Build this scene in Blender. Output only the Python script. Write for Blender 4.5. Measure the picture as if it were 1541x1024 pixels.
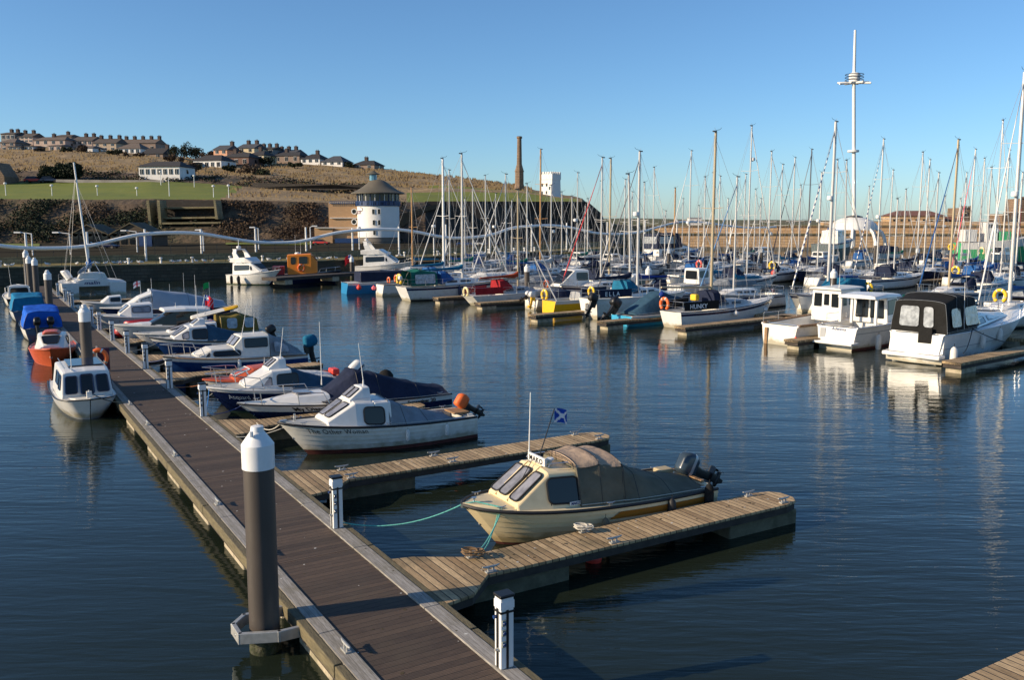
import bpy, math, random
from mathutils import Vector, Matrix, noise
S = bpy.context.scene
R = math.radians
random.seed(7)
for o in list(bpy.data.objects): bpy.data.objects.remove(o)
# ---------------------------------------------------------------- camera, world, sun
CAMH, PITCH, FPX = 6.5, R(7.65), 1340.0
cam = bpy.data.cameras.new('camera'); camo = bpy.data.objects.new('camera', cam); S.collection.objects.link(camo)
camo.location = (0, 0, CAMH); camo.rotation_euler = (R(90)-PITCH, 0, 0)
cam.sensor_width = 36; cam.lens = 36*FPX/1541; cam.clip_start = .1; cam.clip_end = 20000
S.camera = camo
S.view_settings.view_transform = 'Standard'; S.view_settings.look = 'None'
S.view_settings.exposure = 0.45; S.view_settings.gamma = 1
SUN_EL, SUN_DIR = R(21), Vector((-0.955, -0.297, 0))      # horizontal direction towards the sun
W = bpy.data.worlds.new('World'); S.world = W; W.use_nodes = True
nt = W.node_tree; nt.nodes.clear()
wo = nt.nodes.new('ShaderNodeOutputWorld'); bg = nt.nodes.new('ShaderNodeBackground'); sk = nt.nodes.new('ShaderNodeTexSky')
sk.sky_type = 'NISHITA'; sk.sun_disc = False; sk.sun_elevation = SUN_EL
sk.sun_rotation = math.atan2(SUN_DIR.x, SUN_DIR.y)
sk.air_density = 0.88; sk.dust_density = 0.4; sk.ozone_density = 6.8; sk.altitude = 0
gr = nt.nodes.new('ShaderNodeMix'); gr.data_type = 'RGBA'; gr.blend_type = 'MULTIPLY'; gr.inputs[0].default_value = 1; gr.inputs[7].default_value = (1.06, 1.05, .96, 1)
nt.links.new(sk.outputs[0], gr.inputs[6]); nt.links.new(gr.outputs[2], bg.inputs[0]); nt.links.new(bg.outputs[0], wo.inputs[0]); bg.inputs[1].default_value = 0.12
sl = bpy.data.lights.new('sun', 'SUN'); sl.energy = 5.0; sl.angle = R(.5); sl.color = (1, .81, .57)
so = bpy.data.objects.new('sun', sl); S.collection.objects.link(so)
sd = Vector((SUN_DIR.x*math.cos(SUN_EL), SUN_DIR.y*math.cos(SUN_EL), math.sin(SUN_EL)))
so.rotation_euler = sd.to_track_quat('Z', 'Y').to_euler(); so.location = (-30, -10, 30)

# ---------------------------------------------------------------- coordinates
def ray(px, py):
    u = px-770.5; v = 512-py
    return Vector((u, v*math.sin(PITCH)+FPX*math.cos(PITCH), v*math.cos(PITCH)-FPX*math.sin(PITCH)))
def hit(px, py, z=0.0):
    d = ray(px, py); t = (z-CAMH)/d.z
    return Vector((d.x*t, d.y*t, z))
def P(px, py, D):
    d = ray(px, py); t = D/d.y
    return Vector((d.x*t, D, CAMH+d.z*t))
AH = R(31.2)
def AB(b, a, z=0.0): return Vector((b*math.cos(AH)-a*math.sin(AH), b*math.sin(AH)+a*math.cos(AH), z))
def ab(px, py, z=0.0):
    h = hit(px, py, z); return h.x*math.cos(AH)+h.y*math.sin(AH), -h.x*math.sin(AH)+h.y*math.cos(AH)

# ---------------------------------------------------------------- materials
MATS = {}
def mat(name, col, rough=.5, metal=0, var=.0, vscale=6, bump=0, bscale=30, stain=None, stscale=1.5, stamt=.5, coat=0, spec=None, col2=None, stretch=None, grime=None):
    if name in MATS: return MATS[name]
    m = bpy.data.materials.new(name); m.use_nodes = True; n = m.node_tree; b = n.nodes['Principled BSDF']
    b.inputs['Base Color'].default_value = (*col, 1); b.inputs['Roughness'].default_value = rough; b.inputs['Metallic'].default_value = metal
    if coat: b.inputs['Coat Weight'].default_value = coat; b.inputs['Coat Roughness'].default_value = .1
    if spec is not None: b.inputs['Specular IOR Level'].default_value = spec
    if var or bump or stain:
        tc = n.nodes.new('ShaderNodeTexCoord'); src = tc.outputs['Object']
        if stretch:
            mp = n.nodes.new('ShaderNodeMapping'); mp.inputs['Scale'].default_value = stretch; n.links.new(src, mp.inputs[0]); src = mp.outputs[0]
    last = None
    if var or col2:
        no = n.nodes.new('ShaderNodeTexNoise'); no.inputs['Scale'].default_value = vscale; no.inputs['Detail'].default_value = 5; n.links.new(src, no.inputs[0])
        mr = n.nodes.new('ShaderNodeMapRange'); mr.inputs[1].default_value = .3; mr.inputs[2].default_value = .7; n.links.new(no.outputs[0], mr.inputs[0])
        mx = n.nodes.new('ShaderNodeMix'); mx.data_type = 'RGBA'; n.links.new(mr.outputs[0], mx.inputs[0])
        c2 = col2 or tuple(min(1, c*(1+var)) for c in col); c1 = tuple(c*(1-var) for c in col) if not col2 else col
        mx.inputs[6].default_value = (*c1, 1); mx.inputs[7].default_value = (*c2, 1); last = mx.outputs[2]
    if stain:
        no = n.nodes.new('ShaderNodeTexNoise'); no.inputs['Scale'].default_value = stscale; no.inputs['Detail'].default_value = 8; no.inputs['Roughness'].default_value = .65; n.links.new(src, no.inputs[0])
        mr = n.nodes.new('ShaderNodeMapRange'); mr.inputs[1].default_value = .5; mr.inputs[2].default_value = .7; mr.inputs[4].default_value = stamt; n.links.new(no.outputs[0], mr.inputs[0])
        mx = n.nodes.new('ShaderNodeMix'); mx.data_type = 'RGBA'; n.links.new(mr.outputs[0], mx.inputs[0])
        if last: n.links.new(last, mx.inputs[6])
        else: mx.inputs[6].default_value = (*col, 1)
        mx.inputs[7].default_value = (*stain, 1); last = mx.outputs[2]
    if grime:      # scum line left by the water on the lowest part of a hull
        sp = n.nodes.new('ShaderNodeSeparateXYZ'); n.links.new(tc.outputs['Object'], sp.inputs[0]); gn = n.nodes.new('ShaderNodeTexNoise'); gn.inputs['Scale'].default_value = 3.5; gn.inputs['Detail'].default_value = 8; n.links.new(tc.outputs['Object'], gn.inputs[0])
        ma = n.nodes.new('ShaderNodeMath'); ma.operation = 'MULTIPLY_ADD'; ma.inputs[1].default_value = -.45; n.links.new(gn.outputs[0], ma.inputs[0]); n.links.new(sp.outputs[2], ma.inputs[2])
        mr = n.nodes.new('ShaderNodeMapRange'); mr.inputs[1].default_value = -.1; mr.inputs[2].default_value = .08; mr.inputs[3].default_value = .75; mr.inputs[4].default_value = 0; n.links.new(ma.outputs[0], mr.inputs[0])
        mx = n.nodes.new('ShaderNodeMix'); mx.data_type = 'RGBA'; n.links.new(mr.outputs[0], mx.inputs[0]); n.links.new(last, mx.inputs[6]); mx.inputs[7].default_value = (*grime, 1); last = mx.outputs[2]
    if last: n.links.new(last, b.inputs['Base Color'])
    if bump:
        no = n.nodes.new('ShaderNodeTexNoise'); no.inputs['Scale'].default_value = bscale; no.inputs['Detail'].default_value = 6; n.links.new(src, no.inputs[0])
        bp = n.nodes.new('ShaderNodeBump'); bp.inputs['Strength'].default_value = 1; bp.inputs['Distance'].default_value = bump
        n.links.new(no.outputs[0], bp.inputs['Height']); n.links.new(bp.outputs[0], b.inputs['Normal'])
    MATS[name] = m; return m
def plankmat(name, c1, c2, width=.14, axis=1, groove=.14, stain=None, rib=0, grain=(1, 1, 1), gcol=(.01, .008, .006), rough=.8, depth=.012):
    """planks stacked along one object axis, each with its own tone, dark gaps, grain"""
    m = bpy.data.materials.new(name); m.use_nodes = True; n = m.node_tree; L = n.links; b = n.nodes['Principled BSDF']; b.inputs['Roughness'].default_value = rough
    N = n.nodes.new
    tc = N('ShaderNodeTexCoord'); sp = N('ShaderNodeSeparateXYZ'); L.new(tc.outputs['Object'], sp.inputs[0])
    dv = N('ShaderNodeMath'); dv.operation = 'DIVIDE'; L.new(sp.outputs[axis], dv.inputs[0]); dv.inputs[1].default_value = width
    fl = N('ShaderNodeMath'); fl.operation = 'FLOOR'; L.new(dv.outputs[0], fl.inputs[0])
    fr = N('ShaderNodeMath'); fr.operation = 'FRACT'; L.new(dv.outputs[0], fr.inputs[0])
    wn = N('ShaderNodeTexWhiteNoise'); wn.noise_dimensions = '1D'; L.new(fl.outputs[0], wn.inputs['W'])
    mx = N('ShaderNodeMix'); mx.data_type = 'RGBA'; mx.inputs[6].default_value = (*c1, 1); mx.inputs[7].default_value = (*c2, 1); L.new(wn.outputs[0], mx.inputs[0])
    mp = N('ShaderNodeMapping'); mp.inputs['Scale'].default_value = grain; L.new(tc.outputs['Object'], mp.inputs[0])
    no = N('ShaderNodeTexNoise'); no.inputs['Scale'].default_value = 5; no.inputs['Detail'].default_value = 8; L.new(mp.outputs[0], no.inputs[0])
    m2 = N('ShaderNodeMix'); m2.data_type = 'RGBA'; m2.blend_type = 'MULTIPLY'; m2.inputs[0].default_value = 1; L.new(mx.outputs[2], m2.inputs[6])
    cr = N('ShaderNodeMapRange'); cr.inputs[1].default_value = .3; cr.inputs[2].default_value = .7; cr.inputs[3].default_value = .55; cr.inputs[4].default_value = 1.3; L.new(no.outputs[0], cr.inputs[0]); L.new(cr.outputs[0], m2.inputs[7])
    last = m2.outputs[2]
    if stain:
        n3 = N('ShaderNodeTexNoise'); n3.inputs['Scale'].default_value = .9; n3.inputs['Detail'].default_value = 8; n3.inputs['Roughness'].default_value = .7; L.new(tc.outputs['Object'], n3.inputs[0])
        r3 = N('ShaderNodeMapRange'); r3.inputs[1].default_value = .5; r3.inputs[2].default_value = .72; r3.inputs[4].default_value = .75; L.new(n3.outputs[0], r3.inputs[0])
        m3 = N('ShaderNodeMix'); m3.data_type = 'RGBA'; L.new(r3.outputs[0], m3.inputs[0]); L.new(last, m3.inputs[6]); m3.inputs[7].default_value = (*stain, 1); last = m3.outputs[2]
    gp = N('ShaderNodeMath'); gp.operation = 'LESS_THAN'; L.new(fr.outputs[0], gp.inputs[0]); gp.inputs[1].default_value = groove
    m4 = N('ShaderNodeMix'); m4.data_type = 'RGBA'; L.new(gp.outputs[0], m4.inputs[0]); L.new(last, m4.inputs[6]); m4.inputs[7].default_value = (*gcol, 1)
    L.new(m4.outputs[2], b.inputs['Base Color'])
    h = N('ShaderNodeMath'); h.operation = 'SUBTRACT'; h.inputs[0].default_value = 1; L.new(gp.outputs[0], h.inputs[1])
    hh = h.outputs[0]
    if rib:
        sn = N('ShaderNodeMath'); sn.operation = 'MULTIPLY'; L.new(fr.outputs[0], sn.inputs[0]); sn.inputs[1].default_value = 6.2832*rib
        s2 = N('ShaderNodeMath'); s2.operation = 'SINE'; L.new(sn.outputs[0], s2.inputs[0])
        s3 = N('ShaderNodeMath'); s3.operation = 'MULTIPLY_ADD'; L.new(s2.outputs[0], s3.inputs[0]); s3.inputs[1].default_value = .18; L.new(hh, s3.inputs[2]); hh = s3.outputs[0]
    a2 = N('ShaderNodeMath'); a2.operation = 'MULTIPLY_ADD'; L.new(no.outputs[0], a2.inputs[0]); a2.inputs[1].default_value = .25; L.new(hh, a2.inputs[2])
    bp = N('ShaderNodeBump'); bp.inputs['Distance'].default_value = depth; L.new(a2.outputs[0], bp.inputs['Height']); L.new(bp.outputs[0], b.inputs['Normal'])
    return m
def blockmat(name, c1, c2, mortar, sx, sy, rough=.9, scale=1.0, bump=.03, stain=None):
    """coursed stone or brick on upright walls: u runs along the wall, v is height"""
    m = bpy.data.materials.new(name); m.use_nodes = True; n = m.node_tree; L = n.links; b = n.nodes['Principled BSDF']; b.inputs['Roughness'].default_value = rough
    N = n.nodes.new
    tc = N('ShaderNodeTexCoord'); sp = N('ShaderNodeSeparateXYZ'); L.new(tc.outputs['Object'], sp.inputs[0])
    ad = N('ShaderNodeMath'); ad.operation = 'ADD'; L.new(sp.outputs[0], ad.inputs[0]); L.new(sp.outputs[1], ad.inputs[1])
    cb = N('ShaderNodeCombineXYZ'); L.new(ad.outputs[0], cb.inputs[0]); L.new(sp.outputs[2], cb.inputs[1])
    bt = N('ShaderNodeTexBrick'); L.new(cb.outputs[0], bt.inputs[0]); bt.inputs['Scale'].default_value = scale
    bt.inputs['Color1'].default_value = (*c1, 1); bt.inputs['Color2'].default_value = (*c2, 1); bt.inputs['Mortar'].default_value = (*mortar, 1)
    bt.inputs['Brick Width'].default_value = sx; bt.inputs['Row Height'].default_value = sy; bt.inputs['Mortar Size'].default_value = sy*.06
    no = N('ShaderNodeTexNoise'); no.inputs['Scale'].default_value = .35; no.inputs['Detail'].default_value = 10; no.inputs['Roughness'].default_value = .7; L.new(tc.outputs['Object'], no.inputs[0])
    mr = N('ShaderNodeMapRange'); mr.inputs[1].default_value = .35; mr.inputs[2].default_value = .68; mr.inputs[3].default_value = 0; mr.inputs[4].default_value = .8; L.new(no.outputs[0], mr.inputs[0])
    mx = N('ShaderNodeMix'); mx.data_type = 'RGBA'; L.new(mr.outputs[0], mx.inputs[0]); L.new(bt.outputs[0], mx.inputs[6]); st = stain or tuple(c*.45 for c in c1); mx.inputs[7].default_value = (*st, 1)
    L.new(mx.outputs[2], b.inputs['Base Color'])
    iv = N('ShaderNodeMath'); iv.operation = 'SUBTRACT'; iv.inputs[0].default_value = 1; L.new(bt.outputs['Fac'], iv.inputs[1])
    bp = N('ShaderNodeBump'); bp.inputs['Distance'].default_value = bump; L.new(iv.outputs[0], bp.inputs['Height']); L.new(bp.outputs[0], b.inputs['Normal'])
    return m
WHITE = mat('gelcoat_white', (.7, .69, .66), .28, var=.04, stain=(.5, .46, .38), stscale=2.2, stamt=.3, coat=.2, grime=(.3, .25, .13))
WHITE2 = mat('gelcoat_off_white', (.68, .66, .6), .35, var=.05, stain=(.42, .36, .26), stscale=2, stamt=.45, grime=(.25, .21, .11))
CREAM = mat('gelcoat_cream', (.74, .6, .36), .35, var=.04, vscale=3, stain=(.5, .38, .2), stscale=2.4, stamt=.45, coat=.15, grime=(.3, .22, .1))
NAVY = mat('gelcoat_navy', (.008, .016, .06), .22, coat=.4, var=.2)
BLUEH = mat('gelcoat_blue', (.012, .045, .16), .25, coat=.4, var=.15)
SKYB = mat('gelcoat_sky_blue', (.03, .3, .5), .35, var=.08)
MIDB = mat('gelcoat_mid_blue', (.02, .2, .42), .35, var=.08)
YELLOW = mat('gelcoat_yellow', (.75, .42, .01), .35, var=.06)
ORANGE = mat('gelcoat_orange', (.5, .09, .03), .4, var=.12, stain=(.3, .06, .03), stamt=.4)
REDH = mat('gelcoat_red', (.4, .02, .02), .4, var=.1)
GREYH = mat('gelcoat_grey', (.33, .34, .35), .35, var=.05)
ANTIF = mat('antifoul_red', (.09, .02, .015), .8, var=.3)
ANTIB = mat('antifoul_black', (.012, .013, .014), .8, var=.3)
ANTIG = mat('antifoul_green', (.02, .06, .04), .8, var=.3)
RUBBER = mat('black_rubber', (.012, .012, .013), .6)
BLACK = mat('black_paint', (.01, .01, .011), .4)
GLASS = mat('dark_glass', (.012, .015, .018), .06, spec=.45)
PGLASS = mat('pale_perspex', (.2, .2, .22), .12, var=.35, vscale=5, spec=.8)
VINYL = mat('clear_vinyl', (.3, .32, .34), .12, var=.5, vscale=4, bump=.02, bscale=5, spec=.8)
STEEL = mat('stainless_steel', (.55, .55, .55), .3, metal=.9)
GALV = mat('galvanised_steel', (.42, .42, .4), .5, metal=.5, var=.15, vscale=12, stain=(.2, .12, .07), stamt=.3)
ALU = mat('mast_aluminium', (.55, .54, .52), .4, metal=.2)
ALUW = mat('mast_white', (.75, .75, .73), .4)
ALUT = mat('mast_gold_anodised', (.42, .34, .22), .45, metal=.2)
WOODM = mat('varnished_spar', (.42, .23, .09), .4, var=.2, vscale=4)
ALUD = mat('mast_dark', (.12, .12, .13), .4, metal=.3)
ROPE = mat('pale_rope', (.5, .47, .4), .9, var=.2, vscale=40)
ROPET = mat('teal_rope', (.12, .42, .36), .9, var=.3, vscale=40)
ROPEB = mat('blue_rope', (.04, .2, .5), .9)
WIRE = mat('rigging_wire', (.38, .38, .38), .5, metal=.3)
def cloth(n, c, v=.15): return mat(n, c, .85, var=v, vscale=3, bump=.03, bscale=6, spec=.2, stain=tuple(min(1, x*1.6+.01) for x in c), stscale=1.2, stamt=.35)
C_NAVY = cloth('canvas_navy', (.014, .02, .045)); C_BLUE = cloth('canvas_blue', (.02, .09, .27)); C_TEAL = cloth('canvas_teal', (.01, .12, .22))
C_GREY = cloth('canvas_grey', (.2, .22, .24)); C_SLATE = cloth('canvas_slate_blue', (.03, .075, .12)); C_OLIVE = cloth('canvas_olive_grey', (.13, .118, .085))
C_TAN = cloth('canvas_sun_faded_tan', (.36, .27, .2)); C_RED = cloth('canvas_red', (.28, .015, .02)); C_RUST = cloth('canvas_rust', (.3, .05, .02))
C_BLACK = cloth('canvas_black', (.012, .012, .012)); C_GREEN = cloth('canvas_green', (.01, .12, .09)); C_WHITE = cloth('canvas_white', (.6, .6, .58)); C_BROWN = cloth('canvas_khaki', (.16, .12, .03))
C_ROYAL = cloth('canvas_royal_blue', (.012, .035, .2)); C_PALEB = cloth('canvas_pale_blue', (.12, .25, .45))
DEFEN = mat('fender_white', (.66, .64, .6), .5, var=.1); DEFNAVY = mat('fender_navy', (.015, .02, .06), .5); FRED = mat('buoy_red', (.75, .06, .04), .45); FPINK = mat('buoy_pink', (.8, .12, .15), .5)
LBY = mat('lifebuoy_yellow', (.8, .5, .02), .6); LBO = mat('lifebuoy_orange', (.75, .13, .02), .6); LBC = mat('lifebuoy_cream', (.75, .62, .3), .6)
TEAK = mat('teak', (.26, .15, .07), .7, var=.25, vscale=8)
GREYDK = mat('deck_nonslip', (.5, .49, .45), .8, var=.08, stain=(.3, .27, .2), stamt=.4)
PILE = mat('pile_sleeve', (.06, .049, .042), .55, var=.12, vscale=5, stain=(.15, .13, .11), stscale=2, stamt=.35, stretch=(1, 1, .25))
PCAP = mat('pile_cap_white', (.72, .73, .73), .5, var=.05, stain=(.4, .38, .3), stscale=3, stamt=.5)
WPLAS = mat('pedestal_white', (.74, .74, .72), .45, stain=(.4, .4, .36), stamt=.2)
FCONC = mat('mossy_float', (.13, .115, .07), .9, var=.25, stain=(.04, .05, .02), stscale=2, stamt=.8, bump=.01)
CONC = mat('float_concrete', (.4, .34, .24), .9, var=.15, stain=(.1, .1, .05), stscale=2.5, stamt=.8, bump=.01)

# ---------------------------------------------------------------- mesh builder
class MB:
    def __init__(s): s.v = []; s.f = []; s.mi = []; s.ml = []
    def m(s, mt):
        if mt not in s.ml: s.ml.append(mt)
        return s.ml.index(mt)
    def poly(s, pts, mt):
        b = len(s.v); s.v += [tuple(p) for p in pts]; s.f.append(tuple(range(b, b+len(pts)))); s.mi.append(s.m(mt))
    def loft(s, rings, mt, close=True, cap0=False, cap1=False):
        k = s.m(mt) if not isinstance(mt, list) else None
        b = len(s.v); n = len(rings[0])
        for r in rings: s.v += [tuple(p) for p in r]
        for i in range(len(rings)-1):
            for j in range(n if close else n-1):
                j2 = (j+1) % n
                s.f.append((b+i*n+j, b+i*n+j2, b+(i+1)*n+j2, b+(i+1)*n+j)); s.mi.append(k if k is not None else s.m(mt[j % len(mt)]))
        if cap0: s.f.append(tuple(b+j for j in reversed(range(n)))); s.mi.append(k or 0)
        if cap1: s.f.append(tuple(b+(len(rings)-1)*n+j for j in range(n))); s.mi.append(k or 0)
        return s
    def box(s, c, sz, mt, rz=0, M=None):
        x, y, z = (a/2 for a in sz); c = Vector(c); M = M or Matrix.Rotation(rz, 3, 'Z')
        r = [[c+M @ Vector((i, j, k)) for i, j in ((-x, -y), (x, -y), (x, y), (-x, y))] for k in (-z, z)]
        return s.loft(r, mt, True, True, True)
    def tube(s, p0, p1, r0, mt, r1=None, n=8): return s.path([p0, p1], r0, mt, n, r1)
    def path(s, pts, r, mt, n=6, r1=None, closed=False):
        pts = [Vector(p) for p in pts]; rings = []; N = len(pts); up = None
        for i, p in enumerate(pts):
            if closed: d = pts[(i+1) % N]-pts[i-1]
            else: d = (pts[min(i+1, N-1)]-pts[max(i-1, 0)])
            d.normalize()
            if up is None: up = Vector((0, 0, 1)) if abs(d.z) < .9 else Vector((1, 0, 0))
            a = d.cross(up)
            if a.length < 1e-4: a = d.cross(Vector((0, 1, 0)))
            a.normalize(); b = a.cross(d); up = b
            rr = r if r1 is None else r+(r1-r)*i/max(1, N-1)
            if isinstance(r, (list, tuple)): rr = r[i]
            rings.append([p+(a*math.cos(t)+b*math.sin(t))*rr for t in [2*math.pi*k/n for k in range(n)]])
        if closed: rings.append(rings[0])
        return s.loft(rings, mt, True, not closed, not closed)
    def lathe(s, c, prof, mt, n=16, sx=1, sy=1, M=None):
        c = Vector(c); rings = []
        for r, z in prof:
            ring = [Vector((r*sx*math.cos(2*math.pi*k/n), r*sy*math.sin(2*math.pi*k/n), z)) for k in range(n)]
            rings.append([c+(M @ p if M else p) for p in ring])
        return s.loft(rings, mt, True, True, True)
    def build(s, name, parent=None, smooth=False, bevel=0, angle=35):
        me = bpy.data.meshes.new(name); me.from_pydata(s.v, [], s.f)
        for mt in s.ml: me.materials.append(mt)
        me.polygons.foreach_set('material_index', s.mi)
        if smooth:
            me.polygons.foreach_set('use_smooth', [True]*len(s.f)); me.set_sharp_from_angle(angle=R(angle))
        me.update(); o = bpy.data.objects.new(name, me); S.collection.objects.link(o)
        if parent is not None: o.parent = parent
        if bevel:
            b = o.modifiers.new('edge', 'BEVEL'); b.width = bevel; b.segments = 2; b.limit_method = 'ANGLE'; b.angle_limit = R(40)
        return o
def tag(o, label=None, cat=None, group=None, kind=None):
    if label: o['label'] = label
    if cat: o['category'] = cat
    if group: o['group'] = group
    if kind: o['kind'] = kind
    return o
def thing(name, loc, rz, label, cat, group=None):
    o = bpy.data.objects.new(name, None); S.collection.objects.link(o); o.location = loc; o.rotation_euler = (0, 0, rz); o.empty_display_size = .3
    return tag(o, label, cat, group)
def kids(o): return [c for c in bpy.data.objects if c.parent is o]
def dup(o, loc, rz=None, label=None):
    def rec(x, par):
        c = x.copy(); S.collection.objects.link(c)
        if par is not None: c.parent = par
        for k in list(x.children): rec(k, c)
        return c
    c = rec(o, None); c.location = loc
    if rz is not None: c.rotation_euler = (0, 0, rz)
    if label: c['label'] = label
    return c
def textverts(txt, size=1.0, shear=0, space=1.0, bold=0):
    cu = bpy.data.curves.new('t', 'FONT'); cu.body = txt; cu.size = size; cu.shear = shear; cu.space_character = space; cu.offset = bold; cu.resolution_u = 3
    o = bpy.data.objects.new('t', cu); S.collection.objects.link(o); dg = bpy.context.evaluated_depsgraph_get(); me = o.evaluated_get(dg).to_mesh()
    v = [tuple(p.co) for p in me.vertices]; f = [tuple(p.vertices) for p in me.polygons]
    o.evaluated_get(dg).to_mesh_clear(); bpy.data.objects.remove(o)
    w = max(p[0] for p in v) if v else 0
    return v, f, w
def lettering(parent, txt, size, fn, mt, shear=0, space=1.0, name='lettering', bold=0):
    """fn maps the flat text coordinates (x along, y up) to the surface"""
    v, f, w = textverts(txt, size, shear, space, bold); mb = MB(); k = mb.m(mt)
    mb.v = [tuple(fn(p[0], p[1])) for p in v]; mb.f = f; mb.mi = [k]*len(f)
    return mb.build(name, parent)
def sagline(p0, p1, sag, n=10):
    p0 = Vector(p0); p1 = Vector(p1)
    return [p0.lerp(p1, i/n)+Vector((0, 0, -4*sag*(i/n)*(1-i/n))) for i in range(n+1)]
# ---------------------------------------------------------------- boats
class Hull:
    def __init__(s, L, B, fs, fb, over=.5, stern=.85, full=2.2, flare=.82, trake=0., keel=.3, tumble=0, fine=.8):
        s.L, s.B, s.fs, s.fb, s.over, s.stern, s.full, s.flare, s.trake, s.keel, s.fine = L, B, fs, fb, over, stern, full, flare, trake, keel, fine
    def hb(s, t):
        if t < .42: k = s.stern+(1-s.stern)*math.sin(t/.42*math.pi/2)
        else: k = max(0, 1-((t-.42)/.58)**s.full)**s.fine
        return s.B/2*max(k, .015)
    def zs(s, t): return s.fs+(s.fb-s.fs)*t**2.0
    def pt(s, t, h, side=1, off=0):
        """t along, h 0 = waterline, 1 = sheer, negative below the water"""
        b = s.hb(t); z1 = s.zs(t); bw = b*(s.flare-.38*max(0, t-.35)**1.5*1.6); bw = max(bw, .01)
        xs = t*s.L; xw = s.trake*(1-t)+t*(s.L-s.over)
        if h >= 0: y = bw+(b-bw)*h**.8; z = z1*h; x = xw+(xs-xw)*h
        else: y = bw*(1+h)**.6; z = s.keel*h; x = xw+(s.over*.25*h*t)
        return Vector((x, side*(y+off), z))
    def at(s, x, h=1, side=1, off=0): return s.pt(min(1, max(0, x/s.L)), h, side, off)
    def build(s, root, bands, lap=0, nst=22, transom=None, name='hull'):
        mb = MB(); hs = [(-1, 0), (-.5, 0), (0, 0)]; cols = [bands[0][1], bands[0][1]]
        h0 = 0
        for h1, mt in bands[1:]:
            n = max(1, round((h1-h0)*(6 if lap else 3)))
            for i in range(n):
                a = h0+(h1-h0)*i/n; b = h0+(h1-h0)*(i+1)/n
                if lap: hs.append((a, lap)); cols.append(mt)
                hs.append((b, 0)); cols.append(mt)
            h0 = h1
        ts = [1-(1-i/nst)**1.25 for i in range(nst+1)]
        for side in (1, -1):
            for j in range(len(hs)-1):
                r = [[s.pt(t, hs[j][0], side, hs[j][1]*(1-t**6)), s.pt(t, hs[j+1][0], side, hs[j+1][1]*(1-t**6))] for t in ts]
                if side < 0: r = [list(reversed(q)) for q in r]
                mb.loft(r, cols[j], False)
        o = mb.build(name, root, True, angle=12 if lap else 40)
        tm = transom or bands[1][1]; tr = MB()
        rg = [s.pt(0, h, 1) for h in (-1, -.5, 0, .2, .4, .6, .8, 1)]+[s.pt(0, h, -1) for h in (1, .8, .6, .4, .2, 0, -.5)]
        tr.poly(rg, tm); tr.build('transom', root)
        return o
    def deck(s, root, mt, wells=(), camber=.06, inset=.03, inner=None, floor=.25, side=.22, name='deck'):
        mb = MB(); rs = []; xs = sorted(set([s.L*i/22 for i in range(23)]+[v for w in wells for v in w]))
        for x in xs:
            t = x/s.L; b = max(s.hb(t)-inset, .005); z = s.zs(t)-.01; ins = [w for w in wells if w[0] <= x <= w[1]]
            def ring(dn):
                bi = max(b-side, b*.5); zi = z+camber*.4
                zf = floor if dn else z+camber*.8
                zc = floor if dn else z+camber
                return [Vector((x, b, z)), Vector((x, bi, zi)), Vector((x, bi*.98, zf)), Vector((x, 0, zc)), Vector((x, -bi*.98, zf)), Vector((x, -bi, zi)), Vector((x, -b, z))]
            if ins:
                w = ins[0]
                if x == w[0] and x > 0: rs.append(ring(False)); rs.append(ring(True))
                elif x == w[1]: rs.append(ring(True)); rs.append(ring(False))
                else: rs.append(ring(True))
            else: rs.append(ring(False))
        mb.loft(rs, inner or mt, False)
        return mb.build(name, root, False)
    def strake(s, root, mt, r=.03, h=1.0, x0=0, name='rubbing_strake', close=True):
        mb = MB(); n = 24; pts = [s.pt(1-(1-i/n)**1.2, h, 1, .005) for i in range(n+1) if (1-(1-i/n)**1.2)*s.L >= x0]
        p2 = [Vector((p.x, -p.y, p.z)) for p in reversed(pts)]
        mb.path(pts+p2, r, mt, 6); return mb.build(name, root, True)
def rrect(u0, v0, u1, v1, r, n=4):
    w = min(r, (u1-u0)/2, (v1-v0)/2); out = []
    for cx, cy, a in ((u1-w, v1-w, 0), (u0+w, v1-w, 90), (u0+w, v0+w, 180), (u1-w, v0+w, 270)):
        for k in range(n+1): t = R(a+90*k/n); out.append((cx+w*math.cos(t), cy+w*math.sin(t)))
    return out
def window(root, c, outward, uv=(.1, .15, .9, .85), r=.12, glass=None, frame=RUBBER, fr=.014, name='window', off=.012):
    """c: four corners c00,c10,c11,c01 of a patch"""
    c = [Vector(p) for p in c]; n = (c[1]-c[0]).cross(c[3]-c[0])
    if n.length < 1e-5: n = (c[2]-c[3]).cross(c[3]-c[0])
    n.normalize()
    if n.dot(Vector(outward)) < 0: n = -n
    W_ = ((c[1]-c[0]).length+(c[2]-c[3]).length)/2; H_ = ((c[3]-c[0]).length+(c[2]-c[1]).length)/2
    f = lambda u, v: c[0]*(1-u)*(1-v)+c[1]*u*(1-v)+c[2]*u*v+c[3]*(1-u)*v
    pts = [f(x/W_, y/H_) for x, y in rrect(uv[0]*W_, uv[1]*H_, uv[2]*W_, uv[3]*H_, r)]
    g = MB(); g.poly([p+n*off for p in pts], glass or GLASS)
    if fr: g.path([p+n*off for p in pts], fr, frame, 5, closed=True)
    return g.build(name, root, True)
def cabring(x, hb, ht, zb, zt, cr=.06, n=5):
    top = [Vector((x, ht*math.cos(math.pi*k/(n+1))*1.0, zt+cr*math.sin(math.pi*k/(n+1)))) for k in range(0, n+2)]
    return [Vector((x, hb, zb))]+top+[Vector((x, -hb, zb))]
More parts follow.
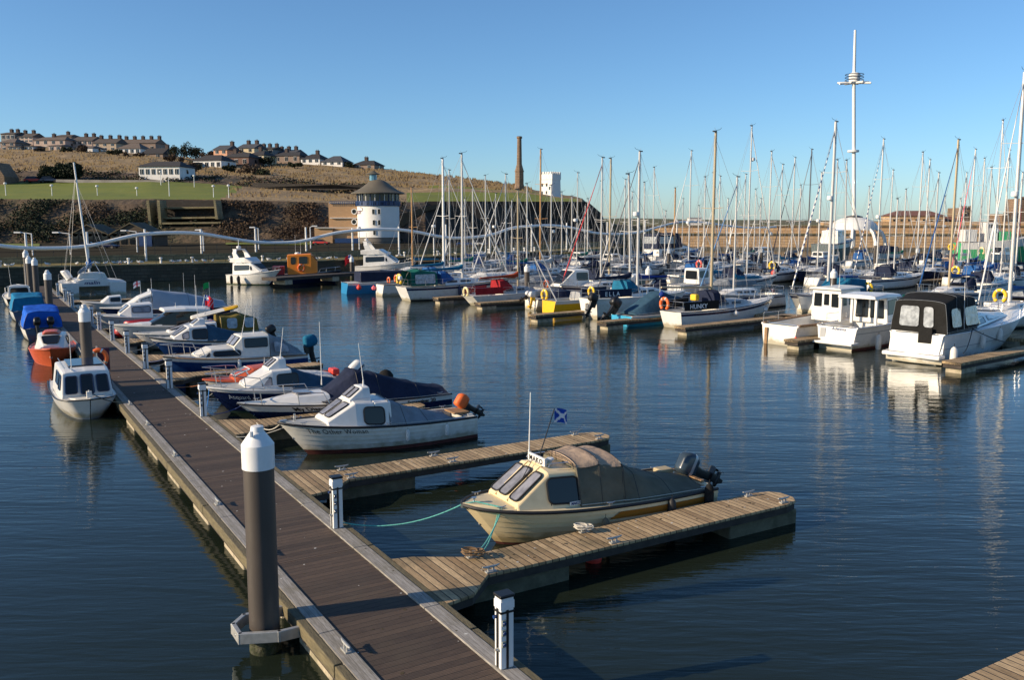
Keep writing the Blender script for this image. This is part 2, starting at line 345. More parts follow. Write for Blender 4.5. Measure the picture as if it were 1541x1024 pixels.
def cabin(root, st, mt, wins=(), name='cabin', bevel=.035, cr=.07, cap0=True, cap1=True):
    """st: (x, hb, ht, zb, zt) from aft to forward"""
    rings = [cabring(s[0], s[1], s[2], s[3], s[4], (s[5] if len(s) > 5 else cr)) for s in st]
    mb = MB(); mb.loft(rings, mt, False, cap0, cap1); o = mb.build(name, root, False, bevel)
    for w in wins:
        kind, i = w[0], w[1]; a, b = st[i], st[min(i+1, len(st)-1)]; kw = dict(uv=w[2]); kw.update(w[3] if len(w) > 3 else {})
        if kind == 'side':
            for sd in (kw.pop('sides', (1, -1))):
                window(root, [(a[0], sd*a[1], a[3]), (b[0], sd*b[1], b[3]), (b[0], sd*b[2], b[4]), (a[0], sd*a[2], a[4])], (0, sd, .1), **kw)
        elif kind == 'top':   # sloping face between two stations, u across, v from forward-low to aft-high
            cz = .5*cr
            window(root, [(b[0], b[2], b[4]+0*cz), (b[0], -b[2], b[4]), (a[0], -a[2], a[4]), (a[0], a[2], a[4])], (1, 0, .6), **dict({'off': cr+.012}, **kw))
        elif kind == 'front': window(root, [(a[0], a[1], a[3]), (a[0], -a[1], a[3]), (a[0], -a[2], a[4]), (a[0], a[2], a[4])], (1, 0, 0), **kw)
        elif kind == 'back': window(root, [(a[0], a[1], a[3]), (a[0], -a[1], a[3]), (a[0], -a[2], a[4]), (a[0], a[2], a[4])], (-1, 0, 0), **kw)
    return o
def cover(root, st, mt, name='canvas_cover', wr=.02, cr=.1, seed=0, sub=5, cap0=True, cap1=True):
    rings = []; n = 9
    for i in range(len(st)-1):
        for k in range(sub+(1 if i == len(st)-2 else 0)):
            t = k/sub; q = [st[i][j]*(1-t)+st[i+1][j]*t for j in range(5)]; c_i = st[i][5] if len(st[i]) > 5 else cr; c_j = st[i+1][5] if len(st[i+1]) > 5 else cr
            g = cabring(q[0], q[1], q[2], q[3], q[4]-.03*math.sin(math.pi*t), c_i*(1-t)+c_j*t, n)
            mid = [(g[0]*.66+g[1]*.34), (g[0]*.33+g[1]*.67)]; mid2 = [(g[-1]*.33+g[-2]*.67), (g[-1]*.66+g[-2]*.34)]
            g = [g[0]]+mid+g[1:-1]+mid2+[g[-1]]
            out = []
            for j, p in enumerate(g):
                d = noise.noise(Vector((p.x*1.7+seed*3.1, p.y*1.3, p.z*1.5)))*wr*2.4+wr*.8*math.sin(p.x*9+p.z*4+seed)+wr*1.2*abs(noise.noise(Vector((p.x*5+p.z*3, p.z*6-p.x*2, seed))))
                out.append(p+Vector((0, (1 if p.y > 0 else -1)*d*(j not in (0, len(g)-1)), d*.6*(j not in (0, len(g)-1)))))
            rings.append(out)
    mb = MB(); mb.loft(rings, mt, False, cap0, cap1)
    for k in range(0, len(rings), sub): mb.path(rings[k], .009, BLACK if mt is not C_BLACK else C_GREY, 4)
    edge = [r[0]+Vector((0, .006, .05)) for r in rings]; mb.path(edge, .008, ROPE, 4); mb.path([r[-1]+Vector((0, -.006, .05)) for r in rings], .008, ROPE, 4)
    return mb.build(name, root, True, angle=60)
def outboard(root, x, y, z, tilt=0, cowl=BLACK, s=1.0, leg=BLACK, band=None, yaw=0):
    M = Matrix.Rotation(yaw, 3, 'Z') @ Matrix.Rotation(R(tilt), 3, 'Y'); o = Vector((x, y, z))
    T_ = lambda p: o+M @ (Vector(p)*s)
    def rr(cx, cz, lx, ly, n=4): return [T_((cx+p[0], p[1], cz)) for p in rrect(-lx/2, -ly/2, lx/2, ly/2, min(lx, ly)*.32, n)]
    mb = MB(); prof = [(-.22, .12, .34, .26), (-.24, .16, .5, .34), (-.25, .26, .56, .38), (-.26, .34, .57, .38), (-.25, .46, .54, .36), (-.23, .56, .44, .28), (-.22, .59, .3, .16)]
    rings = [rr(*p) for p in prof]
    k = len(rings)
    mb.loft(rings[:3], cowl, True, True, False); mb.loft(rings[2:4], band or cowl, True); mb.loft(rings[3:], cowl, True, False, True)
    a = mb.build('outboard_motor', root, True, angle=50)
    lg = MB()
    lg.loft([rr(-.2, .13, .3, .2), rr(-.2, -.1, .22, .14), rr(-.22, -.45, .2, .09), rr(-.24, -.62, .22, .07)], leg, True, True, True)
    lg.box(T_((-.03, 0, .02)), (.16*s, .2*s, .34*s), leg, M=M)
    lg.loft([rr(-.26, -.42, .46, .2), rr(-.26, -.45, .46, .2)], leg, True, True, True)
    ax = lambda p: T_(p)
    lg.path([ax((0.0, 0, -.68)), ax((-.12, 0, -.68)), ax((-.3, 0, -.68)), ax((-.42, 0, -.68))], [.02*s, .055*s, .06*s, .045*s], leg, 10)
    lg.loft([[ax((-.12, .008, -.7)), ax((-.12, -.008, -.7)), ax((-.3, -.008, -.7)), ax((-.3, .008, -.7))], [ax((-.2, .006, -.88)), ax((-.2, -.006, -.88)), ax((-.28, -.006, -.88)), ax((-.28, .006, -.88))]], leg, True, True, True)
    lg.build('motor_leg', a, True, angle=50)
    pr = MB()
    for k in range(3):
        t = 2*math.pi*k/3; c, s2 = math.cos(t), math.sin(t); q = lambda r, w, dx: ax((-.44+dx, r*c-w*s2, -.68+r*s2+w*c))
        pr.poly([q(.03, -.03, 0), q(.1, -.07, -.02), q(.15, -.03, -.02), q(.15, .04, .02), q(.08, .07, .03), q(.03, .03, .02)], leg)
        pr.poly([q(.03, -.03, -.006), q(.03, .03, .014), q(.08, .07, .024), q(.15, .04, .014), q(.15, -.03, -.026), q(.1, -.07, -.026)], leg)
    pr.build('propeller', a)
    return a
def rail(root, pts, h=.5, mt=None, mid=True, name='guard_rail', r=.014, nst=None, top=True):
    mt = mt or STEEL; mb = MB(); up = [Vector(p)+Vector((0, 0, h)) for p in pts]
    mb.path(up, r, mt, 6)
    if mid: mb.path([Vector(p)+Vector((0, 0, h*.5)) for p in pts], r*.6, mt, 5)
    for p in pts: mb.tube(p, Vector(p)+Vector((0, 0, h)), r*.9, mt, n=6)
    return mb.build(name, root, True)
def pulpit(root, h, x0f, hgt=.55, name='pulpit', mt=None, r=.016, mid=True):
    xs = [x0f+(1-x0f)*k for k in (0, .35, .75, .97)]
    p = [h.pt(t, 1, 1, -.06) for t in xs]; q = [Vector((a.x, -a.y, a.z)) for a in reversed(p)]
    mb = MB(); up = [v+Vector((.05, 0, hgt)) for v in p+q]; up[0] = p[0].copy(); up[-1] = q[-1].copy(); up.insert(1, p[0]+Vector((.2, 0, hgt*.95))); up.insert(-1, q[-1]+Vector((.2, 0, hgt*.95)))
    mb.path(up, r, mt or STEEL, 6)
    for v in p[1:3]+q[1:3]: mb.tube(v, v+Vector((.05, 0, hgt)), r*.9, mt or STEEL, n=6)
    return mb.build(name, root, True)
def antenna(root, p, h, lean=(0, 0), mt=None, r=.012, name='antenna'):
    mb = MB(); p = Vector(p); mb.tube(p, p+Vector((0, 0, .18)), .03, WHITE, .022); mb.tube(p+Vector((0, 0, .16)), p+Vector((lean[0], lean[1], h)), r, mt or ALUW, r*.6, 6)
    return mb.build(name, root, True)
def fender(loc, rz, label, group='fenders hanging on the boats', mt=None, s=1.0, ball=False, parent=None):
    mb = MB(); m_ = mt or DEFEN
    if ball: mb.lathe((0, 0, 0), [(.02, -.22), (.12, -.19), (.2, -.1), (.22, 0), (.19, .12), (.1, .2), (.04, .25), (.03, .3)], m_, 14)
    else: mb.lathe((0, 0, 0), [(.03, -.3), (.08, -.27), (.105, -.2), (.11, 0), (.105, .2), (.08, .27), (.03, .32)], m_, 12)
    mb.path([(0, 0, .25), (0, 0, .42)], .008, RUBBER, 5)
    o = mb.build('fender' if not ball else 'ball_fender', None, True); o.location = loc; o.rotation_euler = (0, 0, rz); o.scale = (s, s, s)
    return tag(o, label, 'fender', group)
def lifebuoy(loc, rz, label, mt=None, s=1.0, shoe=True, group='lifebuoys hung on boat rails', tilt=0):
    mb = MB(); n = 22; a0 = 35 if shoe else 0; a1 = 325 if shoe else 360
    pts = [Vector((0, .27*math.sin(R(a0+(a1-a0)*k/n+180)), .30*math.cos(R(a0+(a1-a0)*k/n+180)))) for k in range(n+(1 if shoe else 0))]
    mb.path(pts, .085, mt or LBY, 10, closed=not shoe)
    for k in (3, 9, 13, 19):
        if k < len(pts)-1: mb.path([pts[k].lerp(pts[k+1], .1), pts[k].lerp(pts[k+1], .9)], .09, WHITE, 10)
    o = mb.build('lifebuoy', None, True); o.location = loc; o.rotation_euler = (0, tilt, rz); o.scale = (s, s, s)
    return tag(o, label, 'lifebuoy', group)
def flag(root, p, w, h, d, mats, kind='plain', name='flag', droop=.3):
    """small cloth on a staff; p top of hoist, d horizontal direction"""
    mb = MB(); n, k = 18, 12; p = Vector(p); d = Vector(d).normalized()
    def pos(u, v): return p+d*w*u*(1-.1*u)+Vector((0, 0, -h*v-droop*w*u*u))+Vector((-d.y, d.x, 0))*.12*w*math.sin(u*7+v*1.5)*u
    for i in range(n):
        for j in range(k):
            u, v = (i+.5)/n, (j+.5)/k; mm = mats[0]
            if kind == 'saltire' and abs(abs(u-.5)-abs(v-.5)) < .11: mm = mats[1]
            if kind == 'ensign' and u < .45 and v < .5: mm = mats[1]
            if kind == 'ensign' and u < .45 and v < .5 and (abs(u-.22) < .05 or abs(v-.25) < .06): mm = mats[2]
            if kind == 'cross' and (abs(u-.4) < .08 or abs(v-.5) < .12): mm = mats[1]
            mb.poly([pos(i/n, j/k), pos((i+1)/n, j/k), pos((i+1)/n, (j+1)/k), pos(i/n, (j+1)/k)], mm)
    return mb.build(name, root, True)
BFLAG = cloth('flag_blue', (.01, .06, .35)); WFLAG = cloth('flag_white', (.7, .7, .7)); RFLAG = cloth('flag_red', (.55, .02, .03)); GFLAG = cloth('flag_green', (.02, .35, .08))

def yacht(name, label, loc, head, L=9, B=2.9, fs=.95, fb=1.3, hull=WHITE, stripe=NAVY, anti=ANTIB, transom=None, trake=-.35, over=1.0,
          mast=10, mx=.56, mm=None, mr=.075, lean=0, boom=C_BLUE, hood=C_NAVY, dodger=None, furl=WHITE, radar=0, cab=WHITE, nwin=3, lite=False,
          spread=.5, back=True, boomup=0, word=None, group='sailing yachts moored in the marina', bow_r=True, rudder=False, jibcol=None, deckm=None, booml=.36, rig=True, lines=True):
    r = thing(name, loc, head, label, 'sailing yacht', group); mm = mm or ALU
    h = Hull(L, B, fs, fb, over=over, stern=.66, full=2.0, flare=.84, trake=trake, keel=.4, fine=.9)
    h.build(r, [(0, anti), (.1, anti), (.76, hull), (.9, stripe), (1, hull)], transom=transom or hull, nst=16)
    h.strake(r, stripe if stripe is not hull else STEEL, .028)
    c0, c1 = .06*L, .34*L; x1, x2, x3 = .35*L, .62*L, .74*L
    h.deck(r, deckm or WHITE2, wells=[(c0, c1)], floor=fs-.35, side=.32)
    z0 = fs+.04; hw = B*.3
    cabin(r, [(x1-.02, hw*1.02, hw*.86, z0, z0+.46), (x2, hw*.86, hw*.7, z0+.1, z0+.46), (x3, hw*.5, hw*.34, z0+.16, z0+.2)], cab,
          [('side', 0, (.06+i*.92/nwin, .38, .06+(i+.78)*.92/nwin, .78), dict(r=.07, fr=0)) for i in range(nwin)], name='coachroof', cr=.05, bevel=.03)
    if hood: 
        cover(r, [(x1-.35, hw*1.05, hw*.85, z0+.1, z0+.98), (x1+.15, hw*1.02, hw*.82, z0+.3, z0+1.0), (x1+.85, hw*.9, hw*.75, z0+.42, z0+.52)], hood, 'sprayhood', cr=.16, sub=3, cap0=True, cap1=False)
        window(r, [(x1+.78, hw*.6, z0+.72), (x1+.78, -hw*.6, z0+.72), (x1+.32, -hw*.55, z0+1.08), (x1+.32, hw*.55, z0+1.08)], (1, 0, .7), uv=(.05, .1, .95, .9), glass=VINYL, fr=0, name='sprayhood_window')
    if dodger:
        for sd in (1, -1):
            mb = MB(); q = [h.at(x, 1, sd, -.02) for x in (.03*L, .15*L, .3*L)]
            mb.loft([[p+Vector((0, 0, .1)), p+Vector((0, 0, .62)), p+Vector((0, -sd*.02, .62)), p+Vector((0, -sd*.02, .1))] for p in q], dodger, True, True, True); mb.build('dodger', r)
        if word:
            def fn(x, y, q0=h.at(.28*L, 1, -1, .012), q1=h.at(.03*L, 1, -1, .012)):
                d = (q0-q1); l = d.length; return q1+d*((x+.35)/l)+Vector((0, -.012, y+.2))
            lettering(r, word, .38, fn, WFLAG, name='name_lettering', bold=.01)
    mxp = mx*L; zb = z0+.48; top = Vector((mxp+lean, 0, mast))
    m_ = MB(); m_.tube((mxp, 0, zb-.5), top, mr, mm, mr*.78, 10); m_.tube(top, top+Vector((-.12, 0, .25)), .012, WIRE, n=4); m_.box(top+Vector((-.1, 0, .03)), (.3, .1, .08), BLACK); m_.path([top+Vector((0, 0, .1)), top+Vector((.35, 0, .16)), top+Vector((.5, 0, .28))], .013, BLACK, 4); m_.build('mast', r, True)
    spz = [zb+(mast-zb)*spread] if mast < 12.5 else [zb+(mast-zb)*.4, zb+(mast-zb)*.7]
    for z in spz:
        xm = mxp+lean*(z-zb)/(mast-zb); sp_ = MB()
        sp_.path([(xm-.12, -B*.33, z+.06), (xm-mr*.6, 0, z), (xm-.12, B*.33, z+.06)], .02, mm, 6); sp_.build('spreader', r, True)
    if rig:
        g = MB(); wr = .011
        for sd in (1, -1):
            ch = h.at(mxp-.1, 1, sd, -.06); last = ch
            for z in spz:
                xm = mxp+lean*(z-zb)/(mast-zb); q = Vector((xm-.12, sd*B*.33, z+.06)); g.tube(last, q, wr, WIRE, n=4); last = q
            g.tube(last, top+Vector((0, 0, -.3)), wr, WIRE, n=4); g.tube(ch+Vector((-.3, 0, 0)), (mxp, 0, spz[0]), wr, WIRE, n=4)
        if back: g.tube(h.pt(.0, 1, 1, -h.hb(0))+Vector((.1, 0, 0)), top, wr, WIRE, n=4)
        g.path(sagline((mxp-.1, .12, zb+.1), top+Vector((-.1, .06, -.2)), .05, 4), .007, ROPE, 4)
        g.tube(h.pt(.985, 1, 1, -.03), top+Vector((0, 0, -.4)), wr, WIRE, n=4); g.build('rigging', r)
        if furl:
            f0 = h.pt(.985, 1, 1, -.03)+Vector((0, 0, .35)); f1 = top+Vector((0, 0, -.55)); f = MB(); f.path([f0, f0.lerp(f1, .04), f0.lerp(f1, .5), f1], [.02, .05, .042, .02], furl, 7)
            if jibcol:
                for k in range(26):
                    a = f0.lerp(f1, .05+k*.036); b = f0.lerp(f1, .05+k*.036+.016); f.path([a, b], .055*(1-k*.018), jibcol, 7)
            f.build('furled_sail', r, True)
    if boom:
        bz = zb+.75; b1 = Vector((mxp-.08, 0, bz)); b0 = Vector((mxp-booml*L, 0, bz+boomup)); bm = MB(); bm.tube(b0-Vector((.15, 0, .12)), b1-Vector((0, 0, .12)), .05, mm, n=8)
        bb = bm.build('boom', r, True)
        cv = MB(); pts = [b0, b0.lerp(b1, .12), b0.lerp(b1, .6), b0.lerp(b1, .92), b1+Vector((.05, 0, .1))]; rg = []
        for p, hh, ww in zip(pts, (.08, .13, .19, .3, .42), (.05, .08, .12, .14, .12)):
            rg.append([p+Vector((0, ww*math.cos(t), hh*.55*math.sin(t)+hh*.35+.02*math.sin(p.x*8+t*3))) for t in [2*math.pi*k/10 for k in range(10)]])
        cv.loft(rg, boom, True, True, True); cv.build('sail_cover', bb, True, angle=60)
    if radar:
        z = zb+(mast-zb)*radar; rd = MB(); rd.lathe((mxp+lean*radar+.26, 0, z), [(.05, -.16), (.2, -.14), (.22, 0), (.2, .14), (.05, .17)], ALUW, 12); rd.tube((mxp, 0, z-.14), (mxp+.3, 0, z-.18), .03, mm, n=6); rd.build('radar_dome', r, True)
    if lines:
        pulpit(r, h, .86); ps = [h.pt(t, 1, sd, -.05) for sd, t in ((1, .16), (1, .02), (-1, .02), (-1, .16))]
        rail(r, ps, .62, name='pushpit')
        mb = MB()
        for sd in (1, -1):
            q = [h.pt(t, 1, sd, -.05) for t in (.16, .3, .45, .6, .75, .87)]
            for p in q: mb.tube(p, p+Vector((0, 0, .58)), .013, STEEL, n=5)
            for z in (.3, .57): mb.path([p+Vector((0, 0, z)) for p in q], .007, WIRE, 4)
        mb.build('lifelines', r)
    if rudder:
        mb = MB(); mb.box((-.12+trake*.3, 0, .2), (.3, .06, 1.6), hull); mb.tube((-.2, 0, 1.0), (1.0, 0, 1.15), .03, TEAK, n=6); mb.build('rudder', r, bevel=.02)
    hb_ = MB(); hb_.box((.67*L, 0, z0+.36), (.5, .5, .06), PGLASS); hb_.build('hatch', r, bevel=.01)
    r['_h'] = 0; del r['_h']
    return r, h
def wheel_well(): pass
def cruiser(name, label, loc, head, L=6, B=2.2, fs=.65, fb=.95, hull=WHITE, bands=None, anti=ANTIF, lap=0, over=.6, stern=.85, strake=BLACK, sr=.03, deckm=None, well=None, floor=.1,
            cabs=(), covers=(), ob=None, group='small motor boats moored in the marina', cat='motor boat', transom=None, rails=True, ant=(), pul=.7, trake=-.1, full=2.2, flare=.82, pulh=.45, fine=.8):
    r = thing(name, loc, head, label, cat, group)
    h = Hull(L, B, fs, fb, over=over, stern=stern, full=full, flare=flare, trake=trake, fine=fine)
    h.build(r, bands or [(0, anti), (.12, anti), (1, hull)], lap=lap, transom=transom)
    if strake: h.strake(r, strake, sr)
    h.deck(r, deckm or GREYDK, wells=[well] if well else [], floor=floor)
    for c in cabs: cabin(r, *c[0], **c[1])
    for c in covers: cover(r, *c[0], **c[1])
    if ob:
        for o in (ob if isinstance(ob, list) else [ob]): outboard(r, **o)
    if rails: pulpit(r, h, pul, pulh)
    if loc.y < 50:
        for t_, sd in ((.9, 1), (.9, -1), (.06, 1), (.06, -1), (.5, 1), (.5, -1)):
            p = h.pt(t_, 1, sd, -.08)+Vector((0, 0, .02)); mb = MB(); mb.tube(p+Vector((-.03, 0, 0)), p+Vector((-.03, 0, .05)), .012, STEEL, n=6); mb.tube(p+Vector((.03, 0, 0)), p+Vector((.03, 0, .05)), .012, STEEL, n=6); mb.path([p+Vector((-.1, 0, .07)), p+Vector((-.04, 0, .055)), p+Vector((.04, 0, .055)), p+Vector((.1, 0, .07))], .011, STEEL, 6); mb.build('deck_cleat', r, True)
        mb = MB(); q = h.pt(.985, .55, 1, 0); mb.path([Vector((q.x+.05, .045*math.cos(a), q.z+.045*math.sin(a))) for a in [k*.7854 for k in range(8)]], .009, STEEL, 5, closed=True); mb.build('towing_eye', r, True)
    for a in ant: antenna(r, **a)
    return r, h
def T(r, p): return Matrix.Translation(r.location) @ Matrix.Rotation(r.rotation_euler[2], 4, 'Z') @ Vector(p)
# ---------------------------------------------------------------- water
def water():
    m = bpy.data.materials.new('harbour_water'); m.use_nodes = True; n = m.node_tree; L = n.links; b = n.nodes['Principled BSDF']; N = n.nodes.new
    b.inputs['Base Color'].default_value = (.013, .019, .013, 1); b.inputs['Roughness'].default_value = .03; b.inputs['IOR'].default_value = 1.33; b.inputs['Specular Tint'].default_value = (.6, .92, .9, 1)
    tc = N('ShaderNodeTexCoord'); hs = []
    for sc, rot, amp, det in (((.22, 1.0, 1), 9, .4, 3), ((1.0, 5.0, 1), -10, .2, 4), ((3.2, 13, 1), 14, .04, 2)):
        mp = N('ShaderNodeMapping'); mp.inputs['Scale'].default_value = sc; mp.inputs['Rotation'].default_value = (0, 0, R(rot)); L.new(tc.outputs['Object'], mp.inputs[0])
        no = N('ShaderNodeTexNoise'); no.inputs['Scale'].default_value = 1; no.inputs['Detail'].default_value = det; no.inputs['Roughness'].default_value = .45; no.inputs['Distortion'].default_value = .4; L.new(mp.outputs[0], no.inputs[0])
        k = N('ShaderNodeMath'); k.operation = 'MULTIPLY'; k.inputs[1].default_value = amp; L.new(no.outputs[0], k.inputs[0]); hs.append(k.outputs[0])
    a = N('ShaderNodeMath'); L.new(hs[0], a.inputs[0]); L.new(hs[1], a.inputs[1]); c = N('ShaderNodeMath'); L.new(a.outputs[0], c.inputs[0]); L.new(hs[2], c.inputs[1])
    # calmer and rougher patches of wind on the water
    pn = N('ShaderNodeTexNoise'); pn.inputs['Scale'].default_value = .05; pn.inputs['Detail'].default_value = 3; L.new(tc.outputs['Object'], pn.inputs[0])
    pr = N('ShaderNodeMapRange'); pr.inputs[1].default_value = .35; pr.inputs[2].default_value = .65; pr.inputs[3].default_value = .03; pr.inputs[4].default_value = .095; L.new(pn.outputs[0], pr.inputs[0])
    bp = N('ShaderNodeBump'); bp.inputs['Strength'].default_value = 1; L.new(pr.outputs[0], bp.inputs['Distance']); L.new(c.outputs[0], bp.inputs['Height']); L.new(bp.outputs[0], b.inputs['Normal'])
    mb = MB(); xs = [-9000, -300, -100, 0, 100, 300, 9000]; ys = [-200, -20, 40, 100, 200, 500, 15000]
    for i in range(6):
        for j in range(6): mb.poly([(xs[i], ys[j], 0), (xs[i+1], ys[j], 0), (xs[i+1], ys[j+1], 0), (xs[i], ys[j+1], 0)], m)
    tag(mb.build('water'), 'dark blue rippled harbour water', kind='structure')
water()

# ---------------------------------------------------------------- walkway pontoon, fingers, piles
PD = plankmat('deck_planks', (.1, .066, .044), (.05, .033, .023), .145, 1, .07, rib=4, grain=(1.2, 25, 5), depth=.008, stain=(.08, .058, .038))
PF = plankmat('finger_planks', (.56, .4, .22), (.29, .19, .095), .145, 0, .12, grain=(25, 1.5, 5), stain=(.09, .075, .035), depth=.012)
PS = plankmat('edge_board', (.34, .32, .29), (.26, .24, .21), .07, 0, .06, grain=(25, 1.0, 5), stain=(.12, .1, .045), gcol=(.14, .12, .1), depth=.004)
PG = mat('fender_timber', (.12, .1, .055), .85, var=.3, vscale=5, stain=(.2, .16, .08), stscale=2, stamt=.5, bump=.01, bscale=14, stretch=(6, 1, 6))
PDK = mat('dark_timber', (.045, .035, .028), .85, var=.3, vscale=5, bump=.008, bscale=12)
ZD = .5
w = thing('walkway_pontoon', AB(4.95, 0, 0), AH, 'long dark plank walkway pontoon with pale edge boards', 'pontoon')
A0, A1 = 3.0, 90.0
mb = MB(); y = A0
while y < A1: mb.box((0, y+3, ZD-.045), (1.42, 5.985, .06), PD); y += 6
mb.build('deck_boards', w)
for sd in (-1, 1):
    y = A0
    mb = MB()
    while y < A1: mb.box((sd*.85, y+1.5, ZD-.025), (.26, 2.985, .07), PS); y += 3
    mb.build('edge_board', w, bevel=.008)
    mb = MB(); y = A0
    while y < A1: mb.box((sd*1.05, y+2, ZD-.10), (.13, 3.96, .2), PG); mb.box((sd*1.0, y+2, ZD-.27), (.09, 3.97, .13), PDK); y += 4
    mb.build('fender_timber', w, bevel=.015)
for k, y in enumerate([6.2, 9.3, 12.2, 14.6, 17, 19.9, 23, 26, 30, 33.5, 37, 41, 45, 49, 53, 57, 61, 65, 70, 75, 80, 85]):
    mb = MB(); mb.box((0, y, .02), (1.98, 1.5, .62), CONC); mb.build('float', w, bevel=.04)
FSP = [5.92, 13.12, 19.7, 26.2, 36.1, 41.6, 48, 55.0, 63.0, 74.0]
CLE = None
def cleat_thing(loc, rz, label):
    global CLE
    if CLE is None:
        mb = MB(); mb.box((0, 0, .012), (.2, .09, .024), GALV); mb.tube((-.05, 0, .02), (-.05, 0, .09), .018, GALV); mb.tube((.05, 0, .02), (.05, 0, .09), .018, GALV)
        mb.path([(-.17, 0, .115), (-.1, 0, .1), (.1, 0, .1), (.17, 0, .115)], [.012, .022, .022, .012], GALV, 8); CLE = mb.build('mooring_cleat', None, True)
        CLE.location = loc; CLE.rotation_euler = (0, 0, rz); return tag(CLE, label, 'cleat', 'mooring cleats along the finger pontoons')
    return dup(CLE, loc, rz, label)
FLAB = ['weathered finger pontoon corner at the bottom edge of the view', 'weathered plank finger pontoon beside the cream cuddy boat', 'plank finger pontoon between cream boat and white clinker boat', 'finger pontoon hidden behind the white clinker boat',
        'finger pontoon between orange cuddy and long blue cabin boat', 'finger pontoon between blue cabin boat and navy cuddy', 'short finger pontoon beside the white hardtop cruiser', 'short finger pontoon beside the boat under grey awning', 'short finger pontoon beside small white open boat', 'finger pontoon in front of the white catamaran']
for k, a in enumerate(FSP):
    Lf = 9.0 if k < 3 else (6.4 if k < 6 else 5.6)
    f = thing('finger_pontoon', AB(6.03, a, 0), AH, FLAB[k], 'pontoon', 'finger pontoons off the walkway')
    pts = [(0, -1.15), (.55, -1.05), (1.15, -.48), (Lf-.5, -.48), (Lf-.15, -.38), (Lf, -.18), (Lf, .18), (Lf-.15, .38), (Lf-.5, .48), (1.15, .48), (.4, .95), (0, 1.05)]
    mb = MB(); mb.loft([[Vector((x, y, z)) for x, y in pts] for z in (ZD-.06, ZD)], PF, True, True, True); mb.build('deck_boards', f, bevel=.012)
    mb = MB(); mb.loft([[Vector((x*.997+.005, y*.97, z)) for x, y in pts] for z in (ZD-.2, ZD-.063)], PDK, True, True, True); mb.build('side_beam', f)
    for x0, x1 in ((.9, 2.9), (Lf-2.1, Lf-.12)):
        mb = MB(); mb.box(((x0+x1)/2, 0, .04), (x1-x0, .8, .54), FCONC); mb.build('float', f, bevel=.03)
    if k < 3:
        wh = ['lower edge', 'cream boat', 'white clinker boat'][k]
        for x, yy, nm in ((1.3, .36, 'inner'), (1.25, -.4, 'root'), (Lf*.42, .38, 'middle'), (Lf*.42+.15, -.38, 'middle outer'), (Lf-.8, .36, 'tip'), (Lf-.5, -.36, 'end')):
            cleat_thing(AB(6.03+x, a+yy, ZD), AH, 'grey metal cleat at the %s of finger by the %s' % (nm, wh))
for k, a in enumerate((11.3, 15.6, 18.9, 23.5, 27.6, 31)):
    cleat_thing(AB(4.12, a, ZD+.01), AH+R(90), ['grey cleat on walkway edge just beyond the near pile', 'grey cleat on walkway edge behind the near pile', 'second grey cleat beyond the near pile', 'grey cleat on walkway edge before the white cuddy boat', 'grey cleat on walkway beside the white cuddy boat', 'grey cleat on walkway edge near the life ring post'][k])
WEED = mat('tide_weed', (.03, .035, .012), .9, var=.5, vscale=12, bump=.02, bscale=25, stain=(.12, .11, .08), stscale=9, stamt=.7)
def pile(loc, top, label, r=.225, capz=.62, collar=None, group='mooring piles with white caps', bottom=-.5):
    p = thing('mooring_pile', (loc[0], loc[1], 0), AH, label, 'mooring pile', group)
    mb = MB(); zc = top-capz; mb.lathe((0, 0, 0), [(r, bottom), (r, 0), (r, zc*.5), (r, zc)], PILE, 28); mb.build('pile_shaft', p, True)
    mb = MB(); mb.lathe((0, 0, 0), [(r*1.0, -.3), (r*1.035, -.1), (r*1.045, .06), (r*1.03, .16), (r*1.005, .24)], WEED, 28); mb.build('weed_band', p, True)
    mb = MB(); mb.lathe((0, 0, 0), [(r*1.06, zc-.02), (r*1.06, zc+capz*.55), (r*.93, zc+capz*.62), (r*.45, zc+capz*.86), (r*.4, zc+capz*.98), (r*.2, top), (.001, top)], PCAP, 28); mb.lathe((-.12, -.12, zc+capz*.78), [(.03, 0), (.03, .08)], PCAP, 8); mb.build('pile_cap', p, True, angle=25)
    if collar:
        mb = MB(); q = [(.62, -.42), (.1, -.42), (-.42, -.2), (-.42, .18), (-.2, .42), (.62, .42)]
        for (x0, y0), (x1, y1) in zip(q[:-1], q[1:]):
            d = Vector((x1-x0, y1-y0, 0)); mb.box(((x0+x1)/2, (y0+y1)/2, .36), (d.length+.06, .07, .17), GALV, rz=math.atan2(d.y, d.x))
        for (x, y_) in ((.55, -.42), (.55, .42)): mb.box((x, y_, .33), (.14, .16, .2), GALV); mb.tube((x, y_-.12, .33), (x, y_+.12, .33), .025, STEEL)
        mb.tube((-.46, -.05, .36), (-.38, -.05, .36), .025, STEEL)
        mb.build('pile_guide', p, bevel=.01)
    return p
pile(AB(3.44, 12.95), 3.5, 'big dark mooring pile with white cone cap closest to the camera', collar=True)
q = hit(135, 597); pile((q.x, q.y), 3.45, 'dark mooring pile with white cap beside the orange boat', collar=True, r=.2)
for (px, py, tp, lb) in ((76, 482, 3.3, 'white capped pile beyond the blue tarpaulin boat'), (47, 450, 3.6, 'middle pile of the far three along the walkway'), (56, 452, 3.5, 'pile just beyond the teal covered boat'), (43, 446, 4.0, 'tallest of the three far walkway piles')):
    q = hit(px, py); pile((q.x, q.y), tp, lb, collar=True)
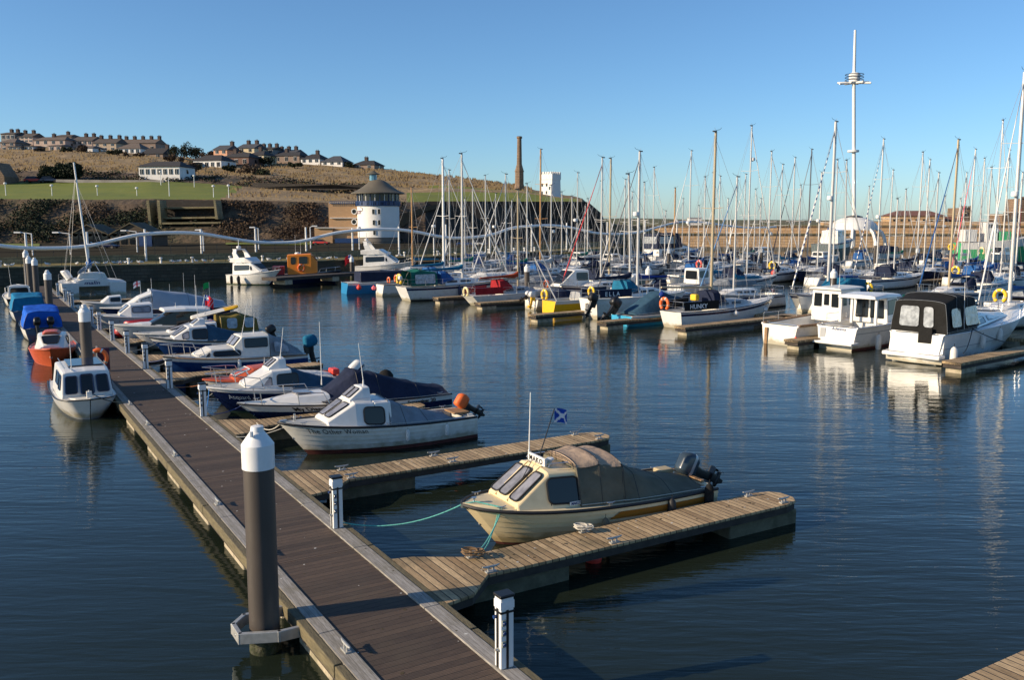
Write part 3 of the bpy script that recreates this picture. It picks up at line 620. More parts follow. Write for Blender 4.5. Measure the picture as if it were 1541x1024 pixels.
for (px, py, ty_, lb) in ((793, 448, 397, 'white capped pile behind the red canvas yacht'), (975, 462, 400, 'white capped pile behind the light blue motor boat'), (1252, 472, 404, 'white capped pile behind the white fishing boats'), (530, 420, 385, 'slim pile at the far pontoon by white cruiser'), (470, 424, 391, 'white capped pile beside the orange workboat'),
                     (720, 412, 383, 'white capped pile in front of the quay wall'), (1006, 412, 373, 'pile beside navy canopy motor yacht'), (1145, 408, 372, 'small pile behind the blue canopy yacht'), (1316, 405, 362, 'dark pile beside the white pilot boat'), (1379, 415, 372, 'pile behind the far white yachts near breakwater')):
    q = hit(px, py); pile((q.x, q.y), CAMH-(ty_-332)/FPX*q.y, lb)
# service pedestals
def pedestal():
    p = thing('service_pedestal', AB(5.8, 9.78, ZD+.012), AH, 'white service pedestal with sockets closest to the camera', 'service pedestal', 'white service pedestals along the walkway')
    mb = MB(); mb.box((0, 0, .5), (.2, .17, 1.0), WPLAS); mb.build('post', p, bevel=.012)
    mb = MB(); mb.box((-.104, 0, .43), (.012, .05, .84), BLACK); mb.box((.0, -.088, .42), (.035, .01, .82), BLACK); mb.box((0, 0, .8), (.215, .185, .03), BLACK); mb.build('black_trim', p)
    mb = MB(); mb.box((0, 0, 1.02), (.23, .2, .045), BLACK); mb.build('cap', p, bevel=.012)
    mb = MB(); mb.box((0, 0, .9), (.212, .182, .11), PCAP); mb.build('lamp_band', p)
    for z in (.66, .52, .36):
        mb = MB(); mb.box((-.06, -.093, z), (.06, .03, .085), mat('socket_grey', (.2, .22, .2), .5)); mb.tube((-.06, -.1, z), (-.06, -.125, z), .024, BLUEH); mb.build('socket', p, bevel=.006)
    mb = MB(); mb.tube((-.1, -.03, .28), (-.16, -.03, .28), .02, GALV); mb.tube((-.1, .03, .72), (-.15, .03, .72), .025, BLUEH); mb.build('water_tap', p, True)
    return p
ped = pedestal()
pl = [(506, 795, 'second white pedestal, at the root of the middle finger'), (307, 627, 'white pedestal beside the navy hulled boat bow'), (256, 585, 'white pedestal in front of the long blue cabin boat'), (222, 555, 'white pedestal between the blue and navy cuddy boats'), (192, 532, 'white pedestal beside the red ball fender'),
      (171, 513, 'white pedestal beside the white hardtop cruiser bow'), (151, 497, 'white pedestal just before the cream cuddy boat'), (138, 487.5, 'white pedestal beside the awning boat bow'), (115.6, 463, 'white pedestal near the small white open boat'), (107, 460, 'white pedestal a step before the catamaran'), (98.7, 454, 'white pedestal beside the catamaran hull'), (90, 445, 'last white pedestal at the far end of the walkway')]
for px, py, lb in pl:
    b, a = ab(px, py, ZD); dup(ped, AB(5.8, a, ZD+.012), AH, lb)
# life ring post
b, a = ab(160, 558, ZD)
t = thing('life_ring_post', AB(4.22, a, ZD+.01), AH, 'dark red board post on walkway edge holding a life ring', 'safety post')
mb = MB(); mb.box((.08, .05, .45), (.42, .05, .9), mat('maroon_board', (.09, .015, .035), .6)); mb.build('board', t, bevel=.01)
mb = MB(); mb.tube((-.16, .05, 0), (-.16, .05, 1.0), .03, GALV); mb.build('post', t)
lifebuoy(AB(4.1, a-.08, ZD+.55), AH+R(75), 'orange life ring on the dark red walkway board', LBO, 1.05, False, None)

# droppings and leaves blown onto the boards, one scatter
mb = MB(); random.seed(91); DROP = mat('bird_dropping', (.55, .54, .5), .9); DLF = mat('dead_weed', (.06, .045, .02), .95)
for k in range(420):
    b, a = (4.95+random.uniform(-.95, .95), random.uniform(8, 60)) if k % 3 else (random.uniform(7, 14.8), random.choice((13.12, 19.7))+random.uniform(-.42, .42))
    p = AB(b, a, ZD+.014 if abs(b-4.95) > .7 else ZD-.012); p.z = ZD+(.012 if abs(b-4.95) > .72 and b < 6 else (-.012 if b < 6 else .003)); s_ = random.uniform(.008, .035) if k % 2 else random.uniform(.01, .05); n_ = random.randint(5, 8); r0 = random.random()*6
    mb.poly([p+Vector((math.cos(r0+6.28*j/n_)*s_*random.uniform(.4, 1), math.sin(r0+6.28*j/n_)*s_*random.uniform(.4, 1), 0)) for j in range(n_)], DROP if k % 2 else DLF)
tag(mb.build('scattered_debris'), 'small droppings and weed specks scattered on the boards', kind='stuff')
# ---------------------------------------------------------------- boats on the camera side of the marina
HA = AH+math.pi
def onA(b, a): return AB(b, a, 0)
GSM = 'small boats moored bow-in to the walkway'
# cream cuddy boat
r, h = cruiser('cuddy_boat', 'cream clinker cuddy boat with olive cockpit tent and small blue white flag', onA(13.72, 14.8), HA-R(2.5), L=5.75, B=2.12, fs=.66, fb=.92, over=.75, full=3.0, fine=.62, flare=.8, stern=.88,
    bands=[(0, ANTIF), (.07, ANTIF), (1, CREAM)], lap=.034, strake=RUBBER, sr=.036, deckm=mat('cream_deck', (.66, .56, .37), .7, var=.08, stain=(.4, .32, .18), stamt=.4), well=(.15, 2.6), rails=False, transom=CREAM, group=GSM, floor=.3,
    cabs=[(([(3.42, .8, .62, .74, 1.44), (4.12, .77, .58, .8, 1.47), (4.86, .66, .62, .82, .93)], CREAM, [('side', 0, (.1, .14, 1.12, .88), dict(r=.12, fr=.02, off=.02)), ('side', 1, (.03, .1, .06, .2), dict(fr=0, r=.01)),
        ('top', 1, (.05, .06, .31, .9), dict(r=.08, fr=.02, glass=PGLASS, off=.055)), ('top', 1, (.69, .06, .95, .9), dict(r=.08, fr=.02, glass=PGLASS, off=.055)), ('top', 1, (.39, .06, .65, .9), dict(r=.08, fr=.02, glass=PGLASS, off=.075))]), dict(cr=.06))],
    covers=[(([(2.45, .9, .8, .72, 1.4, .2), (3.0, .88, .72, .74, 1.5, .2), (3.5, .85, .66, .76, 1.48, .17)], C_OLIVE, 'cockpit_tent'), dict(wr=.012, cr=.2, seed=2)),
            (([(.25, .9, .3, .66, .74, .05), (1.2, .92, .5, .68, .9, .05), (2.1, .92, .68, .7, 1.2, .12), (2.48, .91, .79, .72, 1.38, .19)], C_OLIVE, 'cockpit_cover'), dict(wr=.02, seed=5))],
    ob=dict(x=-.1, y=0, z=.62, tilt=62, cowl=mat('cowl_graphite', (.03, .045, .06), .25, coat=.3), s=.98, band=mat('cowl_band', (.35, .36, .38), .3, metal=.3)), cat='cuddy boat')
MAKO = r
cover(r, [(2.5, .5, .78, 1.45, 1.455, .2), (3.0, .5, .7, 1.55, 1.555, .18), (3.5, .5, .64, 1.53, 1.535, .16)], C_TAN, 'faded_tent_top', wr=.008, seed=4)
mb = MB(); mb.box((4.3, 0, 1.22), (.05, .04, .04), CREAM)
for y in (-.27, .22): mb.loft([[(4.12, y-.02, 1.56), (4.12, y+.02, 1.56), (4.9, y+.02, .96), (4.9, y-.02, .96)], [(4.12, y-.02, 1.5), (4.12, y+.02, 1.5), (4.85, y+.02, .9), (4.85, y-.02, .9)]], CREAM, True, True, True)
mb.build('screen_rib', r, bevel=.008)
mb = MB(); mb.box((4.05, 0, 1.63), (.05, .68, .17), WHITE); mb.box((3.95, 0, 1.55), (.25, .4, .05), CREAM); o = mb.build('name_board', r, bevel=.008)
lettering(o, 'MAKO', .15, lambda x, y: Vector((4.08, -.28+x*1.15, 1.575+y)), BLACK, bold=.004, space=1.15)
mb = MB(); mb.box((3.6, .797, .855), (.3, .012, .075), PCAP); o = mb.build('name_plate', r)
lettering(o, 'MAKO', .075, lambda x, y: Vector((3.72-x*.95, .806, .83+y)), BLUEH, bold=.003)
mb = MB(); pts = [h.pt(t, .84, 1, .045) for t in (.03, .08, .12, .16, .2, .25, .3, .36, .42, .48)]; p2 = [h.pt(t, .62, 1, .04) for t in (.03, .08, .12, .16, .2, .25, .3, .36, .44, .54)]
mb.loft([[a, b] for a, b in zip(pts, p2)], mat('orange_stripe', (.38, .15, .02), .5), False); mb.build('orange_stripe', r, True)
antenna(r, (4.0, -.42, 1.55), 1.4, (-.03, 0), ALUW, .014)
mb = MB(); fs = Vector((3.9, -.2, 1.56)); ft = Vector((3.42, -.36, 2.56)); mb.tube(fs, ft, .012, BLACK); o = mb.build('flag_staff', r)
flag(o, ft, .42, .3, (-1, -.12, 0), [BFLAG, WFLAG], 'saltire', droop=.25)
mb = MB(); mb.lathe((5.5, 0, .92), [(.05, 0), (.03, .03), (.03, .1), (.06, .12)], STEEL, 10); mb.box((5.7, 0, .9), (.16, .1, .06), STEEL); mb.build('bow_fitting', r, True)
for sd in (.46, -.46):
    mb = MB(); mb.path([(3.55, sd, 1.56), (3.6, sd, 1.62), (4.0, sd*.96, 1.63), (4.05, sd*.96, 1.57)], .012, STEEL, 6); mb.build('grab_rail', r, True)
mb = MB(); mb.lathe((3.8, .1, 1.55), [(.05, 0), (.05, .05), (.09, .07), (.07, .1)], WHITE, 12); mb.build('roof_vent', r, True)
mb = MB(); mb.tube((4.15, -.05, 1.6), (4.5, .18, 1.33), .008, BLACK, n=5); mb.build('wiper', r)
mb = MB(); mb.box((.1, 0, .74), (.1, 1.1, .05), TEAK); mb.box((.35, -.2, .72), (.5, .5, .04), CREAM); mb.build('transom_board', r, bevel=.01)
mb = MB(); mb.box((.5, -.35, .8), (.36, .3, .16), mat('beige_tank', (.4, .33, .2), .6)); mb.build('fuel_box', r, bevel=.03)
bowp = T(r, (5.72, 0, .95)); bc = T(r, (5.5, .1, .98))
def rope(pts, label, mt, rad=.014, nm='mooring_rope', grp='mooring ropes'):
    mb = MB(); mb.path(pts, rad, mt, 6); return tag(mb.build(nm, None, True), label, 'rope', grp)
rope([bc, bowp]+sagline(bowp, AB(5.95, 16.3, .55), .22, 14)[1:], 'teal rope from cream boat bow to the walkway', ROPET)
c1 = AB(7.33, 13.45, .55)
rope([bc]+sagline(T(r, (5.1, .45, .9)), c1, .16, 12), 'slack teal rope from cream boat down to its finger', ROPET)
rope([bc]+sagline(T(r, (5.15, .42, .9)), c1+Vector((.05, .03, 0)), .26, 12), 'lower looped teal rope from cream boat to its finger', ROPET, .011)
def coil(p, label, mt, s=1.0):
    mb = MB(); random.seed(int(p.x*100)); pts = []
    for k in range(70): a = k*.52; rr = (.1+.05*math.sin(k*.7))*s; pts.append(p+Vector((rr*math.cos(a)*1.5, rr*math.sin(a), .03+.035*abs(math.sin(k*.31))*s+.0006*k)))
    mb.path(pts, .014, mt, 5); return tag(mb.build('rope_coil', None, True), label, 'rope', 'rope coils on cleats')
coil(c1, 'brown rope heaped on cleat at the finger root', mat('brown_rope', (.16, .1, .05), .9, var=.4, vscale=30), 1.0)
coil(AB(9.8, 13.5, .55), 'white rope coil on the cleat beside the cream boat', ROPE, .9)
fender(T(r, (1.4, 1.1, .42)), 0, 'black fender hanging between cream boat and finger near its stern', mt=RUBBER, s=.85); fender(T(r, (.35, 1.06, .55)), 0, 'black cloth fender at the cream boat stern corner', mt=C_BLACK, s=.95)
fender(T(r, (3.1, 1.12, .3)), 0, 'dark grey fender amidships on the cream boat', mt=C_OLIVE, s=.8)
q = hit(893, 845, 0); fender((q.x, q.y, .06), 0, 'red ball buoy floating under the cream boat finger', mt=FRED, ball=True, s=.75)
# white clinker boat
r, h = cruiser('clinker_boat', 'white clinker cuddy boat with grey cockpit cover and orange wrapped outboard', onA(12.65, 23.75), HA, L=5.75, B=1.95, fs=.66, fb=1.0, over=.8, full=2.5, fine=.7, bands=[(0, ANTIF), (.16, ANTIF), (1, WHITE2)], lap=.03,
    strake=BLACK, sr=.034, well=(.15, 2.8), rails=False, group=GSM, floor=.3,
    cabs=[(([(3.2, .76, .64, .72, 1.38), (3.75, .74, .6, .78, 1.42), (4.55, .62, .5, .84, .96)], WHITE, [('side', 0, (-.5, .12, .6, .85), dict(r=.12, fr=.02)), ('top', 1, (.1, .14, .46, .86), dict(r=.07, fr=.016, glass=PGLASS, off=.06)), ('top', 1, (.54, .14, .9, .86), dict(r=.07, fr=.016, glass=PGLASS, off=.06))]), dict(cr=.06)),
          (([(3.2, .44, .32, 1.4, 1.78), (3.42, .44, .32, 1.42, 1.78), (3.85, .4, .34, 1.44, 1.47)], WHITE, [('top', 1, (.1, .12, .46, .88), dict(r=.05, fr=.012, glass=PGLASS, off=.045)), ('top', 1, (.54, .12, .9, .88), dict(r=.05, fr=.012, glass=PGLASS, off=.045))]), dict(cr=.04, name='roof_hatch')),
          (([(2.7, .77, .65, .71, 1.37), (3.2, .765, .645, .72, 1.38)], WHITE, []), dict(name='cabin_side'))],
    covers=[(([(.75, .85, .1, .66, .72, .03), (1.6, .88, .3, .68, .92, .05), (2.3, .84, .4, .7, 1.15, .06), (2.78, .8, .6, .72, 1.38, .08)], C_GREY, 'cockpit_cover'), dict(wr=.014, seed=8))],
    ob=dict(x=-.1, y=-.1, z=.66, tilt=56, cowl=LBO, s=.8), ant=[dict(p=(3.3, .1, 1.8), h=1.25, lean=(.12, 0))], cat='clinker boat')
lettering(r, 'The Other Woman', .19, lambda x, y: h.at(5.25-x, .74+y*1.3+x*.02, 1, .03), BLACK, shear=.2, space=1.1)
for k, x in enumerate((1.1, 2.35)): fender(T(r, (x, 1.02, .42)), 0, ['small white fender nearer the stern of the clinker boat', 'small white fender amidships on the clinker boat'][k], s=.55)
mb = MB(); mb.box((.3, .1, .74), (.5, .7, .05), TEAK); mb.build('stern_seat', r, bevel=.01)
for sd in (.5, -.5):
    mb = MB(); mb.path([(3.25, sd, 1.45), (3.28, sd, 1.52), (3.7, sd, 1.53), (3.74, sd, 1.47)], .011, STEEL, 6); mb.build('grab_rail', r, True)
mb = MB(); mb.box((5.62, 0, 1.03), (.2, .12, .05), STEEL); mb.tube((5.3, 0, 1.0), (5.3, 0, 1.2), .03, STEEL); mb.build('bow_roller', r)
bp = T(r, (5.72, 0, .95)); rope(sagline(bp, AB(6.9, 26.0, .55), .18), 'pale rope looping from white clinker boat bow', ROPE)
fender(T(r, (4.9, -.7, .75)), 0, 'blue fender standing on the clinker boat foredeck', mt=BLUEH, s=.6)
# long white boat with navy band and cover
r, h = cruiser('sports_boat', 'long white sports boat with navy band and big navy canvas cover', onA(13.75, 27.6), HA, L=7.0, B=2.15, fs=.62, fb=.86, over=1.0, full=2.3, bands=[(0, ANTIB), (.08, WHITE2), (.36, WHITE2), (.7, NAVY), (1, WHITE)], strake=BLACK, sr=.025, rails=True, pul=.62, pulh=.42, group=GSM,
    deckm=WHITE2, covers=[(([(.1, 1.02, .5, .62, .74, .06), (1.2, 1.04, .6, .62, .95, .1), (2.6, 1.02, .55, .66, 1.38, .12), (3.3, 1.0, .5, .7, 1.55, .12), (4.2, .88, .3, .75, .98, .06), (4.5, .8, .2, .76, .82, .02)], C_NAVY, 'cockpit_cover'), dict(wr=.02, seed=11))],
    cabs=[(([(4.2, .7, .55, .74, .95), (5.2, .55, .38, .78, .95), (6.2, .25, .12, .84, .86)], WHITE, []), dict(name='foredeck_cabin', cr=.05))], ant=[dict(p=(4.1, -.5, 1.1), h=2.1, lean=(.02, 0), r=.014)], cat='sports boat')
mb = MB(); mb.box((4.95, 0, 1.03), (.5, .5, .04), PGLASS); mb.build('hatch', r, bevel=.01)
lettering(r, 'My Diana', .26, lambda x, y: h.at(5.6-x, .74+y*.95, 1, .012), BLACK, bold=.006)
lettering(r, 'Sunseeker 20', .2, lambda x, y: h.at(1.75-x, .72+y*1.2, 1, .012), BLACK, bold=.006, name='stern_lettering')
mb = MB(); mb.lathe((1.9, -.3, 1.15), [(.26, 0), (.26, .12), (.17, .24), (.05, .3)], C_BLACK, 12); mb.build('covered_engine_hatch', r, True)
fender(T(r, (4.4, 1.0, .55)), 0, 'slim black fender on the long white sports boat', mt=RUBBER, s=.6)
# navy boat with white cabin
r, h = cruiser('cuddy_boat', 'navy hulled cuddy boat with white cabin and steel bow rail', onA(11.7, 30.35), HA, L=5.3, B=2.0, fs=.7, fb=.98, over=.8, full=2.4, bands=[(0, ANTIG), (.1, ANTIG), (.86, NAVY), (1, WHITE)], lap=.012, strake=WHITE, sr=.03, well=(.15, 2.3), group=GSM, floor=.3, pul=.66,
    cabs=[(([(2.55, .76, .64, .76, 1.42), (3.2, .72, .58, .8, 1.4), (4.1, .5, .34, .86, 1.0)], WHITE, [('side', 0, (-.3, .15, .8, .82), dict(r=.1, fr=.016)), ('side', 1, (.05, .2, .4, .75), dict(r=.06, fr=.014, glass=PGLASS))]), dict(cr=.06)),
          (([(2.65, .44, .32, 1.42, 1.76), (2.9, .44, .32, 1.42, 1.76), (3.3, .4, .34, 1.42, 1.46)], WHITE, [('top', 1, (.1, .12, .46, .88), dict(r=.05, fr=.012, glass=PGLASS, off=.045)), ('top', 1, (.54, .12, .9, .88), dict(r=.05, fr=.012, glass=PGLASS, off=.045))]), dict(cr=.04, name='roof_hatch'))],
    covers=[(([(.3, .85, .2, .7, .78, .03), (1.5, .86, .3, .72, 1.0, .05), (2.56, .8, .6, .76, 1.42, .07)], C_SLATE, 'cockpit_cover'), dict(wr=.014, seed=14))], ob=dict(x=-.1, y=0, z=.75, tilt=40, cowl=WHITE, band=NAVY, s=1.0),
    ant=[dict(p=(2.8, .25, 1.75), h=1.1, lean=(-.12, 0))], cat='cuddy boat')
lettering(r, 'Asquard', .2, lambda x, y: h.at(4.9-x, .6+y*1.2, 1, .02), WFLAG, shear=.2)
rope(sagline(T(r, (5.2, .1, .95)), AB(6.0, 28.6, .55), .15), 'blue rope from the navy cuddy boat bow', ROPEB)
# orange decked cuddy
r, h = cruiser('cuddy_boat', 'orange decked cuddy boat with white hull behind the navy one', onA(11.9, 32.6), HA, L=5.1, B=1.95, fs=.6, fb=.85, over=.7, bands=[(0, ANTIF), (.1, ANTIF), (1, WHITE2)], strake=ORANGE, sr=.03, deckm=ORANGE, well=(.2, 2.2), group=GSM,
    cabs=[(([(2.5, .74, .6, .64, 1.15), (3.4, .7, .52, .7, 1.12), (4.1, .5, .36, .76, .84)], ORANGE, [('side', 0, (.1, .2, .9, .8), dict(r=.08, fr=.02, frame=WHITE, glass=PGLASS)), ('top', 1, (.1, .12, .9, .88), dict(r=.05, fr=.02, frame=WHITE, glass=PGLASS, off=.06))]), dict(cr=.07))],
    ant=[dict(p=(2.9, .1, 1.15), h=.35)], covers=[(([(.4, .7, .2, .6, .7, .02), (2.5, .76, .55, .64, 1.0, .07)], C_WHITE, 'cockpit_cover'), dict(seed=17))], cat='cuddy boat')
mb = MB(); mb.box((.2, 0, .72), (.3, .5, .25), FRED); mb.build('fuel_tank', r, bevel=.05)
# blue cabin boat
r, h = cruiser('cabin_cruiser', 'long blue hulled cabin cruiser with white wheelhouse and grey aft tent', onA(12.3, 38.5), HA, L=5.9, B=2.2, fs=.68, fb=.95, over=.7, full=2.4, bands=[(0, ANTIB), (.1, ANTIB), (.8, BLUEH), (1, WHITE)], strake=TEAK, sr=.03, well=(.2, 1.5), group=GSM, pul=.72, pulh=.5,
    cabs=[(([(2.7, .86, .72, .74, 1.16), (4.0, .74, .6, .78, 1.14), (4.6, .56, .4, .84, .92)], WHITE2, [('side', 0, (.1, .25, .95, .78), dict(r=.1, fr=.02, frame=BLACK)), ('side', 1, (.1, .25, .8, .75), dict(r=.05, fr=.01))]), dict(name='fore_cabin', cr=.06)),
          (([(1.6, .86, .74, .74, 1.6), (2.75, .84, .7, .76, 1.6), (3.1, .8, .64, 1.1, 1.18)], WHITE2, [('side', 0, (.08, .48, .92, .92), dict(r=.06, fr=.014)), ('top', 1, (.06, .1, .48, .9), dict(r=.04, fr=.012, glass=PGLASS, off=.06)), ('top', 1, (.52, .1, .94, .9), dict(r=.04, fr=.012, glass=PGLASS, off=.06))]), dict(name='wheelhouse', cr=.07))],
    covers=[(([(.2, .92, .3, .7, .85, .05), (.9, .92, .5, .72, 1.3, .08), (1.6, .88, .7, .74, 1.6, .1)], C_GREY, 'aft_tent'), dict(wr=.014, seed=19))], ob=dict(x=-.2, y=.1, z=.75, tilt=10, cowl=C_TEAL, s=1.1),
    ant=[dict(p=(2.65, .4, 1.6), h=1.6, lean=(-.3, 0)), dict(p=(2.0, -.2, 1.6), h=.9, lean=(-.05, 0))], cat='cabin cruiser')
fender(T(r, (3.0, 1.15, .5)), 0, 'white fender on the long blue cabin cruiser', s=.75)
mb = MB(); mb.box((3.4, -.1, 1.28), (.8, .06, .03), GREYH); mb.build('roof_rail', r)
window(r, [(1.5, .9, .8), (.7, .93, .8), (.8, .66, 1.2), (1.5, .76, 1.5)], (0, 1, .3), glass=VINYL, fr=0, name='tent_window', off=.05)
# navy cuddy with slate cover
r, h = cruiser('cuddy_boat', 'navy cuddy boat with white cabin and slate blue cockpit cover', onA(12.5, 44.3), HA, L=5.6, B=2.1, fs=.68, fb=1.05, over=.8, full=2.4, bands=[(0, ANTIF), (.08, ANTIF), (.82, BLUEH), (1, WHITE)], strake=BLACK, sr=.03, well=(.2, 2.9), rails=False, group=GSM, ob=dict(x=-.1, y=0, z=.7, tilt=30, s=.9),
    cabs=[(([(3.1, .8, .68, .78, 1.5), (3.9, .76, .6, .84, 1.46), (4.6, .58, .42, .9, 1.0)], WHITE, [('side', 0, (.0, .15, .85, .85), dict(r=.1, fr=.02)), ('side', 1, (.05, .2, .45, .8), dict(r=.05, fr=.014, glass=PGLASS)), ('top', 1, (.1, .1, .46, .9), dict(r=.05, fr=.014, glass=PGLASS, off=.06)), ('top', 1, (.54, .1, .9, .9), dict(r=.05, fr=.014, glass=PGLASS, off=.06))]), dict(cr=.06)),
          (([(3.1, .4, .3, 1.5, 1.8), (3.35, .4, .3, 1.5, 1.8), (3.7, .36, .3, 1.5, 1.54)], WHITE, [('top', 1, (.1, .1, .9, .9), dict(r=.05, fr=.01, glass=PGLASS, off=.045))]), dict(cr=.04, name='roof_hatch'))],
    covers=[(([(.2, .9, .2, .68, .78, .03), (1.5, .92, .3, .7, 1.0, .05), (3.1, .84, .6, .76, 1.5, .07)], C_SLATE, 'cockpit_cover'), dict(wr=.014, seed=23))], ant=[dict(p=(3.3, -.3, 1.5), h=1.9, lean=(.02, 0))], cat='cuddy boat')
lettering(r, 'Blue Moon', .17, lambda x, y: h.at(5.0-x, .62+y*1.1, 1, .02), WFLAG, shear=.2)
# white boat with khaki canopy
r, h = cruiser('cabin_cruiser', 'low white cruiser with yellow topped hardtop and khaki cockpit canopy', onA(13.0, 47.6), HA, L=6.3, B=2.2, fs=.7, fb=.9, over=.9, bands=[(0, ANTIB), (.06, ANTIB), (1, WHITE)], strake=WHITE2, sr=.03, well=(.2, 1.8), group=GSM, rails=False,
    cabs=[(([(2.4, .86, .7, .72, 1.3), (3.4, .8, .56, .76, 1.22), (4.7, .5, .34, .82, .9)], WHITE, [('side', 0, (.1, .3, .95, .8), dict(r=.08, fr=.02)), ('top', 1, (.06, .1, .94, .9), dict(r=.05, fr=.02, glass=PGLASS, off=.07))]), dict(cr=.07))],
    covers=[(([(.3, .96, .6, .72, 1.3, .1), (1.2, .96, .75, .72, 1.6, .12), (2.2, .92, .75, .72, 1.5, .12)], C_BROWN, 'khaki_canopy'), dict(wr=.02, seed=27))], cat='cabin cruiser')
mb = MB()
for xs_, m_ in (((3.5, 3.2, 2.6, 1.9), WHITE2), ((1.9, 1.45, 1.15), YELLOW)):
    mb.loft([[Vector((x, y_*(.25 if x > 3.4 or x < 1.2 else .42), 1.52+(3.5-x)*.2+z_)) for y_, z_ in ((-1, 0), (-.6, .09), (.6, .09), (1, 0), (.6, -.07), (-.6, -.07))] for x in xs_], m_, True, True, True)
mb.build('roof_board', r, True)
for x0, x1 in ((.5, 1.1), (1.35, 2.0)): window(r, [(x1, .99, .85), (x0, .99, .85), (x0, .86, 1.6), (x1, .86, 1.6)], (0, 1, .2), glass=VINYL, fr=0, name='canopy_window', off=.04)
mb = MB()
for y in (-.3, .3): mb.tube((2.9, y, 1.7), (2.3, y-.3, 2.35), .012, STEEL, n=5)
mb.build('rod_holders', r)
# white hardtop cruiser
r, h = cruiser('hardtop_cruiser', 'white hardtop cruiser with curved side window flying red ensign', onA(12.6, 51.3), HA, L=6.5, B=2.3, fs=.75, fb=1.0, over=.9, bands=[(0, ANTIB), (.07, ANTIB), (1, WHITE)], strake=WHITE2, sr=.035, well=(.2, 2.2), group=GSM, rails=False,
    cabs=[(([(2.0, .86, .8, .76, 1.62), (3.3, .82, .74, .8, 1.66), (4.6, .7, .5, .86, .95)], GLASS, []), dict(cr=.06, name='windscreen')),
          (([(1.5, .92, .9, 1.55, 1.66), (2.8, .9, .86, 1.6, 1.74), (3.9, .74, .7, 1.6, 1.7)], WHITE, []), dict(cr=.08, name='hardtop')),
          (([(4.0, .76, .6, .8, 1.0), (5.0, .55, .4, .84, 1.0), (5.8, .25, .15, .9, .93)], WHITE, []), dict(cr=.05, name='foredeck_cabin')),
          (([(1.7, .9, .88, .76, 1.6), (2.15, .9, .88, .78, 1.62)], WHITE, []), dict(cr=.02, name='aft_pillar'))], ant=[dict(p=(2.0, -.4, 1.7), h=1.8), dict(p=(3.2, .2, 1.7), h=.35)], cat='cruiser')
mb = MB(); mb.tube((1.8, .3, 1.7), (1.65, .3, 2.4), .015, STEEL); o = mb.build('flag_staff', r); flag(o, (1.65, .3, 2.4), .5, .6, (-.5, .3, 0), [RFLAG, BFLAG, WFLAG], 'ensign', droop=.5)
lettering(r, 'Das Commando', .2, lambda x, y: h.at(5.6-x, .55+y*1.1, 1, .012), BLUEH, shear=.3)
q = hit(182, 511); fender((q.x, q.y, .42), 0, 'large red ball fender between the pedestals and white cruiser', mt=REDH, ball=True, s=1.5)
# inflatable red dinghy on finger
mb = MB(); pts = [Vector((.9*math.cos(t)*1.2, .45*math.sin(t), .15)) for t in [2*math.pi*k/20 for k in range(20)]]; mb.path(pts, .15, REDH, 8, closed=True); mb.box((0, 0, .06), (1.8, .7, .05), REDH)
o = mb.build('inflatable_dinghy', None, True); o.location = AB(8.4, 54.6, ZD+.02); o.rotation_euler = (0, 0, AH); tag(o, 'red inflatable dinghy lying on a short finger pontoon', 'dinghy')
# cream cuddy with awning boat behind
r, h = cruiser('cuddy_boat', 'off-white cuddy boat with boxy wheelhouse before the grey awning boat', onA(11.3, 57.3), HA, L=5.4, B=2.1, fs=.7, fb=1.0, over=.7, bands=[(0, ANTIF), (.08, ANTIF), (1, WHITE2)], strake=WHITE, sr=.05, well=(.2, 1.8), group=GSM, rails=False,
    cabs=[(([(2.2, .8, .66, .78, 1.55), (3.4, .76, .62, .84, 1.5), (4.0, .6, .46, .9, 1.0)], WHITE, [('side', 0, (.1, .35, .95, .85), dict(r=.1, fr=.02, glass=PGLASS)), ('top', 1, (.1, .1, .9, .9), dict(r=.05, fr=.016, glass=PGLASS, off=.06))]), dict(cr=.07))], cat='cuddy boat')
r, h = cruiser('cabin_cruiser', 'navy and white cruiser under a large pale grey awning', onA(14.2, 60.0), HA, L=7.6, B=2.5, fs=.95, fb=1.15, over=1, bands=[(0, ANTIB), (.06, ANTIB), (1, NAVY)], strake=WHITE, sr=.03, well=(.2, 3), group=GSM, rails=False,
    cabs=[(([(4.6, .95, .75, .95, 2.0), (5.4, .9, .6, 1.0, 1.7), (6.3, .6, .4, 1.05, 1.12)], WHITE, [('side', 0, (.1, .4, .9, .85), dict(r=.08, fr=.02, glass=VINYL)), ('side', 1, (.1, .3, .7, .8), dict(r=.08, fr=.02, glass=VINYL))]), dict(cr=.1))],
    covers=[(([(.2, 1.12, .5, .95, 1.2, .1), (2.5, 1.15, .7, .95, 1.75, .12), (4.7, 1.0, .7, .98, 2.08, .14)], mat('awning_pale_grey', (.3, .34, .4), .7, var=.08, vscale=2), 'awning'), dict(wr=.02, seed=31))], cat='cabin cruiser', ant=[dict(p=(4.6, .3, 2.1), h=.8)])
mb = MB(); mb.tube((5.2, 0, 1.9), (5.2, 0, 2.7), .015, STEEL); o = mb.build('flag_staff', r); flag(o, (5.2, 0, 2.75), .5, .35, (1, .2, 0), [WFLAG, RFLAG], 'cross')
r, h = cruiser('open_boat', 'small white open boat with tiny cuddy near the catamaran', onA(10.6, 69.3), HA, L=4.2, B=1.7, fs=.5, fb=.85, over=.5, bands=[(0, ANTIB), (.06, ANTIB), (1, WHITE)], strake=WHITE, sr=.03, well=(.2, 1.8), group=GSM, rails=False,
    cabs=[(([(1.6, .6, .5, .6, 1.15), (2.4, .55, .45, .64, 1.1), (2.9, .4, .3, .66, .74)], WHITE, [('side', 0, (.1, .3, .9, .85), dict(r=.08))]), dict(cr=.06))], cat='small boat')
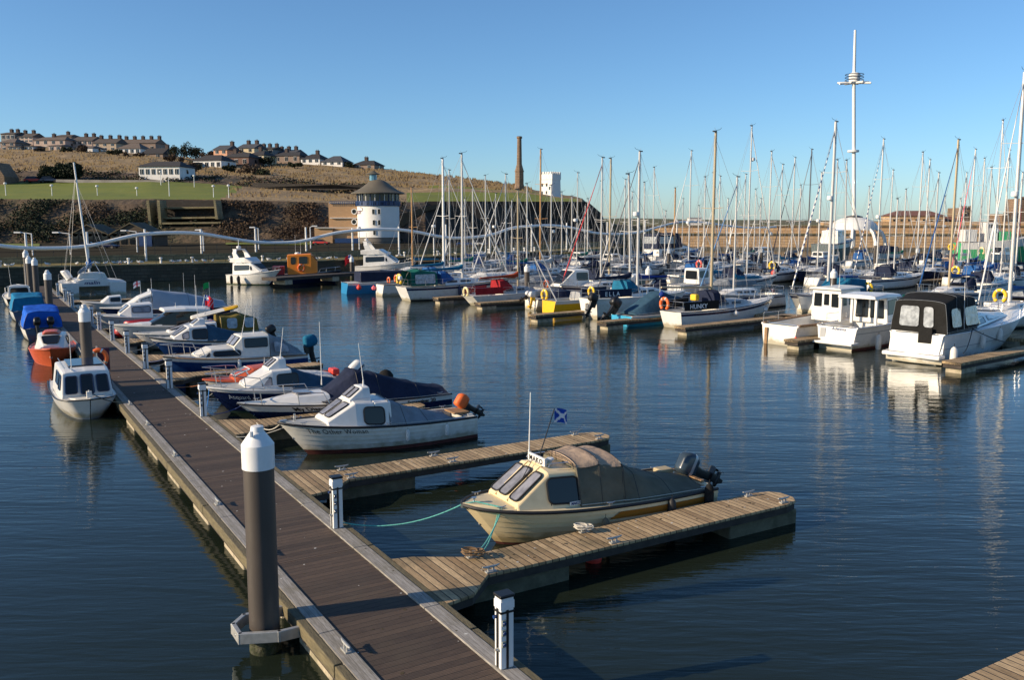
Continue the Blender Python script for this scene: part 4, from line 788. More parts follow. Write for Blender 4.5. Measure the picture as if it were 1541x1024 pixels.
r, h = cruiser('open_boat', 'white boat with pale blue spray cover behind the awning boat', onA(14.5, 64.6), HA, L=5, B=2, fs=.6, fb=.9, bands=[(0, ANTIB), (.06, ANTIB), (1, WHITE)], strake=WHITE, group=GSM, rails=True,
    covers=[(([(.3, .7, .5, .6, .8, .06), (2.5, .8, .6, .64, 1.3, .1), (3.4, .6, .4, .7, .9, .05)], C_PALEB, 'spray_cover'), dict(seed=35))], cat='small boat', ant=[dict(p=(2, 0, 1), h=1.9), dict(p=(3, .3, 1), h=1.2)])
mb = MB(); mb.tube((.3, 0, .7), (.3, 0, 2.2), .015, STEEL); o = mb.build('flag_staff', r); flag(o, (.3, 0, 2.2), .5, .4, (1, .2, 0), [GFLAG], droop=.3)
# catamaran
t = thing('catamaran', AB(9.1, 85.6), AH+R(90), 'white catamaran with bare leaning mast moored at the walkway end', 'catamaran')
hl = Hull(5.6, 1.5, 1.1, 1.15, over=.25, stern=.9, flare=.9)
for yy in (1.9, -1.9):
    mb = MB(); a = [[Vector((hl.pt(tt, hh, 1).x, yy+hl.pt(tt, hh, 1).y, hl.pt(tt, hh, 1).z)) for hh in (-.5, 0, .5, 1)]+[Vector((hl.pt(tt, hh, -1).x, yy+hl.pt(tt, hh, -1).y, hl.pt(tt, hh, -1).z)) for hh in (1, .5, 0, -.5)] for tt in [i/10 for i in range(11)]]
    mb.loft(a, WHITE, True, True, True); mb.build('hull', t, True, angle=40)
mb = MB(); mb.loft([[Vector((x, y, z)) for y, z in ((-1.5, .75), (-1.5, 1.2), (-.8, 1.42), (.8, 1.42), (1.5, 1.2), (1.5, .75))] for x in (.3, 4.6)], WHITE, True, True, True); mb.build('bridge_deck', t, bevel=.04)
mb = MB(); mb.loft([[Vector((x, s*w_, z)) for s, w_, z in ((-1, w, 1.4), (-1, w*.8, h2), (1, w*.8, h2), (1, w, 1.4))] for x, w, h2 in ((1.0, 1.2, 1.9), (2.8, 1.1, 1.9), (3.8, .8, 1.45))], WHITE2, True, True, True); mb.build('coachroof', t, bevel=.04)
lettering(t, 'malin', .5, lambda x, y: Vector((.27, .8-x*1.2, .95+y*.8)), BLUEH, shear=.2, bold=.01)
mb = MB(); mt_ = Vector((2.9, .75, 11.6)); mb.tube((3.1, .0, 1.5), mt_, .1, ALUW, .07, 10); mb.build('mast', t, True)
g = MB()
for p in ((5.3, 1.9, 1.2), (5.3, -1.9, 1.2), (.3, 1.9, 1.2), (.3, -1.9, 1.2), (3.0, 2.2, 1.2), (3.0, -2.2, 1.2)): g.tube(p, mt_-Vector((0, 0, 1.5)), .009, WIRE, n=4)
g.build('rigging', t)
mb = MB(); mb.tube((3.0, 0, 2.3), (.2, 1.2, 1.9), .07, GREYH, n=8); mb.path([(3.0, 0, 2.4), (1.6, .6, 2.25), (.2, 1.2, 2.0)], [.2, .17, .08], C_GREY, 8); mb.build('boom', t, True)
mb = MB(); mb.path([(3.2, .02, 2.3), (3.18, .02, 2.7), (3.16, .02, 3.1)], [.18, .26, .1], C_BLUE, 8); mb.build('sail_cover', t, True)
mb = MB()
for s in (-1, 1): mb.tube((.8, s*.8, 1.5), (1.4, s*.2, 2.9), .03, STEEL); mb.tube((2.2, s*.9, 1.5), (1.4, s*.2, 2.9), .03, STEEL)
mb.tube((1.4, -.2, 2.9), (-.3, .6, 2.6), .03, STEEL); mb.build('stern_gantry', t, True)
rail(t, [Vector(p) for p in ((.1, 2.5, 1.1), (-.05, 1.9, 1.1), (.1, 1.3, 1.1))], .5); rail(t, [Vector(p) for p in ((5.2, 2.4, 1.12), (5.5, 1.9, 1.12), (5.2, 1.4, 1.12))], .5)
mb = MB(); mb.path([(3.6, 1.6, 1.25), (3.9, 1.9, 1.8), (4.5, 2.2, 1.9)], [.3, .35, .1], WHITE, 8); mb.build('white_hood', t, True)
# ---- boats on the far (water) side of the walkway
GL = 'boats moored along the open side of the walkway'
HC = AH-math.pi/2     # bow towards the camera
q = hit(133, 600)
r, h = cruiser('cabin_boat', 'white cabin boat with three front windows moored against the walkway', AB(3.0, 36.6), HC, L=5.2, B=1.95, fs=.62, fb=.72, over=.35, stern=.9, full=5, fine=.35, flare=.78, bands=[(0, ANTIB), (.1, GREYH), (1, WHITE)], strake=BLACK, sr=.022, rails=False, group=GL, well=(.2, 1.4), deckm=WHITE2,
    cabs=[(([(1.6, .84, .72, .66, 1.52), (3.75, .84, .72, .68, 1.56), (4.3, .8, .7, .7, 1.5), (4.55, .78, .76, .7, .8)], WHITE, [('side', 0, (.5, .4, .95, .86), dict(r=.06, fr=.02, frame=NAVY)), ('side', 1, (.05, .3, .8, .86), dict(r=.05, fr=.02, frame=NAVY)),
        ('top', 2, (.06, .06, .3, .84), dict(r=.06, fr=.02, frame=NAVY, off=.06)), ('top', 2, (.37, .0, .63, .88), dict(r=.06, fr=.025, frame=NAVY, off=.085)), ('top', 2, (.7, .06, .94, .84), dict(r=.06, fr=.02, frame=NAVY, off=.06))]), dict(cr=.05, name='wheelhouse'))],
    ant=[dict(p=(4.1, -.4, 1.5), h=1.3, lean=(.0, .0))], cat='cabin boat', pul=.7)
mb = MB(); mb.box((4.95, 0, .86), (.16, .16, .2), WHITE); mb.tube((4.95, 0, .9), (4.95, 0, 1.0), .03, STEEL); mb.build('bow_post', r, bevel=.01)
mb = MB(); mb.box((2.8, .1, 1.64), (1.7, 1.1, .03), mat('solar_panel', (.02, .03, .06), .1)); mb.build('solar_panel', r)
for s in (-.62, .62):
    mb = MB(); mb.tube((1.7, s, 1.67), (4.2, s, 1.67), .014, STEEL); mb.build('roof_rail', r)
rope(sagline(T(r, (4.95, 0, .95)), AB(4.05, 31.2, .56), .12), 'dark rope from white cabin boat to the walkway', mat('dark_rope', (.03, .05, .05), .9))
r, h = cruiser('clinker_boat', 'orange clinker boat with white cuddy moored on the open side', AB(3.2, 48.4), HC-R(6), L=4.6, B=1.95, fs=.62, fb=.85, over=.55, full=2.6, bands=[(0, ANTIF), (.04, ORANGE), (1, ORANGE)], lap=.03, strake=ORANGE, sr=.03, rails=False, group=GL, well=(.2, 1.6), deckm=ORANGE, transom=ORANGE,
    cabs=[(([(1.8, .76, .6, .66, 1.28), (3.0, .7, .54, .72, 1.26), (3.8, .5, .34, .8, .88)], WHITE, [('side', 0, (.15, .25, .9, .8), dict(r=.12, fr=.02)), ('top', 1, (.12, .12, .88, .86), dict(r=.1, fr=.02, off=.1))]), dict(cr=.08)), (([(1.9, .4, .3, 1.34, 1.42), (3.0, .36, .28, 1.34, 1.42)], ORANGE, []), dict(name='roof_hatch', cr=.05))], cat='clinker boat')
for a0, a1, k in ((44.3, 42.5, 0), (44.6, 46, 1)): rope(sagline(AB(3.9, a0, .8), AB(4.0, a1, .56), .1), ['pale rope tying the orange clinker bow', 'pale spring rope of the orange clinker'][k], ROPE)
def tarp(name, lb, b, a, L, B, tm, hullm, z, seed, ob):
    r, h = cruiser(name, lb, AB(b, a), HC+math.pi, L=L, B=B, fs=.65, fb=.9, over=.7, bands=[(0, ANTIB), (.1, ANTIB), (1, hullm)], strake=BLACK, rails=False, group=GL, ob=ob, cat='motor boat', transom=NAVY,
      covers=[(([(.12, B*.46, B*.36, .66, z*.86, .05), (L*.3, B*.48, B*.36, .68, z, .06), (L*.62, B*.44, B*.28, .74, z*.86, .05), (L*.93, .3, .12, .88, 1.0, .03)], tm, 'tarpaulin'), dict(wr=.04, seed=seed, sub=9))])
    return r
C_BRIGHT = cloth('tarpaulin_bright_blue', (.01, .1, .5), .2); C_TEALB = cloth('tarpaulin_teal', (.01, .16, .32), .2)
r = tarp('motor_boat', 'motor boat under bright blue tarpaulin with twin black outboards', 3.12, 54.6, 5.6, 2.1, C_BRIGHT, WHITE2, 1.75, 41, [dict(x=-.15, y=-.35, z=.7, tilt=15, s=.95), dict(x=-.15, y=.3, z=.7, tilt=15, s=.95)])
r = tarp('motor_boat', 'motor boat under teal tarpaulin beyond the bright blue one', 3.0, 65.6, 6.2, 2.2, C_TEALB, WHITE, 1.7, 44, None)
r, h = cruiser('cabin_cruiser', 'small white cruiser with windscreen at the far end of the walkway', AB(3.0, 76.5), HC+math.pi, L=6, B=2.2, bands=[(0, ANTIB), (.1, ANTIB), (1, WHITE2)], strake=WHITE, group=GL, cabs=[(([(1.4, .8, .7, .7, 1.5), (2.6, .8, .6, .75, 1.5), (3.6, .6, .4, .8, .9)], WHITE, [('side', 0, (.1, .4, .9, .85)), ('back', 0, (.1, .3, .9, .85))]), dict(cr=.06))], cat='cabin cruiser', ant=[dict(p=(2, .5, 1.4), h=1.8, lean=(.2, .1)), dict(p=(2, -.5, 1.4), h=1.9, lean=(-.1, 0))])

CAB = mat('blue_cable', (.02, .05, .2), .5); CABO = mat('orange_cable', (.5, .14, .02), .5)
for a0, b1, a1, mt_, lb in ((28.0, 7.0, 27.5, CAB, 'blue shore cable to the long white sports boat'), (33.3, 7.3, 32.3, CABO, 'orange shore cable to the orange decked boat'), (38.4, 7.0, 38.7, ROPE, 'pale bow line of the blue cabin cruiser'), (40.2, 6.9, 38.9, CAB, 'blue shore cable to the blue cabin cruiser'),
    (43.7, 7.4, 44.2, ROPE, 'pale bow line of the navy cuddy with slate cover'), (46.6, 7.4, 47.4, ROPE, 'pale bow line of the low cruiser with khaki canopy'), (50.5, 6.8, 51.1, ROPE, 'pale bow line of the hardtop cruiser'), (24.6, 7.3, 23.9, ROPE, 'second pale bow line of the white clinker boat'), (30.4, 6.8, 30.3, ROPE, 'short pale bow line of the navy cuddy boat')):
    rope(sagline(AB(5.95, a0, ZD+.04), AB(b1, a1, .88), .1), lb, mt_, .012)
random.seed(77)
# ---------------------------------------------------------------- second walkway with its fingers and boats
HB = R(37)
GB = 'boats moored stern-out along the second walkway'
p0, p1 = AB(40.5, 62, 0), AB(47.5, 20, 0)
d = p1-p0; wl = d.length; wa = math.atan2(d.y, d.x)
t = thing('walkway_pontoon', p0-d*.25, wa, 'second walkway pontoon running behind the big row of moored boats', 'pontoon')
mb = MB(); mb.box((wl*.8, 0, ZD-.08), (wl*1.6, 2.0, .16), PF); mb.build('deck_boards', t)
for k in range(12):
    mb = MB(); mb.box((2+k*5.6, 0, .05), (2, 1.9, .6), CONC); mb.build('float', t)
def bfinger(px, py, L, lab, ang=HB, w=.85, gp='finger pontoons of the second walkway'):
    q = hit(px, py, ZD); f = thing('finger_pontoon', (q.x, q.y, 0), ang, lab, 'pontoon', gp)
    mb = MB(); mb.box((L/2, 0, ZD-.06), (L, w, .12), PF); mb.build('deck_boards', f, bevel=.01)
    mb = MB(); mb.box((L/2, 0, ZD-.2), (L*.99, w*.92, .16), PDK); mb.build('side_beam', f)
    for x in (.85, L-1.2):
        mb = MB(); mb.box((x, 0, .06), (1.1 if x > 1 else 1.3, w*.82, .5), CONC); mb.build('float', f, bevel=.03)
    return f
for a in ((1023, 492, 10, 'finger pontoon beside the yacht with black name dodger'), (1432, 545, 10, 'finger pontoon beside the big sports cruiser with black canopy'), (718, 456, 9, 'finger pontoon beside the red canvas yacht'), (655, 448, 9, 'finger pontoon beside the white yacht with green canopy'),
          (1190, 512, 9, 'finger pontoon behind the white open fishing boat'), (800, 474, 9, 'finger pontoon beside the yellow boat'), (1362, 424, 9, 'far finger with pale float beside the blue hooded yacht'), (1485, 430, 9, 'far finger with pale float beside the yacht with yellow ring'), (905, 484, 8, 'finger pontoon beside the white double-ended yacht')): bfinger(*a)
# far T pontoon by the orange workboat
q0 = hit(405, 426, ZD); q1 = hit(760, 401, ZD); dd = q1-q0; t = thing('walkway_pontoon', q0, math.atan2(dd.y, dd.x), 'long low pontoon carrying the orange workboat and white cruiser', 'pontoon')
mb = MB(); mb.box((dd.length/2, 0, .36), (dd.length, 2.2, .3), PDK); mb.build('deck_boards', t)
for k in range(7):
    mb = MB(); mb.box((1.5+k*6.2, -.2, .05), (.9, 1.8, .5), CONC); mb.build('float', t)
def at(px, py): q = hit(px, py); return Vector((q.x, q.y, 0))
# --- hand-built row, stern-out
r, h = yacht('sailing_yacht', 'white yacht with black name dodger and orange lifebuoy on its pushpit', at(1008, 494), HB-R(2), L=9.6, B=2.7, fs=1.0, fb=1.45, stripe=NAVY, mast=11.9, mx=.37, mm=ALUT, mr=.1, boom=None, hood=C_NAVY, dodger=C_BLACK, word='HUNKY', furl=None, cab=GREYH, nwin=2, trake=.25, spread=.55, group=GB)
mb = MB(); mb.box((3.4, 0, 1.9), (.05, .05, .05), ALUT); mb.tube((3.5, 0, 2.35), (-.6, .2, 2.5), .06, ALUT, n=8); mb.build('boom', r)
mb = MB(); mb.box((2.3, .2, 1.75), (.35, .5, .4), LBY); mb.build('yellow_bag', r, bevel=.08)
lifebuoy(T(r, (-.15, .35, 1.45)), HB, 'orange horseshoe lifebuoy on the white yacht with black dodger', LBO, 1.15)
fender(T(r, (4.2, -1.5, .75)), 0, 'round white fender amidships on the black dodger yacht', mt=DEFEN, ball=True, s=.8); fender(T(r, (7.4, -1.15, .8)), 0, 'second round white fender towards the black dodger yacht bow', mt=DEFEN, ball=True, s=.7)
r, h = yacht('sailing_yacht', 'white yacht with long navy dodger and blue hood showing its white transom', at(884, 480), HB-R(3), L=9, B=2.8, fs=1.35, fb=1.5, stripe=WHITE, hull=WHITE2, transom=WHITE, mast=9.6, mx=.42, mm=ALU, mr=.085, lean=-.35, boom=C_NAVY, hood=C_TEAL, dodger=C_NAVY, word='E L L A', furl=None, trake=.2, group=GB, rudder=True)
lifebuoy(T(r, (-.1, -.5, 1.85)), HB, 'yellow lifebuoy in white holder on the navy dodger yacht', LBY, .95)
outboard(r, -.25, -1.0, 1.0, 25, RUBBER, 1.2)
r, h = cruiser('sailing_dinghy', 'yellow hulled boat with folded A-frame mast and yellow lifebuoy', at(826, 471), HB-R(4), L=5.6, B=1.9, fs=.85, fb=1.0, bands=[(0, ANTIB), (.05, YELLOW), (.75, YELLOW), (1, WHITE)], transom=YELLOW, strake=WHITE, group=GB, well=(.2, 2.3), cabs=[(([(2.3, .7, .55, .9, 1.35), (3.8, .5, .35, .95, 1.1)], GREYH, [('side', 0, (.1, .3, .9, .8))]), {})], cat='sailing boat')
mb = MB(); tp = Vector((-.9, .5, 3.9)); mb.tube((.4, .8, .9), tp, .03, ALU, n=6); mb.tube((.1, -.8, .9), tp, .045, ALU, n=6); mb.tube((3.2, -.1, 1.4), tp, .02, ALU, n=5); mb.build('folded_mast', r)
rail(r, [Vector(p) for p in ((1.4, .8, .9), (.2, .85, .9), (.1, 0, .9), (.2, -.85, .9), (1.4, -.8, .9))], .7, mid=False)
lifebuoy(T(r, (-.1, .4, 1.25)), HB, 'yellow horseshoe lifebuoy on the yellow boat stern', LBY, 1.1)
r, h = cruiser('speed_boat', 'small boat under navy cover with yellow tipped outboards', at(800, 466), HB-R(4), L=5.4, B=2, fs=.75, fb=1.0, bands=[(0, ANTIB), (1, WHITE2)], strake=BLACK, group=GB, rails=False, covers=[(([(.8, .85, .4, .75, .9, .05), (2.6, .85, .5, .8, 1.35, .1), (4.6, .4, .2, .9, 1.0, .04)], C_NAVY, 'boat_cover'), dict(seed=51))], ob=[dict(x=-.15, y=.4, z=.8, tilt=55, cowl=WHITE, s=.8, leg=BLACK), dict(x=-.1, y=-.45, z=.8, tilt=10, cowl=DEFEN, s=.9, leg=YELLOW)], cat='speed boat')
r, h = cruiser('motor_boat', 'light blue motor boat with slate cover and big black outboard', at(935, 490), HB-R(4), L=7.2, B=2.3, fs=.62, fb=.95, bands=[(0, ANTIB), (.04, SKYB), (.88, SKYB), (1, WHITE)], transom=SKYB, strake=WHITE, sr=.04, group=GB, rails=False, well=(.2, 2), covers=[(([(.5, 1.0, .5, .68, .8, .05), (2.8, 1.0, .6, .75, 1.95, .1), (4.6, .8, .5, .85, 1.5, .1), (6.2, .4, .2, .95, 1.1, .03)], C_SLATE, 'boat_cover'), dict(seed=53, wr=.03))], ob=dict(x=-.25, y=.35, z=.85, tilt=42, cowl=BLACK, s=1.35), ant=[dict(p=(2.6, -.6, 1.6), h=1.2)])
fender(T(r, (2.5, -.9, 1.9)), 0, 'dark blue ball fender on the slate boat cover', mt=C_ROYAL, ball=True, s=.8)
r, h = yacht('sailing_yacht', 'small yacht with red canvas dodger and rust coloured boom cover', at(703, 461), HB-R(3), L=8.4, B=2.5, fs=.8, fb=1.1, mast=8.9, mx=.56, mm=ALUT, mr=.075, boom=C_RUST, hood=C_RED, dodger=C_RED, furl=WHITE, stripe=WHITE, hull=WHITE2, trake=.8, over=.9, group=GB, cab=GREYH, nwin=2, booml=.42)
lifebuoy(T(r, (.05, .25, 1.05)), HB, 'cream horseshoe lifebuoy on the red canvas yacht', LBC, 1.1)
lifebuoy(T(r, (6.9, -.8, 1.45)), HB, 'orange lifebuoy forward on the red canvas yacht rail', LBO, .95)
r, h = yacht('sailing_yacht', 'broad white yacht with green and blue cockpit canopy', at(603, 453), HB-R(6), L=10.4, B=3.1, fs=1.15, fb=1.55, mast=12, mx=.55, mm=ALU, mr=.1, boom=C_TEAL, hood=C_BLUE, furl=WHITE, stripe=NAVY, hull=WHITE2, transom=WHITE, trake=.5, group=GB, nwin=2)
cover(r, [(.5, 1.0, .9, 1.2, 2.3, .12), (1.4, 1.0, .9, 1.2, 2.45, .12), (2.9, .95, .8, 1.25, 2.2, .12)], C_GREEN, 'green_canopy', cap0=False)
window(r, [(2.7, -1.0, 1.3), (.8, -1.05, 1.3), (.8, -.95, 2.2), (2.7, -.9, 2.2)], (0, -1, .1), glass=VINYL, fr=0, name='canopy_window', off=.06, uv=(.02, .1, .98, .95))
lifebuoy(T(r, (-.1, .0, 1.75)), HB, 'yellow horseshoe lifebuoy on the green canopy yacht', LBY, 1.25); lifebuoy(T(r, (-.0, .8, 1.75)), HB, 'small amber lifebuoy beside the yellow one on the green canopy yacht', LBO, .95)
mb = MB(); mb.box((-.15, -.3, 1.9), (.3, .4, .3), WHITE); mb.build('stern_locker', r, bevel=.08)
for x in (4.6, 5.6): fender(T(r, (x, -1.6, .75)), 0, ['first navy fender on the green canopy yacht', 'second navy fender on the green canopy yacht'][x > 5], mt=DEFNAVY, s=1.3)
r, h = cruiser('fishing_boat', 'small white fishing boat with pink ball fender and rod rack', at(572, 445), HB-R(8), L=6, B=2.2, fs=.95, fb=1.2, bands=[(0, ANTIB), (.05, WHITE), (1, WHITE)], transom=WHITE, group=GB, well=(.2, 3), cabs=[(([(3, .7, .6, 1.0, 2.0), (4, .6, .5, 1.0, 2.0), (4.6, .5, .4, 1.1, 1.3)], WHITE, [('side', 0, (.1, .4, .9, .85))]), {})], cat='fishing boat')
fender(T(r, (-.25, .9, .6)), 0, 'pink ball fender on the small fishing boat stern', mt=FPINK, ball=True, s=.85)
lifebuoy(T(r, (.6, -.6, 1.35)), HB, 'orange lifebuoy in the small white fishing boat', LBO, .8)
r, h = cruiser('motor_boat', 'blue hulled boat with navy canvas sides and red ball fender', at(519, 442), HB-R(10), L=7.2, B=2.4, fs=.95, fb=1.3, bands=[(0, ANTIB), (.04, MIDB), (.8, MIDB), (1, WHITE)], transom=MIDB, strake=WHITE, sr=.05, group=GB, covers=[(([(1.2, 1.05, .98, 1.0, 1.9, .05), (5.4, .9, .8, 1.15, 1.9, .08)], C_NAVY, 'navy_canopy'), dict(seed=57))], rails=False)
fender(T(r, (.9, -1.35, .6)), 0, 'red ball fender on the blue boat with navy canvas', mt=FRED, ball=True, s=1.0)
# white fishing boats and the sports cruiser nearest
r, h = cruiser('fishing_boat', 'white open-decked fishing boat with tall wheelhouse and timber gunwale', hit(1172, 519), HB-R(0), L=8.6, B=2.6, fs=1.05, fb=1.5, bands=[(0, ANTIF), (.04, WHITE2), (1, WHITE2)], transom=WHITE2, strake=WHITE, sr=.06, group=GB, well=(.3, 4.6), floor=.35, rails=True, deckm=WHITE,
    cabs=[(([(4.1, .95, .88, 1.0, 2.72), (6.0, .9, .82, 1.1, 2.75), (6.8, .8, .66, 1.2, 1.6)], WHITE, [('side', 0, (.1, .5, .3, .9), dict(r=.04, fr=0, sides=(-1,))), ('side', 0, (.42, .5, .56, .88), dict(r=.04, fr=0, sides=(-1,))), ('side', 0, (.68, .48, .96, .9), dict(r=.04, fr=0, sides=(-1,))), ('back', 0, (.08, .45, .35, .88), dict(r=.04, fr=0)), ('back', 0, (.68, .45, .92, .88), dict(r=.04, fr=0)), ('back', 0, (.42, .5, .6, .86), dict(r=.04, fr=0)), ('top', 1, (.1, .1, .9, .9), dict(fr=.02))]), dict(cr=.08, name='wheelhouse')),
          (([(3.9, 1.0, .97, 2.74, 2.8), (6.3, .93, .9, 2.76, 2.82)], WHITE2, []), dict(name='wheelhouse_roof', cr=.06))], cat='fishing boat', ant=[dict(p=(5, .3, 2.8), h=2.2), dict(p=(4.5, -.5, 2.8), h=1.4)])
for s in (1, -1):
    mb = MB(); q = [h.at(x, 1, s, .0)+Vector((0, 0, .07)) for x in (.1, 1.5, 3, 4.6)]; mb.loft([[p+Vector((0, .08, 0)), p+Vector((0, -.08, 0)), p+Vector((0, -.08, -.12)), p+Vector((0, .08, -.12))] for p in q], TEAK, True, True, True); mb.build('timber_gunwale', r)
mb = MB(); mb.box((-.08, .75, .4), (.14, .16, .9), TEAK); mb.box((-.04, -.7, .25), (.06, .3, .14), GREYH); mb.build('rudder_post', r)
rail(r, [Vector(p) for p in ((.1, 1.1, 1.1), (1.5, 1.2, 1.1), (3.2, 1.25, 1.15))], .5); rail(r, [Vector(p) for p in ((4.2, -1.2, 1.1), (3.6, -1.2, 1.1), (2.4, -1.2, 1.1))], .5)
fender(T(r, (-.25, -1.2, .3)), 0, 'slim red fender at the white fishing boat stern', mt=FRED, s=.8)
q = hit(1258, 526)
r, h = cruiser('pilothouse_boat', 'white pilothouse boat with open back and swim platform', q, HB+R(3), L=7.5, B=2.55, fs=1.15, fb=1.4, bands=[(0, ANTIF), (.1, ANTIF), (.72, WHITE), (.76, GREYH), (1, WHITE)], transom=WHITE, strake=WHITE, sr=.05, group=GB, well=(.35, 3.4), floor=.35, rails=True, deckm=WHITE,
    cabs=[(([(3.2, 1.0, .92, 1.15, 2.45), (4.4, .92, .82, 1.2, 2.5), (5.4, .75, .6, 1.3, 1.55)], WHITE, [('side', 0, (.05, .35, .95, .92), dict(r=.06)), ('top', 1, (.05, .05, .95, .95), dict(fr=.02)), ('back', 0, (.1, .2, .45, .92), dict(r=.05)), ('back', 0, (.52, .2, .9, .92), dict(r=.05))]), dict(name='pilothouse', cr=.06)),
          (([(1.75, 1.05, 1.02, 2.5, 2.62), (3.0, 1.05, 1.0, 2.52, 2.7), (4.9, .85, .8, 2.5, 2.58)], WHITE, []), dict(name='hardtop', cr=.07))], cat='motor boat')
for y in (-.98, .98, .35):
    mb = MB(); mb.box((2.0, y, 1.85), (.12, .14, 1.35), WHITE); mb.build('roof_pillar', r, bevel=.02)
mb = MB(); mb.box((-.3, 0, .38), (.75, 2.4, .12), WHITE); mb.build('swim_platform', r, bevel=.03)
mb = MB(); mb.box((-.02, .75, .8), (.06, .3, .5), GREYH); mb.build('transom_hatch', r)
lettering(r, 'Adwena', .24, lambda x, y: Vector((-.03, .3-x, .98+y)), BLUEH, shear=.3); lettering(r, 'L 1', .2, lambda x, y: Vector((-.03, .0-x, .62+y)), BLUEH, name='registration_lettering')
fender(T(r, (1.6, -1.4, .35)), 0, 'long white fender on the pilothouse boat quarter', s=1.3)
q = hit(1376, 546)
r, h = cruiser('sports_cruiser', 'large white sports cruiser with tall black canopy', q, HB+R(3), L=12.0, B=2.9, fs=1.35, fb=1.7, bands=[(0, ANTIG), (.07, ANTIG), (.5, WHITE), (.53, GREYH), (1, WHITE)], over=2.2, transom=WHITE, strake=WHITE, sr=.03, trake=-.1, group=GB, well=None, rails=True, pul=.6, deckm=WHITE,
    cabs=[(([(3.6, 1.2, .95, 1.45, 1.95), (5.2, 1.0, .7, 1.5, 1.95), (9.2, .4, .2, 1.6, 1.66)], WHITE, [('side', 1, (.1, .3, .6, .8), dict(r=.1)), ('side', 0, (.2, .2, .95, .8), dict(r=.1))]), dict(name='foredeck_cabin', cr=.1)),
          (([(3.5, 1.2, 1.0, 1.5, 2.35), (4.3, 1.05, .8, 1.6, 2.1), (5.4, .8, .55, 1.75, 1.85)], PGLASS, []), dict(name='windscreen', cr=.06))],
    covers=[(([(.2, 1.32, 1.15, 1.42, 2.75, .14), (1.2, 1.34, 1.18, 1.45, 3.02, .16), (2.4, 1.32, 1.15, 1.48, 2.95, .16), (3.4, 1.26, 1.05, 1.5, 2.85, .14), (3.75, 1.2, 1.0, 1.55, 2.5, .1)], C_BLACK, 'black_canopy'), dict(wr=.012, seed=61))], cat='motor cruiser')
mb = MB(); mb.loft([[Vector((-.12-.25*(1-abs(y)/1.4)*(z < 1), y, z)) for y in (-1.3, -.6, 0, .6, 1.3)] for z in (.05, .3, .5)], WHITE, False); mb.loft([[Vector((x, y, z)) for y in (-1.25, -.7, 0, .7, 1.25)] for x, z in ((-.35, .5), (.0, .52), (.15, 1.4))], WHITE, False); mb.build('moulded_transom', r, True, angle=60)
mb = MB(); mb.box((-.2, 0, .38), (.6, 2.7, .2), WHITE); mb.build('swim_platform', r, bevel=.06)
mb = MB(); mb.box((.02, -.42, 1.1), (.1, .62, 1.1), C_BLACK); mb.build('canvas_door', r)
for (y0, y1) in ((.95, -.05), (-.22, -.72)): window(r, [(.17, y0, 1.6), (.17, y1, 1.6), (.17, y1*.92, 2.65), (.17, y0*.92, 2.65)], (-1, 0, 0), glass=VINYL, fr=.0, uv=(.04, .06, .96, .95), r=.12, name='canopy_window', off=.02)
for (x0, x1) in ((1.6, .55), (3.4, 1.9)): window(r, [(x0, -1.33, 1.6), (x1, -1.34, 1.6), (x1, -1.2, 2.55), (x0, -1.14, 2.6)], (0, -1, .1), glass=VINYL, fr=0, uv=(.04, .08, .96, .95), r=.15, name='canopy_window', off=.05)
lettering(r, 'FANTASIA', .26, lambda x, y: Vector((.02+.19*y, 1.05-x, .88+y)), mat('pale_grey_lettering', (.28, .28, .29), .5))
antenna(r, (1.9, -1.3, 1.5), 2.2, (-.2, 0), r=.02)
fender(T(r, (.3, -1.62, .4)), 0, 'big white fender at the sports cruiser quarter', s=1.5); fender(T(r, (3.6, -1.5, .8)), 0, 'pale fender amidships on the sports cruiser', s=1.1); fender(T(r, (5.6, -1.45, .95)), 0, 'pale fender towards the sports cruiser bow', s=1.1)
rope(sagline(T(r, (2.6, -1.4, 1.5)), T(r, (.6, -1.9, .6)), .25), 'black rope from sports cruiser side down to its finger', RUBBER, .02); rope(sagline(T(r, (2.6, -1.4, 1.5)), T(r, (5.6, -2.1, .6)), .1), 'second black rope from the sports cruiser to its finger', RUBBER, .02)
